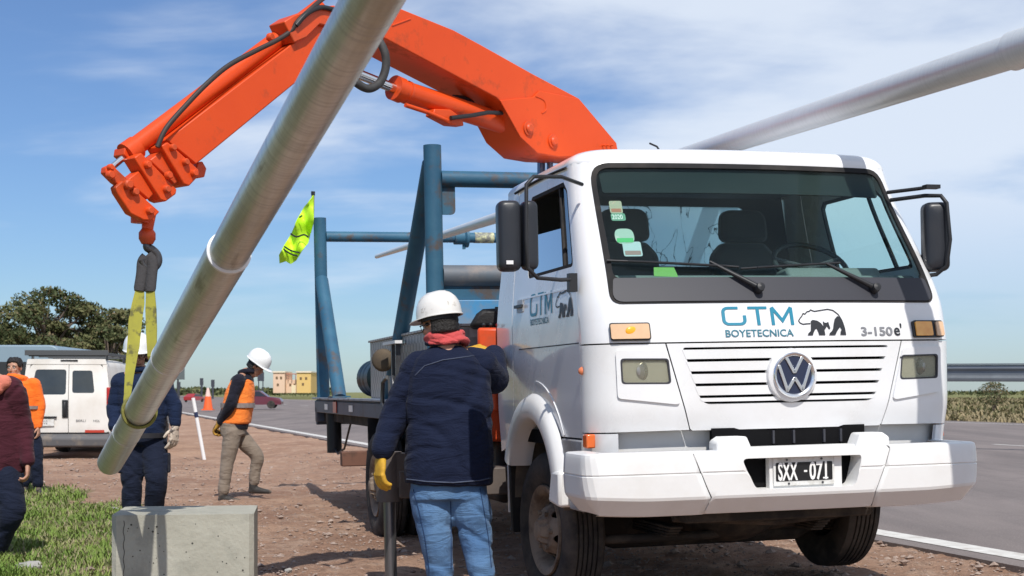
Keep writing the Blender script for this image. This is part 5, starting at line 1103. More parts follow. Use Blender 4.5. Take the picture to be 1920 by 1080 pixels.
mb = MB(); p = [(-hw+.03+.9*(hw-.03)*2/1.9*i/22, -.3212, .155+.012*math.sin(i*.9)+.004*(i % 3)-.0012*i) for i in range(24)]; mb.tube(p, .0016, 4); p = [(-hw+.07+.004*math.sin(i*1.7), -.3212, .02+i*(zt-.05)/24) for i in range(25)]; mb.tube(p, .0018, 4); B(mb, 'hairline_crack', MATS['pock'], cbk, ang=None)
# ------------------------------------------------------------------ flag
fm = mat('flag_hivis', (.62, .95, .02), .6, col2=(.50, .85, .03), vs=6); fm.node_tree.nodes['Principled BSDF'].inputs['Subsurface Weight'].default_value = 0
FY = 17.0
f0 = P(587, 362, FY); flg = empty('warning_flag', P(587, 410, FY), 'fluorescent yellow-green warning flag drooping from the rear rack post', 'flag')
mb = MB(); mb.tube([P(587, 360, FY-.02), P(586, 412, FY)], .018, 8); B(mb, 'flag_stick', mat('stick_olive', (.30, .33, .06), .6), flg, 'world'); mb = MB(); mb.cyl(P(587, 366, FY-.02), P(587, 359, FY-.02), .024, 8); B(mb, 'stick_cap', blk, flg, 'world')
outl = [(584, 372), (588, 366), (587, 420), (582, 440), (578, 456), (566, 470), (556, 488), (546, 495), (536, 490), (524, 494), (523, 478), (534, 458), (546, 438), (558, 410), (570, 388)]
mb = panel([(p[0], -p[1]) for p in outl], lambda x, y: P(x, -y, FY-.06+.10*math.sin(x*.16+y*.05)+.05*math.sin(y*.11)), (), 6, .006, out=(0, -1, 0)); fo = B(mb, 'flag_cloth', fm, flg, 'world', ang=60)
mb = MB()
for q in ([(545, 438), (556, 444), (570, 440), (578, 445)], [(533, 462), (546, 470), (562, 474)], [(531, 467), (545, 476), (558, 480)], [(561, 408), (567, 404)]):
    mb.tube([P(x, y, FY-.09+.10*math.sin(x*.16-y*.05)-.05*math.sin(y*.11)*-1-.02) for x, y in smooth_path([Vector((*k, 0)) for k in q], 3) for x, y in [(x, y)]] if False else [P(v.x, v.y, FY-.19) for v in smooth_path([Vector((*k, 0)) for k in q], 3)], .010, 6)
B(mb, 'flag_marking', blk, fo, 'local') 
# drum on the bed
p0 = TRM @ Vector((-.95, 7.45, 1.43)); dr = empty('oil_drum', Matrix.Translation(p0) @ Matrix.Rotation(math.radians(15), 4, 'Z'), 'small dark plastic drum lying behind the toolbox on the truck bed', 'drum')
mb = MB(); mb.lathe([(0, -.36), (.17, -.36), (.195, -.33), (.195, -.12), (.192, -.11), (.192, -.09), (.195, -.08), (.195, .08), (.192, .09), (.192, .11), (.195, .12), (.195, .33), (.17, .36), (0, .36)], (0, 0, 0), (0, 1, 0), 28); B(mb, 'drum_body', mat('drum_dark', (.008, .016, .02), .4, spec=.3), dr, ang=35)
mb = MB(); mb.cyl((-.08, -.36, .06), (-.08, -.385, .06), .03, 12); B(mb, 'bung', blk, dr)
# rocks and small things
def rock(px, py, w, h, label, m=stone_m):
    Y = HC*FPX/(py-HOR); c = P(px, py, Y); c.z = gz(c.x, Y); bm = bmesh.new(); bmesh.ops.create_icosphere(bm, subdivisions=3, radius=1)
    for v in bm.verts:
        n_ = noise.fractal(v.co*1.3+Vector((px, 0, 0)), 1, 2, 4); v.co *= 1+.35*n_; v.co.x *= w/2; v.co.y *= w*.38; v.co.z *= h*.6
        v.co.z += h*.25
    me = bpy.data.meshes.new('rock'); bm.to_mesh(me); bm.free(); o = put('rock', me, m, ang=25); o.location = c; tag(o, label, 'rock'); return o
greyst = mat('grey_stone', (.42, .41, .38), .9, col2=(.30, .29, .27), vs=8, bump=.4, bs=40)
rock(58, 1066, .20, .06, 'flat grey stone in the grass at the bottom left corner', greyst)
rock(541, 1072, .055, .03, 'pale flat stone on the dirt right of the concrete block', greyst)
rock(214, 955, .10, .03, 'flat pale stone behind the left edge of the concrete block', greyst)
# ------------------------------------------------------------------ people
from mathutils.bvhtree import BVHTree
skin_m = mat('skin', (.50, .28, .19), .5, col2=(.42, .21, .14), vs=14)
for _m in ('skin',): MATS[_m].node_tree.nodes['Principled BSDF'].inputs['Subsurface Weight'].default_value = .08
hair_m = mat('hair_black', (.012, .010, .009), .55, bump=.6, bs=90)
hat_m = mat('helmet_white', (.74, .73, .70), .32, coat=.3, dirt=(.30, .27, .22), damt=.6, ds=18, dsh=(.60, .68)); hat_c = mat('helmet_clean', (.80, .80, .79), .3, coat=.4)
def cloth(name, c1, c2, bs=260, sheen=.1, vs=5, dirt=None): return mat(name, c1, .85, col2=c2, vs=vs, vamt=.4, fold=.40, bump=.25, bs=bs, sheen=sheen, spec=.2, dirt=dirt, damt=.5, ds=3)
denim_j = cloth('jacket_navy', (.005, .009, .028), (.010, .016, .042), sheen=.05); jeans_m = cloth('jeans_blue', (.030, .090, .225), (.15, .28, .47), vs=3.6)
navy_w = cloth('workwear_navy', (.007, .015, .042), (.012, .022, .058), sheen=.05); navy_t = cloth('trousers_navy', (.008, .012, .028), (.012, .017, .036), sheen=.05)
orange_v = cloth('vest_orange', (.95, .20, .03), (.90, .26, .05)); taupe = cloth('trousers_taupe', (.27, .22, .175), (.20, .16, .125)); blackc = cloth('fleece_black', (.010, .010, .018), (.016, .016, .028))
maroon = cloth('jacket_maroon', (.050, .010, .018), (.075, .016, .026)); salmon = cloth('hood_salmon', (.72, .23, .16), (.62, .18, .12)); red_s = cloth('scarf_red', (.62, .10, .10), (.50, .07, .07))
glove_y = mat('glove_yellow', (.68, .40, .03), .7, col2=(.50, .27, .03), vs=25, bump=.2, bs=120); glove_b = mat('glove_beige', (.62, .52, .42), .75, dirt=(.06, .05, .05), damt=.9, ds=16, dsh=(.52, .60)); glove_br = mat('glove_mustard', (.50, .27, .04), .75, dirt=(.04, .03, .02), damt=.95, ds=16, dsh=(.47, .55))
boot_m = mat('boot', (.035, .032, .030), .7, dirt=(.25, .19, .14), damt=.5, ds=10); refl_m = mat('reflective_tape', (.30, .26, .25), .4, col2=(.2, .15, .13), vs=30)
def loft(mb, secs, n=22):
    vs_ = []
    for c, a, b_ in secs:
        for k in range(n):
            w = 2*PI*k/n; cs, sn = math.cos(w), math.sin(w); e = .82
            vs_.append(c+a*(abs(cs)**e*(1 if cs > 0 else -1))+b_*(abs(sn)**e*(1 if sn > 0 else -1)))
    m = len(secs); mb.add(vs_, [(i*n+k, i*n+(k+1) % n, (i+1)*n+(k+1) % n, (i+1)*n+k) for i in range(m-1) for k in range(n)]+[tuple(range(n))[::-1], tuple((m-1)*n+k for k in range(n))])
def limb(mb, pts, rs, n=16):
    q = [Vector((*p, r)) if False else (Vector(p), r) for p, r in zip(pts, rs)]; out = []; rr = []
    for i in range(len(q)-1):
        p0, p1, p2, p3 = q[max(i-1, 0)][0], q[i][0], q[i+1][0], q[min(i+2, len(q)-1)][0]
        for j in range(7):
            t = j/7; out.append(.5*((2*p1)+(-p0+p2)*t+(2*p0-5*p1+4*p2-p3)*t*t+(-p0+3*p1-3*p2+p3)*t**3)); rr.append(q[i][1]+(q[i+1][1]-q[i][1])*t)
    out.append(q[-1][0]); rr.append(q[-1][1]); mb.tube(out, rr, n); mb.ball(out[0], rr[0], 14, 10); mb.ball(out[-1], rr[-1]*.98, 14, 10)
def wrinkle(me, amp, seed, f=1.0, zmin=None):
    nv = []; E = math.exp
    for v in me.vertices:
        p = v.co; w = noise.noise(Vector((p.x*2.5+seed, p.y*2.5, p.z*2.5))); q = noise.noise(Vector((p.x*2-seed, p.y*2, p.z*2+4)))
        b_ = noise.noise(Vector((p.x*6*f-p.z*5+w*3, p.y*6*f+seed, p.z*9*f+w*2))); c = noise.noise(Vector((p.x*24*f, p.y*24*f+seed, p.z*24*f)))
        k = max(0, .35+1.6*q); s1 = math.sin((p.z+.42*p.x+.25*p.y)*34*f+5.5*w+seed); s2 = math.sin((p.z-.75*p.x)*23*f+6*q+seed*2); k2 = max(0, .35-1.6*w)
        nv.append(v.normal*(amp*.5*w-amp*.85*k*max(0, s1)**3-amp*.7*k2*max(0, s2)**3+amp*.35*b_+amp*.07*c))
    for v, d in zip(me.vertices, nv): v.co += d
def cloth_obj(mb, name, m, par, vox, amp, seed, smo=4, f=1.0, space='world'):
    me = remesh(mb, vox, smo); wrinkle(me, amp, seed, f); return put(name, me, m, par, space, ang=None, fix=False)
def sm_all(o):
    for p in o.data.polygons: p.use_smooth = True
    return o
def hand(mb, w, d, nrm, side, sc=1.0, curl=.6, fr=.0095, spread=.1, thumb=1.0):
    """w wrist, d direction to fingers, nrm palm normal (fingers curl to it), side towards the thumb"""
    d = d.normalized(); nrm = (nrm-d*nrm.dot(d)).normalized(); s_ = d.cross(nrm).normalized()
    if s_.dot(side) < 0: s_ = -s_
    L_ = .095*sc; loft(mb, [(w-d*.02*sc, s_*.028*sc, nrm*.020*sc), (w+d*.02*sc, s_*.032*sc, nrm*.018*sc), (w+d*.06*sc, s_*.042*sc, nrm*.016*sc), (w+d*L_, s_*.042*sc, nrm*.012*sc)], 14)
    for k, (o, ln) in enumerate(((.032, .072), (.011, .082), (-.011, .077), (-.032, .060))):
        p = w+d*(L_-.008)+s_*o*sc; pts = [p]; ang = 0; c_ = curl*(1+.12*k)
        for sg in (.45, .32, .23):
            ang += c_*.62; dd = (d*math.cos(ang)+nrm*math.sin(ang)+s_*spread*o*20*.35).normalized(); p = p+dd*ln*sg*sc; pts.append(p)
        limb(mb, pts, [fr*sc*1.08, fr*sc, fr*sc*.93, fr*sc*.8], 10)
    p = w+d*.028*sc+s_*.030*sc; t1 = p+(s_*.75*thumb+d*.6+nrm*.35).normalized()*.036*sc; t2 = t1+(s_*.25*thumb+d*.85+nrm*.5).normalized()*.034*sc; limb(mb, [p-s_*.012*sc, p, t1, t2], [.014*sc, .014*sc, .0115*sc, .0095*sc], 10)
def frame(f, tilt=0):
    f = Vector(f).normalized(); r = f.cross(Vector((0, 0, 1))).normalized(); u = r.cross(f).normalized()
    if tilt: q = Matrix.Rotation(tilt, 3, f); r = q @ r; u = q @ u
    return f, r, u
def head(mb, c, f, r, u, sc=1.0):
    def q(a, b_, h): return c+(f*a+r*b_+u*h)*sc
    Rm = Matrix((r, f, u)).transposed()
    mb.ball(q(-.012, 0, .030), .088*sc, 20, 14, (.86, 1.06, .98), Rm); mb.ball(q(.022, 0, -.035), .066*sc, 18, 12, (.88, 1.0, 1.15), Rm); mb.ball(q(.052, 0, -.088), .030*sc, 12, 8, (1.15, .85, .8), Rm)
    loft(mb, [(q(.072, 0, .030), r*.008*sc, u*.008*sc+f*.0), (q(.085, 0, .010), r*.010*sc, u*.012*sc), (q(.108, 0, -.020), r*.014*sc, u*.011*sc), (q(.088, 0, -.036), r*.015*sc, u*.006*sc)], 10)
    for s_ in (-1, 1):
        mb.ball(q(.066, s_*.032, .026), .017*sc, 10, 7, (1.5, .8, .7), Rm); mb.ball(q(.060, s_*.038, -.020), .020*sc, 10, 7, (1.1, .8, .9), Rm); mb.ball(q(-.006, s_*.080, -.004), .020*sc, 10, 7, (.42, .85, 1.5), Rm)
    mb.ball(q(.080, 0, -.056), .014*sc, 10, 6, (1.7, .7, .55), Rm); limb(mb, [q(-.015, 0, -.04), q(-.03, 0, -.13), q(-.035, 0, -.19)], [.058*sc, .055*sc, .060*sc])
def face(par, c, f, r, u, sc=1.0, glasses=False, hairstyle='cap', open_m=False):
    def q(a, b_, h): return c+(f*a+r*b_+u*h)*sc
    Rm = Matrix((r, f, u)).transposed()
    for s_ in (-1, 1):
        mb = MB(); mb.ball(q(.073, s_*.031, .008), .0115*sc, 12, 8, (1.25, .55, .7), Rm); e = B(mb, 'eye', mat('eye_white', (.55, .52, .50), .3), par, 'local', ang=60)
        mb = MB(); mb.ball(q(.079, s_*.031, .008), .0055*sc, 10, 6, (1, .5, 1), Rm); B(mb, 'iris', hair_m, e, 'local', ang=60)
        mb = MB(); mb.tube([q(.080, s_*.016, .026), q(.083, s_*.032, .031), q(.074, s_*.048, .026)], .0042*sc, 6); B(mb, 'eyebrow', hair_m, par, 'local')
    mb = MB(); mb.tube([q(.084, -.022, -.056), q(.093, 0, -.058), q(.084, .022, -.056)], .0045*sc, 8); B(mb, 'mouth', mat('lips', (.26, .10, .08), .5), par, 'local')
    mb = MB()
    if hairstyle == 'full':
        for i in range(150):
            a = random.uniform(0, 2*PI); h = random.uniform(.015, .115); b_ = .088*math.sqrt(max(0, 1-((h-.03)/.10)**2)); x_ = math.cos(a)*b_; 
            if x_ > .045 and h < .075: continue
            mb.ball(q(-.012+x_*1.05, math.sin(a)*b_*.88, h), .020*sc, 8, 5)
    else:
        for i in range(16):
            a = PI*.5+PI*i/15 if True else 0
            for h in (-.035, -.01, .02): mb.ball(q(-.014+math.cos(a)*.088, math.sin(a)*.078, h), .019*sc, 8, 5)
        for s_ in (-1, 1): mb.ball(q(.03, s_*.072, .012), .014*sc, 8, 5)
    me = remesh(mb, .008*sc, 2); put('hair', me, hair_m, par, 'local', ang=None, fix=False)
    if glasses:
        gl = MB()
        for s_ in (-1, 1): gl.lathe([(.021*sc, -.002), (.024*sc, 0), (.021*sc, .002)], q(.092, s_*.031, .006), f+r*s_*.25, 18, closed=True); gl.tube([q(.090, s_*.054, .010), q(.05, s_*.078, .010), q(-.01, s_*.084, .006)], .0035*sc, 6)
        gl.tube([q(.094, -.012, .010), q(.098, 0, .012), q(.094, .012, .010)], .003*sc, 6); g = B(gl, 'glasses', mat('glasses_frame', (.03, .02, .02), .3), par, 'local', ang=60)
def helmet(par, c, f, r, u, sc=1.0, m=None, label=None):
    m = m or hat_m; Rm = Matrix((r, f, u)).transposed(); base = c+u*.045*sc-f*.010*sc; mb = MB(); n = 40; prof = [(1.0, 0), (1.0, .02), (.985, .045), (.93, .075), (.82, .102), (.65, .124), (.42, .138), (.2, .144), (.01, .145)]
    vs_ = []
    for s_, h in prof:
        for k in range(n):
            w = 2*PI*k/n; rx = .110*s_; ry = .133*s_; x_, y_ = math.sin(w)*rx, math.cos(w)*ry; rid = .004*math.exp(-(x_/.012)**2)+.003*math.exp(-((abs(x_)-.035)/.008)**2) if h > .03 else 0
            vs_.append(base+(r*x_+f*y_+u*(h+rid))*sc)
    mb.add(vs_, [(i*n+k, i*n+(k+1) % n, (i+1)*n+(k+1) % n, (i+1)*n+k) for i in range(len(prof)-1) for k in range(n)]+[tuple((len(prof)-1)*n+k for k in range(n))])
    # brim
    vs_ = []; 
    for lay in (0, 1, 2, 3):
        for k in range(n):
            w = 2*PI*k/n; fw = max(0, math.cos(w))**1.5; out = (.006+.046*fw) if lay in (1, 2) else -.004; h = (.004-.012*fw if lay in (1, 2) else .004)+(.0 if lay < 2 else -.005); rx = .110+out*(1 if fw < .01 else .55); ry = .133+out
            vs_.append(base+(r*math.sin(w)*rx+f*math.cos(w)*ry+u*h)*sc)
    mb.add(vs_, [(i*n+k, i*n+(k+1) % n, ((i+1) % 4)*n+(k+1) % n, ((i+1) % 4)*n+k) for i in range(4) for k in range(n)])
    o = B(mb, 'hard_hat', m, par, 'local', ang=38, label=label)
    b2 = MB(); b2.lathe([(.098*sc, -.008), (.103*sc, -.008), (.103*sc, .02), (.098*sc, .02)], base-u*.012*sc, u, 32, closed=True); B(b2, 'head_band', mat('band_dark', (.02, .02, .022), .7), o, 'local'); return o
def boots(par, an, toe, sc=1.0, m=None):
    mb = MB(); d = (toe-an); d.z = 0; L_ = d.length; d.normalize(); s_ = Vector((-d.y, d.x, 0)); z0 = toe.z; U = Vector((0, 0, 1)); sl = (toe-an).normalized()
    limb(mb, [an+U*.03, an-U*.03, an-U*.055+d*.02], [.052*sc, .050*sc, .046*sc]); loft(mb, [(an-d*.055*sc-U*.058, s_*.030*sc, U*.030*sc), (an-d*.03*sc-U*.055, s_*.040*sc, U*.042*sc), (an+d*.06*sc-U*.058, s_*.044*sc, U*.042*sc), (an+d*.13*sc-U*.070, s_*.048*sc, U*.030*sc), (an+d*.185*sc-U*.075, s_*.040*sc, U*.026*sc), (an+d*.215*sc-U*.080, s_*.022*sc, U*.016*sc)], 16)
    me = remesh(mb, .009, 2); return put('boot', me, m or boot_m, par, 'local', ang=None, fix=False)
def person(label, Y, J, cfg):
    g = lambda k: P(J[k][0], J[k][1], Y+(J[k][2] if len(J[k]) > 2 else 0))
    sc = cfg.get('sc', 1.0); gx = g('pelvis'); origin = Vector((gx.x, gx.y, gz(gx.x, gx.y)))
    random.seed(int(Y*100)); f, r, u = frame(cfg['face'], cfg.get('tilt', 0)); hc = g('head'); bm_ = MB(); head(bm_, hc, f, r, u, sc*cfg.get('hs', 1))
    bf = Vector((*cfg['body'], 0)).normalized(); br = bf.cross(Vector((0, 0, 1)))
    if br.dot(Vector((1, 0, 0))) < 0 and False: br = -br
    neck = g('neck'); pel = g('pelvis'); chest = neck.lerp(pel, .35)
    limb(bm_, [hc-u*.10*sc, neck, chest, pel], [.055*sc, .07*sc, .10*sc, .10*sc])
    for s_ in 'LR':
        limb(bm_, [neck.lerp(g('sh'+s_), .3), g('sh'+s_), g('el'+s_), g('wr'+s_)], [.05*sc, .05*sc, .04*sc, .028*sc]); limb(bm_, [pel, g('hip'+s_), g('kn'+s_), g('an'+s_)], [.08*sc, .07*sc, .05*sc, .038*sc])
        hd = cfg['hand'+s_]
        if not hd.get('glove'): hand(bm_, g('wr'+s_), Vector(hd['d']), Vector(hd['n']), Vector(hd['s']), sc*1.05, hd.get('curl', .6), .0105)
    me = remesh(bm_, .0075, 1); me.transform(Matrix.Translation(-origin)); body = bpy.data.objects.new('person', me); COL.objects.link(body); me.materials.append(skin_m); body.location = origin; body.rotation_euler = (0, 0, 0)
    for p in me.polygons: p.use_smooth = True
    tag(body, label, 'person')
    # children are built in world coordinates under this
    class Pz: pass
    def cput(o): o.matrix_parent_inverse = Matrix.Translation(-origin); return o
    kids = []
    def C_(o): o.parent = body; return cput(o)
    before = set(bpy.data.objects)
    face(body, hc, f, r, u, sc*cfg.get('hs', 1), cfg.get('glasses'), cfg.get('hair', 'cap'))
    if cfg.get('hat'): helmet(body, hc, f, r, u, sc*cfg.get('hats', 1.0), cfg['hat'])
    for s_ in 'LR':
        hd = cfg['hand'+s_]
        if hd.get('glove'):
            gm = MB(); d = Vector(hd['d']).normalized(); hand(gm, g('wr'+s_)+d*.015, d, Vector(hd['n']), Vector(hd['s']), sc*hd.get('sc', 1.15), hd.get('curl', .6), .0115); limb(gm, [g('wr'+s_)-d*.05, g('wr'+s_)+d*.02], [.040*sc, .034*sc]); mm = remesh(gm, .0055, 1); put('glove', mm, hd['glove'], body, 'local', ang=None, fix=False)
    # trousers
    tm = MB(); tr = cfg['tr']; loft(tm, [(pel+Vector((0, 0, .10)), br*tr['w']*.95, bf*tr['d']*.95), (pel, br*tr['w'], bf*tr['d']), (pel-Vector((0, 0, .10)), br*tr['w']*.97, bf*tr['d']*.95)])
    for s_ in 'LR': k_ = g('kn'+s_); a_ = g('an'+s_); a_ = a_+(k_-a_).normalized()*.045; limb(tm, [g('hip'+s_), g('hip'+s_).lerp(k_, .5), k_, k_.lerp(a_, .5), a_], [tr['r'][0], tr['r'][0]*.5+tr['r'][1]*.5+.008, tr['r'][1], tr['r'][2], tr['r'][3]])
    cloth_obj(tm, 'trousers', tr['m'], body, cfg.get('vox', .013), cfg.get('wa', .009), Y*3.1, 4, cfg.get('wf', 1.0), 'local')
    for s_ in 'LR':
        if 'to'+s_ in J: boots(body, g('an'+s_), g('to'+s_), sc)
    # upper garment
    jm = MB(); jk = cfg['jk']; secs = []
    for px, py, hw, hd_, *dy in jk['secs']: secs.append((P(px, py, Y+(dy[0] if dy else 0)), br*hw, bf*hd_))
    loft(jm, secs)
    for s_ in 'LR':
      if cfg.get('sleeves'): jm0 = jm; jm = MB()
      limb(jm, [g('sh'+s_)*.7+neck*.3, g('sh'+s_), g('sh'+s_).lerp(g('el'+s_), .5), g('el'+s_), g('el'+s_).lerp(g('wr'+s_), .6), g('wr'+s_)-(g('wr'+s_)-g('el'+s_)).normalized()*.02], [jk['r'][0]*.8, jk['r'][0], jk['r'][1]*1.02, jk['r'][1], jk['r'][2]*1.05, jk['r'][2]])
      if cfg.get('sleeves'): cloth_obj(jm, 'sleeve', jk['m'], body, cfg.get('vox', .013), cfg.get('wa', .009)*1.1, Y*2.3+ord(s_), 4, cfg.get('wf', 1.0), 'local'); jm = jm0
    jo = cloth_obj(jm, jk['name'], jk['m'], body, cfg.get('vox', .013), cfg.get('wa', .009)*1.15, Y*1.7+4, 4, cfg.get('wf', 1.0), 'local')
    if 'collar' in cfg:
        cm = MB(); c0 = neck+(hc-neck)*.22; cc = cfg['collar']; pts = [c0+br*math.cos(a)*cc[1]+bf*math.sin(a)*cc[2]+Vector((0, 0, cc[4]*math.sin(a*1.0+1))) for a in [i*2*PI/14 for i in range(14)]]
        for a, b_ in zip(pts, pts[1:]+pts[:1]): limb(cm, [a, b_], [cc[3], cc[3]], 10)
        cloth_obj(cm, cfg.get('cname', 'collar'), cc[0], body, .010, .006, 9.3, 2, 1.6, 'local')
    if 'vest' in cfg:
        vm = MB(); vs_ = []
        for px, py, hw, hd_, *dy in cfg['vest']['secs']: vs_.append((P(px, py, Y+(dy[0] if dy else 0)), br*hw, bf*hd_))
        loft(vm, vs_); vo = cloth_obj(vm, 'vest', cfg['vest']['m'], body, .012, .006, 3.3, 3, 1, 'local'); me2 = vo.data
    for o in [o for o in bpy.data.objects if o not in before]:
        if o.parent is body: o.matrix_parent_inverse = Matrix.Translation(-origin)
    body['_o'] = 0; del body['_o']
    bpy.context.view_layer.update()
    return body, jo
def bvh_of(o):
    me = o.data; mw = Matrix() ; return BVHTree.FromPolygons([v.co.copy() for v in me.vertices], [tuple(p.vertices) for p in me.polygons])
def cast(b, px, py, lift=.003):
    c = Vector((0, 0, HC)); d = Vector(((px-960)/FPX, 1, (HOR-py)/FPX)).normalized(); h = b.ray_cast(c, d)
    return (h[0]-d*lift) if h[0] is not None else None
def seam(par, jo, pts, name, m, r=.003):
    b = bvh_of(jo); out = []
    for i in range(len(pts)-1):
        for j in range(10):
            t = j/10; q = cast(b, pts[i][0]+(pts[i+1][0]-pts[i][0])*t, pts[i][1]+(pts[i+1][1]-pts[i][1])*t)
            if q is not None: out.append(q)
    if len(out) > 2:
        mb = MB(); mb.tube(out, r, 6); return B(mb, name, m, jo, 'local', ang=60)
# the worker at the controls
YC = 8.75
body, jo = person('heavy worker in navy jacket and pale jeans, back turned, at the crane controls', YC,
    dict(head=(823, 611, -.02), neck=(836, 650), pelvis=(841, 905), shL=(782, 690), elL=(742, 778, .02), wrL=(716, 848, -.05), shR=(904, 684, .05), elR=(926, 710, .26), wrR=(926, 664, .62),
         hipL=(806, 925), knL=(817, 1005, .0), anL=(828, 1098, .05), hipR=(876, 925), knR=(892, 1005, .03), anR=(908, 1098, -.02), toL=(822, 1118, .28), toR=(918, 1120, .22)),
    dict(face=(-.86, .50, -.16), body=(-.12, 1), hat=hat_m, hats=1.06, hs=1.05, sc=1.04, glasses=True, wa=.013, vox=.0095, wf=.9, sleeves=1,
         handL=dict(d=(-.10, -.05, -1), n=(.8, .5, 0), s=(-.2, 1, 0), glove=glove_y, curl=.55, sc=1.32), handR=dict(d=(-.75, .35, .3), n=(0, .2, -1), s=(-.2, -.9, .3), glove=glove_y, curl=.9, sc=1.3),
         tr=dict(m=jeans_m, w=.235, d=.16, r=[.128, .104, .088, .082]), collar=(denim_j, .105, .10, .020, .01),
         jk=dict(name='jacket', m=denim_j, r=[.098, .098, .074], secs=[(838, 648, .09, .09), (838, 660, .15, .12), (841, 674, .215, .145), (842, 700, .255, .165), (843, 760, .272, .18), (842, 830, .270, .19), (841, 880, .272, .195), (841, 905, .268, .19), (841, 908, .25, .17)])))
stm = mat('stitching', (.06, .075, .12), .8)
seam(body, jo, [(778, 704), (796, 686), (830, 675), (880, 668), (903, 664)], 'yoke_seam', stm, .0032)
seam(body, jo, [(758, 898), (800, 903), (850, 905), (900, 901), (922, 896)], 'hem_seam', stm, .004)
trs = [o for o in body.children if o.name.startswith('trousers')][0]
jst = mat('jeans_seam', (.015, .045, .12), .8)
for pl_ in ([(775, 918), (786, 960), (797, 1010), (806, 1078)], [(900, 915), (908, 960), (916, 1010), (922, 1070)], [(845, 940), (846, 990), (846, 1040), (846, 1070)]): seam(body, trs, pl_, 'leg_seam', jst, .0028)
sc_ = MB()
for (cx0, cy0, ra, rb, rt, ph_) in ((834, 637, .108, .112, .025, .3), (836, 629, .095, .098, .024, 1.4), (838, 643, .122, .122, .020, 2.2)):
    c0 = P(cx0, cy0, YC+.0); ring_ = [c0+Vector((math.cos(i*2*PI/18)*ra, math.sin(i*2*PI/18)*rb, .014*math.sin(i*2*PI/18*2+ph_)-.012*math.sin(i*2*PI/18))) for i in range(18)]
    for p_, q_ in zip(ring_, ring_[1:]+ring_[:1]): limb(sc_, [p_, q_], [rt, rt], 10)
so_ = cloth_obj(sc_, 'scarf', red_s, body, .008, .010, 2.2, 2, 2.2); 
# man behind the pole
Y2 = 12.3
b2, j2 = person('worker in navy sweater and cargo trousers, half hidden behind the hanging pole', Y2,
    dict(head=(258, 668, 0), neck=(264, 700), pelvis=(268, 812), shL=(226, 716), elL=(214, 765, -.02), wrL=(214, 805, -.12), shR=(305, 716), elR=(327, 762), wrR=(329, 797, -.03),
         hipL=(250, 832), knL=(247, 905, -.05), anL=(246, 988, 0), hipR=(289, 832), knR=(293, 905, -.10), anR=(286, 985, .05), toL=(243, 1005, -.22), toR=(290, 1003, -.2)),
    dict(face=(.30, -1, -.12), body=(.05, -1), hat=hat_c, hats=1.08, hs=1.0, sc=1.0, glasses=True, handL=dict(d=(.2, -.3, -1), n=(1, 0, 0), s=(0, -1, 0)), handR=dict(d=(-.08, -.10, -1), n=(-.7, .4, 0), s=(-.4, -1, 0), glove=glove_b, curl=.5, sc=1.25),
         tr=dict(m=navy_t, w=.185, d=.13, r=[.112, .092, .085, .080]), collar=(navy_w, .075, .075, .028, .0), 
         jk=dict(name='sweater', m=navy_w, r=[.080, .068, .050], secs=[(264, 698, .07, .07), (264, 706, .15, .10), (266, 720, .205, .13), (267, 760, .205, .14), (268, 800, .195, .14), (268, 818, .185, .13), (268, 820, .17, .12)])))
mb = MB(); mb.lathe([(.19, -.022), (.198, -.02), (.198, .02), (.19, .022)], P(268, 816, Y2), (0, 0, 1), 28, closed=True); bo = B(mb, 'belt', mat('belt', (.02, .02, .025), .6), None); bo.parent = b2; bo.matrix_parent_inverse = Matrix.Translation(-b2.location)
for (x0, y0) in ((312, 868), (229, 868)):
    mb = MB(); c = P(x0, y0, Y2-.04); mb.box(c, (.05, .13, .17)); o = B(mb, 'cargo_pocket', navy_t, None, bev=.015); o.parent = b2; o.matrix_parent_inverse = Matrix.Translation(-b2.location)
# walking man
Y3 = 17.0
b3, j3 = person('walking worker in orange vest and taupe trousers, head down, hands behind his back', Y3,
    dict(head=(481, 687, 0), neck=(459, 702), pelvis=(438, 800), shL=(444, 716, .17), elL=(428, 760, .22), wrL=(412, 790, .08), shR=(447, 715, -.17), elR=(432, 758, -.22), wrR=(413, 792, -.08),
         hipL=(444, 812, .09), knL=(482, 856, .10), anL=(475, 910, .12), hipR=(436, 812, -.09), knR=(426, 868, -.10), anR=(418, 927, -.12), toL=(505, 920, .12), toR=(443, 940, -.12)),
    dict(face=(.92, -.22, -.62), body=(1, -.12), hat=hat_c, hats=1.12, hs=1.0, sc=1.0, glasses=False, handL=dict(d=(-.3, -.8, -.6), n=(.5, 0, -.5), s=(0, 0, 1), glove=glove_br, curl=1.0, sc=1.2), handR=dict(d=(-.55, .5, -.7), n=(.5, 0, -.5), s=(0, 0, 1), glove=glove_br, curl=1.1, sc=1.3),
         tr=dict(m=taupe, w=.17, d=.15, r=[.108, .080, .070, .068]), collar=(blackc, .075, .085, .034, .02),
         jk=dict(name='sweater', m=blackc, r=[.082, .068, .052], secs=[(460, 700, .07, .08), (456, 710, .14, .12), (452, 728, .155, .145), (446, 760, .16, .165), (440, 795, .165, .160), (439, 806, .165, .155), (439, 808, .15, .14)]),
         vest=dict(m=orange_v, secs=[(458, 705, .11, .095), (454, 714, .155, .13), (450, 735, .168, .170), (446, 762, .175, .185), (441, 792, .180, .180), (440, 795, .17, .17)])))
mb = MB(); o_ = b3
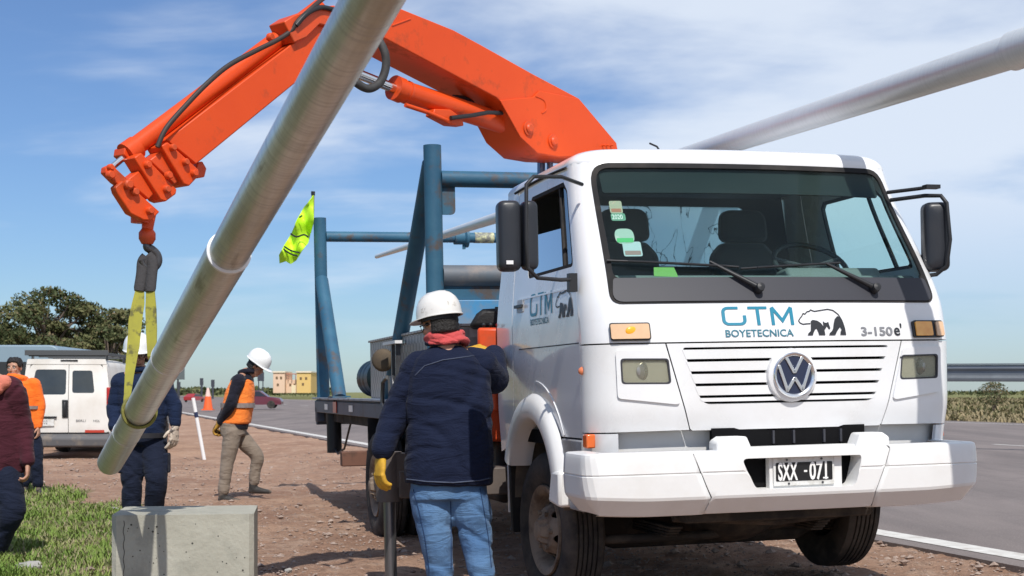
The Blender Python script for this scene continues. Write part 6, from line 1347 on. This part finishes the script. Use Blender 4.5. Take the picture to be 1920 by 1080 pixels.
def band(par, px, py, Y, rx, ry, bfv, m, name, h=.05, tilt=(0, 0, 1)):
    mb = MB(); bf = Vector((*bfv, 0)).normalized(); br = Vector((bf.y, -bf.x, 0)); c = P(px, py, Y); n = 36; vs_ = []
    for off, hh in ((0, -h/2), (.004, -h/2), (.004, h/2), (0, h/2)):
        for k in range(n):
            w = 2*PI*k/n; cs, sn = math.cos(w), math.sin(w); vs_.append(c+br*((rx+off)*abs(cs)**.82*(1 if cs > 0 else -1))+bf*((ry+off)*abs(sn)**.82*(1 if sn > 0 else -1))+Vector((0, 0, hh)))
    mb.add(vs_, [(i*n+k, i*n+(k+1) % n, ((i+1) % 4)*n+(k+1) % n, ((i+1) % 4)*n+k) for i in range(4) for k in range(n)]); o = B(mb, name, m, None, ang=50); o.parent = par; o.matrix_parent_inverse = Matrix.Translation(-par.location); return o
band(b3, 446, 760, Y3, .184, .193, (1, -.12), refl_m, 'reflective_band', .055)
# orange jacket man
Y4 = 18.2
b4, j4 = person('dark-haired man in a bright orange hooded jacket beside the white van', Y4,
    dict(head=(27, 690, 0), neck=(35, 714), pelvis=(50, 812), shL=(20, 722), elL=(12, 765), wrL=(14, 800, -.1), shR=(64, 722), elR=(75, 760), wrR=(72, 800, -.05),
         hipL=(40, 826), knL=(42, 865, -.03), anL=(46, 912), hipR=(63, 826), knR=(68, 865, -.03), anR=(71, 912), toL=(40, 920, -.2), toR=(78, 921, -.2)),
    dict(face=(-.12, -1, -.05), body=(.1, -1), hair='full', sc=1.0, hs=1.08, handL=dict(d=(0, -.1, -1), n=(1, 0, 0), s=(0, -1, 0)), handR=dict(d=(.05, -.1, -1), n=(-1, 0, 0), s=(0, -1, 0)),
         tr=dict(m=navy_t, w=.165, d=.13, r=[.105, .085, .078, .076]), collar=(cloth('jacket_orange', (.95, .16, .015), (.88, .19, .03)), .095, .09, .045, .02), cname='hood',
         jk=dict(name='jacket', m=MATS['jacket_orange'], r=[.088, .076, .055], secs=[(37, 712, .08, .08), (39, 719, .15, .12), (42, 734, .20, .14), (45, 765, .20, .15), (48, 798, .20, .15), (48, 804, .185, .14)])))
band(b4, 45.5, 764, Y4, .206, .158, (.1, -1), refl_m, 'reflective_band', .04)
# maroon man at the left edge
Y5 = 11.0
b5, j5 = person('striding man in a maroon jacket with salmon hood at the far left edge', Y5,
    dict(head=(-62, 655, 0), neck=(-34, 698), pelvis=(-8, 868), shL=(-55, 728, .05), elL=(-66, 790, .05), wrL=(-52, 850, -.1), shR=(26, 732, -.05), elR=(42, 800, .02), wrR=(52, 868, -.05),
         hipL=(-28, 890, .05), knL=(-55, 960, .1), anL=(-70, 1030, .3), hipR=(10, 890, -.03), knR=(22, 962, -.08), anR=(-8, 1036, .05), toL=(-88, 1048, .1), toR=(-12, 1058, -.2)),
    dict(face=(-.5, .8, -.1), body=(-.45, .9), hair='full', sc=1.02, handL=dict(d=(0, -.1, -1), n=(1, 0, 0), s=(0, 1, 0)), handR=dict(d=(.02, -.05, -1), n=(-1, -.2, 0), s=(-.3, 1, 0), curl=.8),
         tr=dict(m=navy_t, w=.185, d=.15, r=[.118, .105, .085, .078]), collar=(salmon, .12, .11, .032, .02), cname='hood', vox=.012, wa=.010,
         jk=dict(name='jacket', m=maroon, r=[.098, .085, .056], secs=[(-14, 702, .09, .09), (-13, 712, .17, .13), (-12, 730, .225, .155), (-10, 790, .235, .17), (-9, 860, .235, .175), (-9, 884, .23, .17), (-9, 887, .21, .15)])))
mb = MB(); hood = [(P(-14, 712, Y5-.10), .06), (P(8, 717, Y5-.12), .058), (P(22, 718, Y5-.02), .05), (P(-24, 712, Y5-.14), .06), (P(-5, 730, Y5-.15), .05)]
for c, r_ in hood: mb.ball(c, r_, 12, 8)
o = cloth_obj(mb, 'hood_back', salmon, None, .012, .006, 1, 2); o.parent = b5; o.matrix_parent_inverse = Matrix.Translation(-b5.location)
so_.parent = body; so_.matrix_parent_inverse = Matrix.Translation(-body.location)
def fixw(o, b):   # children made with space world handled here
    o.parent = b; o.matrix_parent_inverse = Matrix.Translation(-b.location)
# ------------------------------------------------------------------ van
YV = 27.4; KV = YV/FPX
vx = P(122, 800, YV).x; VANM = Matrix.Translation((vx, YV, gz(vx, YV))) @ Matrix.Rotation(math.radians(5), 4, 'Z'); VN = empty('delivery_van', VANM, 'dusty white panel van parked with its two rear doors towards the camera', 'van')
vanw = mat('van_white', (.73, .71, .67), .45, dirt=(.45, .38, .30), damt=.5, ds=1.2, dsh=(.45, .75), spec=.4)
def vfn(off=0):   # rear surface: x across, z up
    return lambda x, z: Vector((x*(1-.10*sm(1.0, 1.95, z)), .0+.10*sm(1.0, 1.95, z)+.05*(x/.82)**2-off+.03*sm(.6, .3, z), z))
hw = .83; rear = rpoly([(-hw, .42), (hw, .42), (hw, 1.90), (-hw, 1.90)], [.06, .06, .16, .16], 5)
mb = MB(); lv = []; n = 0
for y_, sx_, sz_ in ((.04, .985, .99), (.10, 1.0, 1.0), (1.6, 1.01, 1.0), (2.6, 1.0, .985), (3.0, .97, .80), (3.7, .93, .56), (4.0, .85, .50)):
    lv.append([Vector((p[0]*sx_*(1-.10*sm(1.0, 1.95, p[1])), y_+(.10*sm(1.0, 1.95, p[1]) if y_ < .2 else 0), .42+(p[1]-.42)*sz_)) for p in rear])
n = len(rear); mb.add([p for l_ in lv for p in l_], [(i*n+k, i*n+(k+1) % n, (i+1)*n+(k+1) % n, (i+1)*n+k) for i in range(len(lv)-1) for k in range(n)]+[tuple((len(lv)-1)*n+k for k in range(n))]); B(mb, 'van_body', vanw, VN, ang=40)
sx_ = .06    # door seam
dl = rpoly([(-hw+.03, .50), (sx_-.006, .50), (sx_-.006, 1.80), (-hw+.09, 1.80)], [.04, .01, .01, .1], 4); dr_ = rpoly([(sx_+.006, .50), (hw-.03, .50), (hw-.09, 1.80), (sx_+.006, 1.80)], [.01, .04, .1, .01], 4)
wl_ = rpoly([(-.66, 1.22), (sx_-.05, 1.22), (sx_-.05, 1.70), (-.62, 1.70)], .06, 4); wr_ = rpoly([(sx_+.07, 1.25), (.55, 1.25), (.53, 1.68), (sx_+.07, 1.68)], .05, 4)
B(panel(rear, vfn(-.03), (), .12, .01, out=(0, -1, 0)), 'rear_frame', mat('seam_dark', (.12, .11, .10), .7), VN)
fr2 = [p for p in rear]
for dd_, ww_, nm in ((dl, wl_, 0), (dr_, wr_, 1)):
    d_ = B(panel(dd_, vfn(0), [ww_], .1, .02, out=(0, -1, 0)), 'rear_door', vanw, VN)
    B(panel(ww_, vfn(-.008), (), .1, .004, out=(0, -1, 0)), 'window', mat('van_glass', (.02, .025, .028), .08, spec=.8, col2=(.06, .07, .07), vs=2.2, vamt=.3), d_)
B(panel(rpoly([(-hw, 1.80), (hw, 1.80), (hw-.02, 1.90), (-hw+.02, 1.90)], .02, 2), lambda x, z: vfn(.01)(x, z), (), .1, .03, out=(0, -1, 0)), 'roof_edge', vanw, VN)
for s_ in (-1, 1): B(panel([(s_*(hw-.03), .5), (s_*hw, .5), (s_*hw, 1.8), (s_*(hw-.09), 1.8)][::s_], vfn(.0), (), .1, .03, out=(0, -1, 0)), 'door_pillar', vanw, VN)
mb = MB(); mb.tube([(-.0, -.025, .82), (-.0, -.05, .9), (-.0, -.05, 1.0), (-.0, -.025, 1.08)], .028, 8); mb.box((-.0, -.012, .95), (.11, .02, .34)); B(mb, 'door_handle', blk, VN, bev=.01)
mb = MB(); mb.box((-.40, -.018, .69), (.40, .012, .13)); pv = B(mb, 'number_plate', mat('plate_white', (.7, .7, .7), .4), VN)
text('EFL 702', .10, lambda x, y: Vector((-.575+x, -.026, .66+y)), mat('ink_dim', (.12, .12, .13), .6), 'plate_text', pv, xs=.8); mb = MB(); mb.box((-.40, -.02, .79), (.50, .03, .035)); B(mb, 'plate_light_bar', blk, VN, bev=.005)
text('BERLI', .065, lambda x, y: Vector((.20+x, -.012+.04*(x+.2), .70+y)), MATS['ink_dim'], 'badge', VN, xs=1.2); text('HDi', .06, lambda x, y: Vector((.52+x, .012, .70+y)), MATS['ink_dim'], 'badge', VN, xs=1.2)
mb = MB(); mb.box((.55, .005, .52), (.36, .015, .05)); B(mb, 'reflector', mat('refl_red', (.45, .05, .03), .3), VN)
mb = MB(); mb.pris3([(-.84, -.08, .22), (-.84, -.10, .40), (-.84, .0, .47), (-.84, .3, .47), (-.84, .3, .22)], (1.68, 0, 0)); B(mb, 'bumper', mat('bumper_grey', (.10, .10, .105), .7, dirt=(.25, .2, .15), damt=.5), VN, bev=.04)
for s_ in (-1, 1): mb = MB(); mb.box((s_*.80, .05, 1.15), (.07, .06, .42)); B(mb, 'tail_light', mat('tail_red', (.40, .02, .02), .25, coat=.4), VN, bev=.015)
mb = MB(); mb.bb((-.10, .07, 1.862), (.22, .10, 1.885)); B(mb, 'high_stop_light', blk, VN)
for s_ in (-1, 1):
    for y_ in (.75, 3.3):
        mb = MB(); mb.lathe([(.0, .09), (.17, .09), (.19, .11), (.30, .10), (.315, .06), (.315, -.06), (.30, -.1), (0, -.1)], (s_*.73, y_, .315), (s_, 0, 0), 28); B(mb, 'wheel', tyrem, VN, ang=40)
mb = MB()
for s_ in (-1, 1): mb.bb((s_*.72-.02, .15, 1.97), (s_*.72+.02, 2.5, 2.03))
for y_ in (.2, 1.0, 1.8, 2.5): mb.bb((-.72, y_-.02, 1.95), (.72, y_+.02, 1.98)); 
mb.bb((-.78, .12, 1.97), (.78, .15, 2.07))
for s_ in (-1, 1): mb.bb((s_*.70-.02, .4, 1.88), (s_*.70+.02, .46, 1.97)); mb.bb((s_*.70-.02, 2.2, 1.86), (s_*.70+.02, 2.26, 1.97))
B(mb, 'roof_rack', mat('rack_dark', (.07, .075, .08), .6), VN, bev=.005)
# ------------------------------------------------------------------ cars and far things
def car(px, Y, col, label, sc=1.0, rz=0, glass=(.02, .02, .025)):
    x = P(px, 735, Y).x; M_ = Matrix.Translation((x, Y, gz(x, Y)+(.11 if 0 < rd(x, Y) < 27 else 0))) @ Matrix.Rotation(rz, 4, 'Z') @ Matrix.Scale(sc, 4); r = empty('parked_car', M_, label, 'car'); cm_ = mat('car_paint_%d' % (len(MATS)), col, .35, coat=.5)
    side = rpoly([(-2.05, .30), (2.05, .30), (2.1, .55), (1.95, .80), (1.05, .92), (.45, 1.38), (-.95, 1.42), (-1.75, 1.0), (-2.08, .92)], [.05, .05, .1, .12, .1, .2, .2, .1, .1], 5)
    mb = MB(); vs_ = []; n = len(side)
    for k, (yy, sx2, sz2) in enumerate(((-.84, .97, .93), (-.80, 1, .97), (-.62, 1, 1), (.62, 1, 1), (.80, 1, .97), (.84, .97, .93))): vs_ += [Vector((p[0]*sx2, yy*(1-.13*sm(.9, 1.42, p[1])), .3+(p[1]-.3)*sz2)) for p in side]
    mb.add(vs_, [(i*n+k, i*n+(k+1) % n, (i+1)*n+(k+1) % n, (i+1)*n+k) for i in range(5) for k in range(n)]+[tuple(range(n))[::-1], tuple(5*n+k for k in range(n))]); B(mb, 'car_body', cm_, r, ang=35)
    mb = MB(); gl = [(.95, .93), (.42, 1.33), (-.93, 1.36), (-1.55, 1.0)]
    for s_ in (-1, 1): mb = MB(); mb.pris3([(p[0], s_*.835*(1-.13*sm(.9, 1.42, p[1])), p[1]) for p in gl], (0, s_*.01, 0)); B(mb, 'side_window', mat('car_glass', glass, .08, spec=.8), r)
    for a in (-1.3, 1.3):
        for s_ in (-1, 1): mb = MB(); mb.lathe([(0, .08), (.18, .08), (.2, .1), (.30, .09), (.31, .05), (.31, -.08), (0, -.08)], (a, s_*.78, .31), (0, s_, 0), 24); B(mb, 'wheel', tyrem, r, ang=40)
    return r
car(479, 92, (.11, .014, .028), 'dark maroon car on the road behind the walking worker', .82, 0.05)
car(364, 150, (.35, .03, .03), 'tiny red car far off on the horizon left of the traffic cone', .62, PI/2-.3)
car(214, 33, (.05, .055, .06), 'dark grey car behind the helmeted worker, right of the van', 1.12, PI/2+.1)
bx = P(-12, 735, 31).x; r = empty('parked_van', Matrix.Translation((bx, 32.5, 0)) @ Matrix.Rotation(.05, 4, 'Z'), 'grey-blue van roof showing above the orange-jacketed man at the left edge', 'van')
mb = MB(); o = rpoly([(-.95, .4), (.95, .4), (.92, 2.33), (-.92, 2.33)], [.05, .05, .22, .22], 5); mb.prism(o, (0, 4.5, 0), (0, 0, 0), (1, 0, 0), (0, 0, 1)); B(mb, 'van_body', mat('van_greyblue', (.22, .30, .36), .4), r, bev=.03)
mb = MB(); mb.prism(rpoly([(-.7, 1.3), (.7, 1.3), (.66, 1.95), (-.66, 1.95)], .06, 4), (0, -.01, 0), (0, 0, 0), (1, 0, 0), (0, 0, 1)); B(mb, 'rear_window', MATS['car_glass'], r)
for s_ in (-1, 1):
    for y_ in (.7, 3.6): mb = MB(); mb.cyl((s_*.9, y_, .33), (s_*.65, y_, .33), .33, 20); B(mb, 'wheel', tyrem, r)
# traffic cone
x, Y = P(390, 773, 82).x, 82.; s_ = Y/FPX; cn = empty('traffic_cone', Vector((x, Y, gz(x, Y)+.12)), 'orange traffic cone with a pale top standing on the road edge', 'traffic cone')
h = 42*s_; mb = MB(); mb.box((x, Y, gz(x, Y)+.155), (.64, .64, .06)); mb.lathe([(.27, .06), (.17, h*.62), (.0, h*.62)], (x, Y, gz(x, Y)+.12), (0, 0, 1), 24); co = B(mb, 'cone_body', mat('cone_orange', (.85, .13, .03), .5), cn, 'world')
mb = MB(); mb.lathe([(.175, h*.58), (.06, h), (0, h)], (x, Y, gz(x, Y)+.12), (0, 0, 1), 24); B(mb, 'cone_top', mat('cone_top', (.72, .50, .44), .6), cn, 'world')
# leaning white marker post
mb = MB(); a_ = P(384, 862, 27); a_.z = gz(a_.x, 27)-.05; b_ = P(362, 746, 26.9); mk = empty('marker_post', Vector((a_.x, 27, gz(a_.x, 27))), 'thin white marker post with a dark band, leaning in the dirt near the cone', 'post'); mb.cyl(a_, b_, .034, 14); B(mb, 'post_tube', mat('post_white', (.78, .78, .77), .45), mk, 'world')
mb = MB(); c = a_.lerp(b_, .74); d_ = (b_-a_).normalized(); mb.cyl(c-d_*.05, c+d_*.05, .037, 14); B(mb, 'dark_band', mat('band_navy', (.02, .03, .08), .5), mk, 'world')
# back of a road sign
Y = 60.; c = P(331, 699, Y); sg = empty('road_sign', Vector((c.x, Y, gz(c.x, Y))), 'grey back of a rectangular road sign behind the hanging pole', 'road sign'); mb = MB(); mb.box(c, (.68, .03, .56)); B(mb, 'sign_panel', mat('sign_grey', (.10, .12, .125), .6), sg, 'world', bev=.03)
mb = MB(); mb.cyl((c.x+.05, Y+.04, gz(c.x, Y)), (c.x+.05, Y+.04, c.z), .04, 10); B(mb, 'sign_post', dsteel, sg, 'world')
def tiny_post(px, y0, Y, label, wd=.18, arms=True):
    c = P(px, y0, Y); r = empty('utility_post', Vector((c.x, Y, gz(c.x, Y))), label, 'post'); mb = MB(); mb.cyl((c.x, Y, 0), (c.x, Y, c.z), wd, 8); B(mb, 'pole', mat('post_dark', (.05, .055, .07), .8), r, 'world')
    mb = MB(); mb.box((c.x, Y, c.z-.6), (.55, .2, 1.2)); B(mb, 'head', MATS['post_dark'], r, 'world')
tiny_post(378, 709, 240, 'tiny dark post on the horizon above the traffic cone, the left one of two'); tiny_post(399, 712, 240, 'tiny dark post on the horizon above the traffic cone, the right one of two'); tiny_post(335, 716, 230, 'tiny dark post under the road sign on the horizon')
# far person by the dark car, stood in for by a dark board on legs
r = empty('far_person', P(489, 735, 120), 'small dark board on two legs just right of the walking worker\'s face', 'sign'); mb = MB(); mb.box(P(489, 706, 120), (.55, .06, .75)); B(mb, 'board', MATS['post_dark'], r, 'world', bev=.03); mb = MB()
for px in (485, 493): mb.cyl(P(px, 710, 120), P(px, 735, 120), .045, 6)
B(mb, 'leg', MATS['post_dark'], r, 'world')
# yellow works building
YB = 260.; kb = YB/FPX; yl = mat('building_yellow', (.72, .46, .13), .8, col2=(.62, .45, .20), vs=.12); pk = mat('building_peach', (.72, .52, .38), .8, col2=(.62, .42, .28), vs=.15)
bo_ = P(547, 735, YB); bl = empty('yellow_building', Vector((bo_.x, YB, 0)), 'yellow and peach industrial building on the horizon beside the truck bed', 'building')
def bx(name, x0, x1, y0, y1, m, dy=0, dep=8):
    mb = MB(); a_ = P(x0, y1, YB); b_ = P(x1, y0, YB); mb.bb((a_.x, YB+dy, a_.z), (b_.x, YB+dy+dep, b_.z)); return B(mb, name, m, bl, 'world', bev=.03)
w1 = bx('tank_block', 512, 534, 698, 737, pk); w2 = bx('tank_block', 556, 583, 698, 737, yl); w3 = bx('low_wall', 534, 556, 712, 737, pk, 1.5)
bx('roof_parapet', 511, 535, 696, 699, mat('parapet', (.72, .62, .48), .8), -.2, 8.5); bx('roof_parapet', 555, 584, 696, 699, MATS['parapet'], -.2, 8.5); bx('gantry', 531, 560, 700, 702, mat('gantry_red', (.45, .22, .16), .7), 1, .5)
for px in (538, 545, 552): bx('gantry_post', px, px+1, 701, 713, MATS['gantry_red'], 1, .3)
for x0, y0 in ((517, 706), (525, 706), (562, 707), (572, 707), (566, 718), (519, 719), (540, 719), (548, 719)): bx('window', x0, x0+4, y0, y0+5, mat('win_dark', (.16, .10, .05), .4), -.05 if x0 < 534 or x0 > 556 else 1.45, .3)
bx('door', 544, 552, 722, 737, mat('door_cream', (.75, .66, .45), .6), 1.4, .2)
for o in list(bpy.data.objects):
    if '_M' in o: del o['_M']
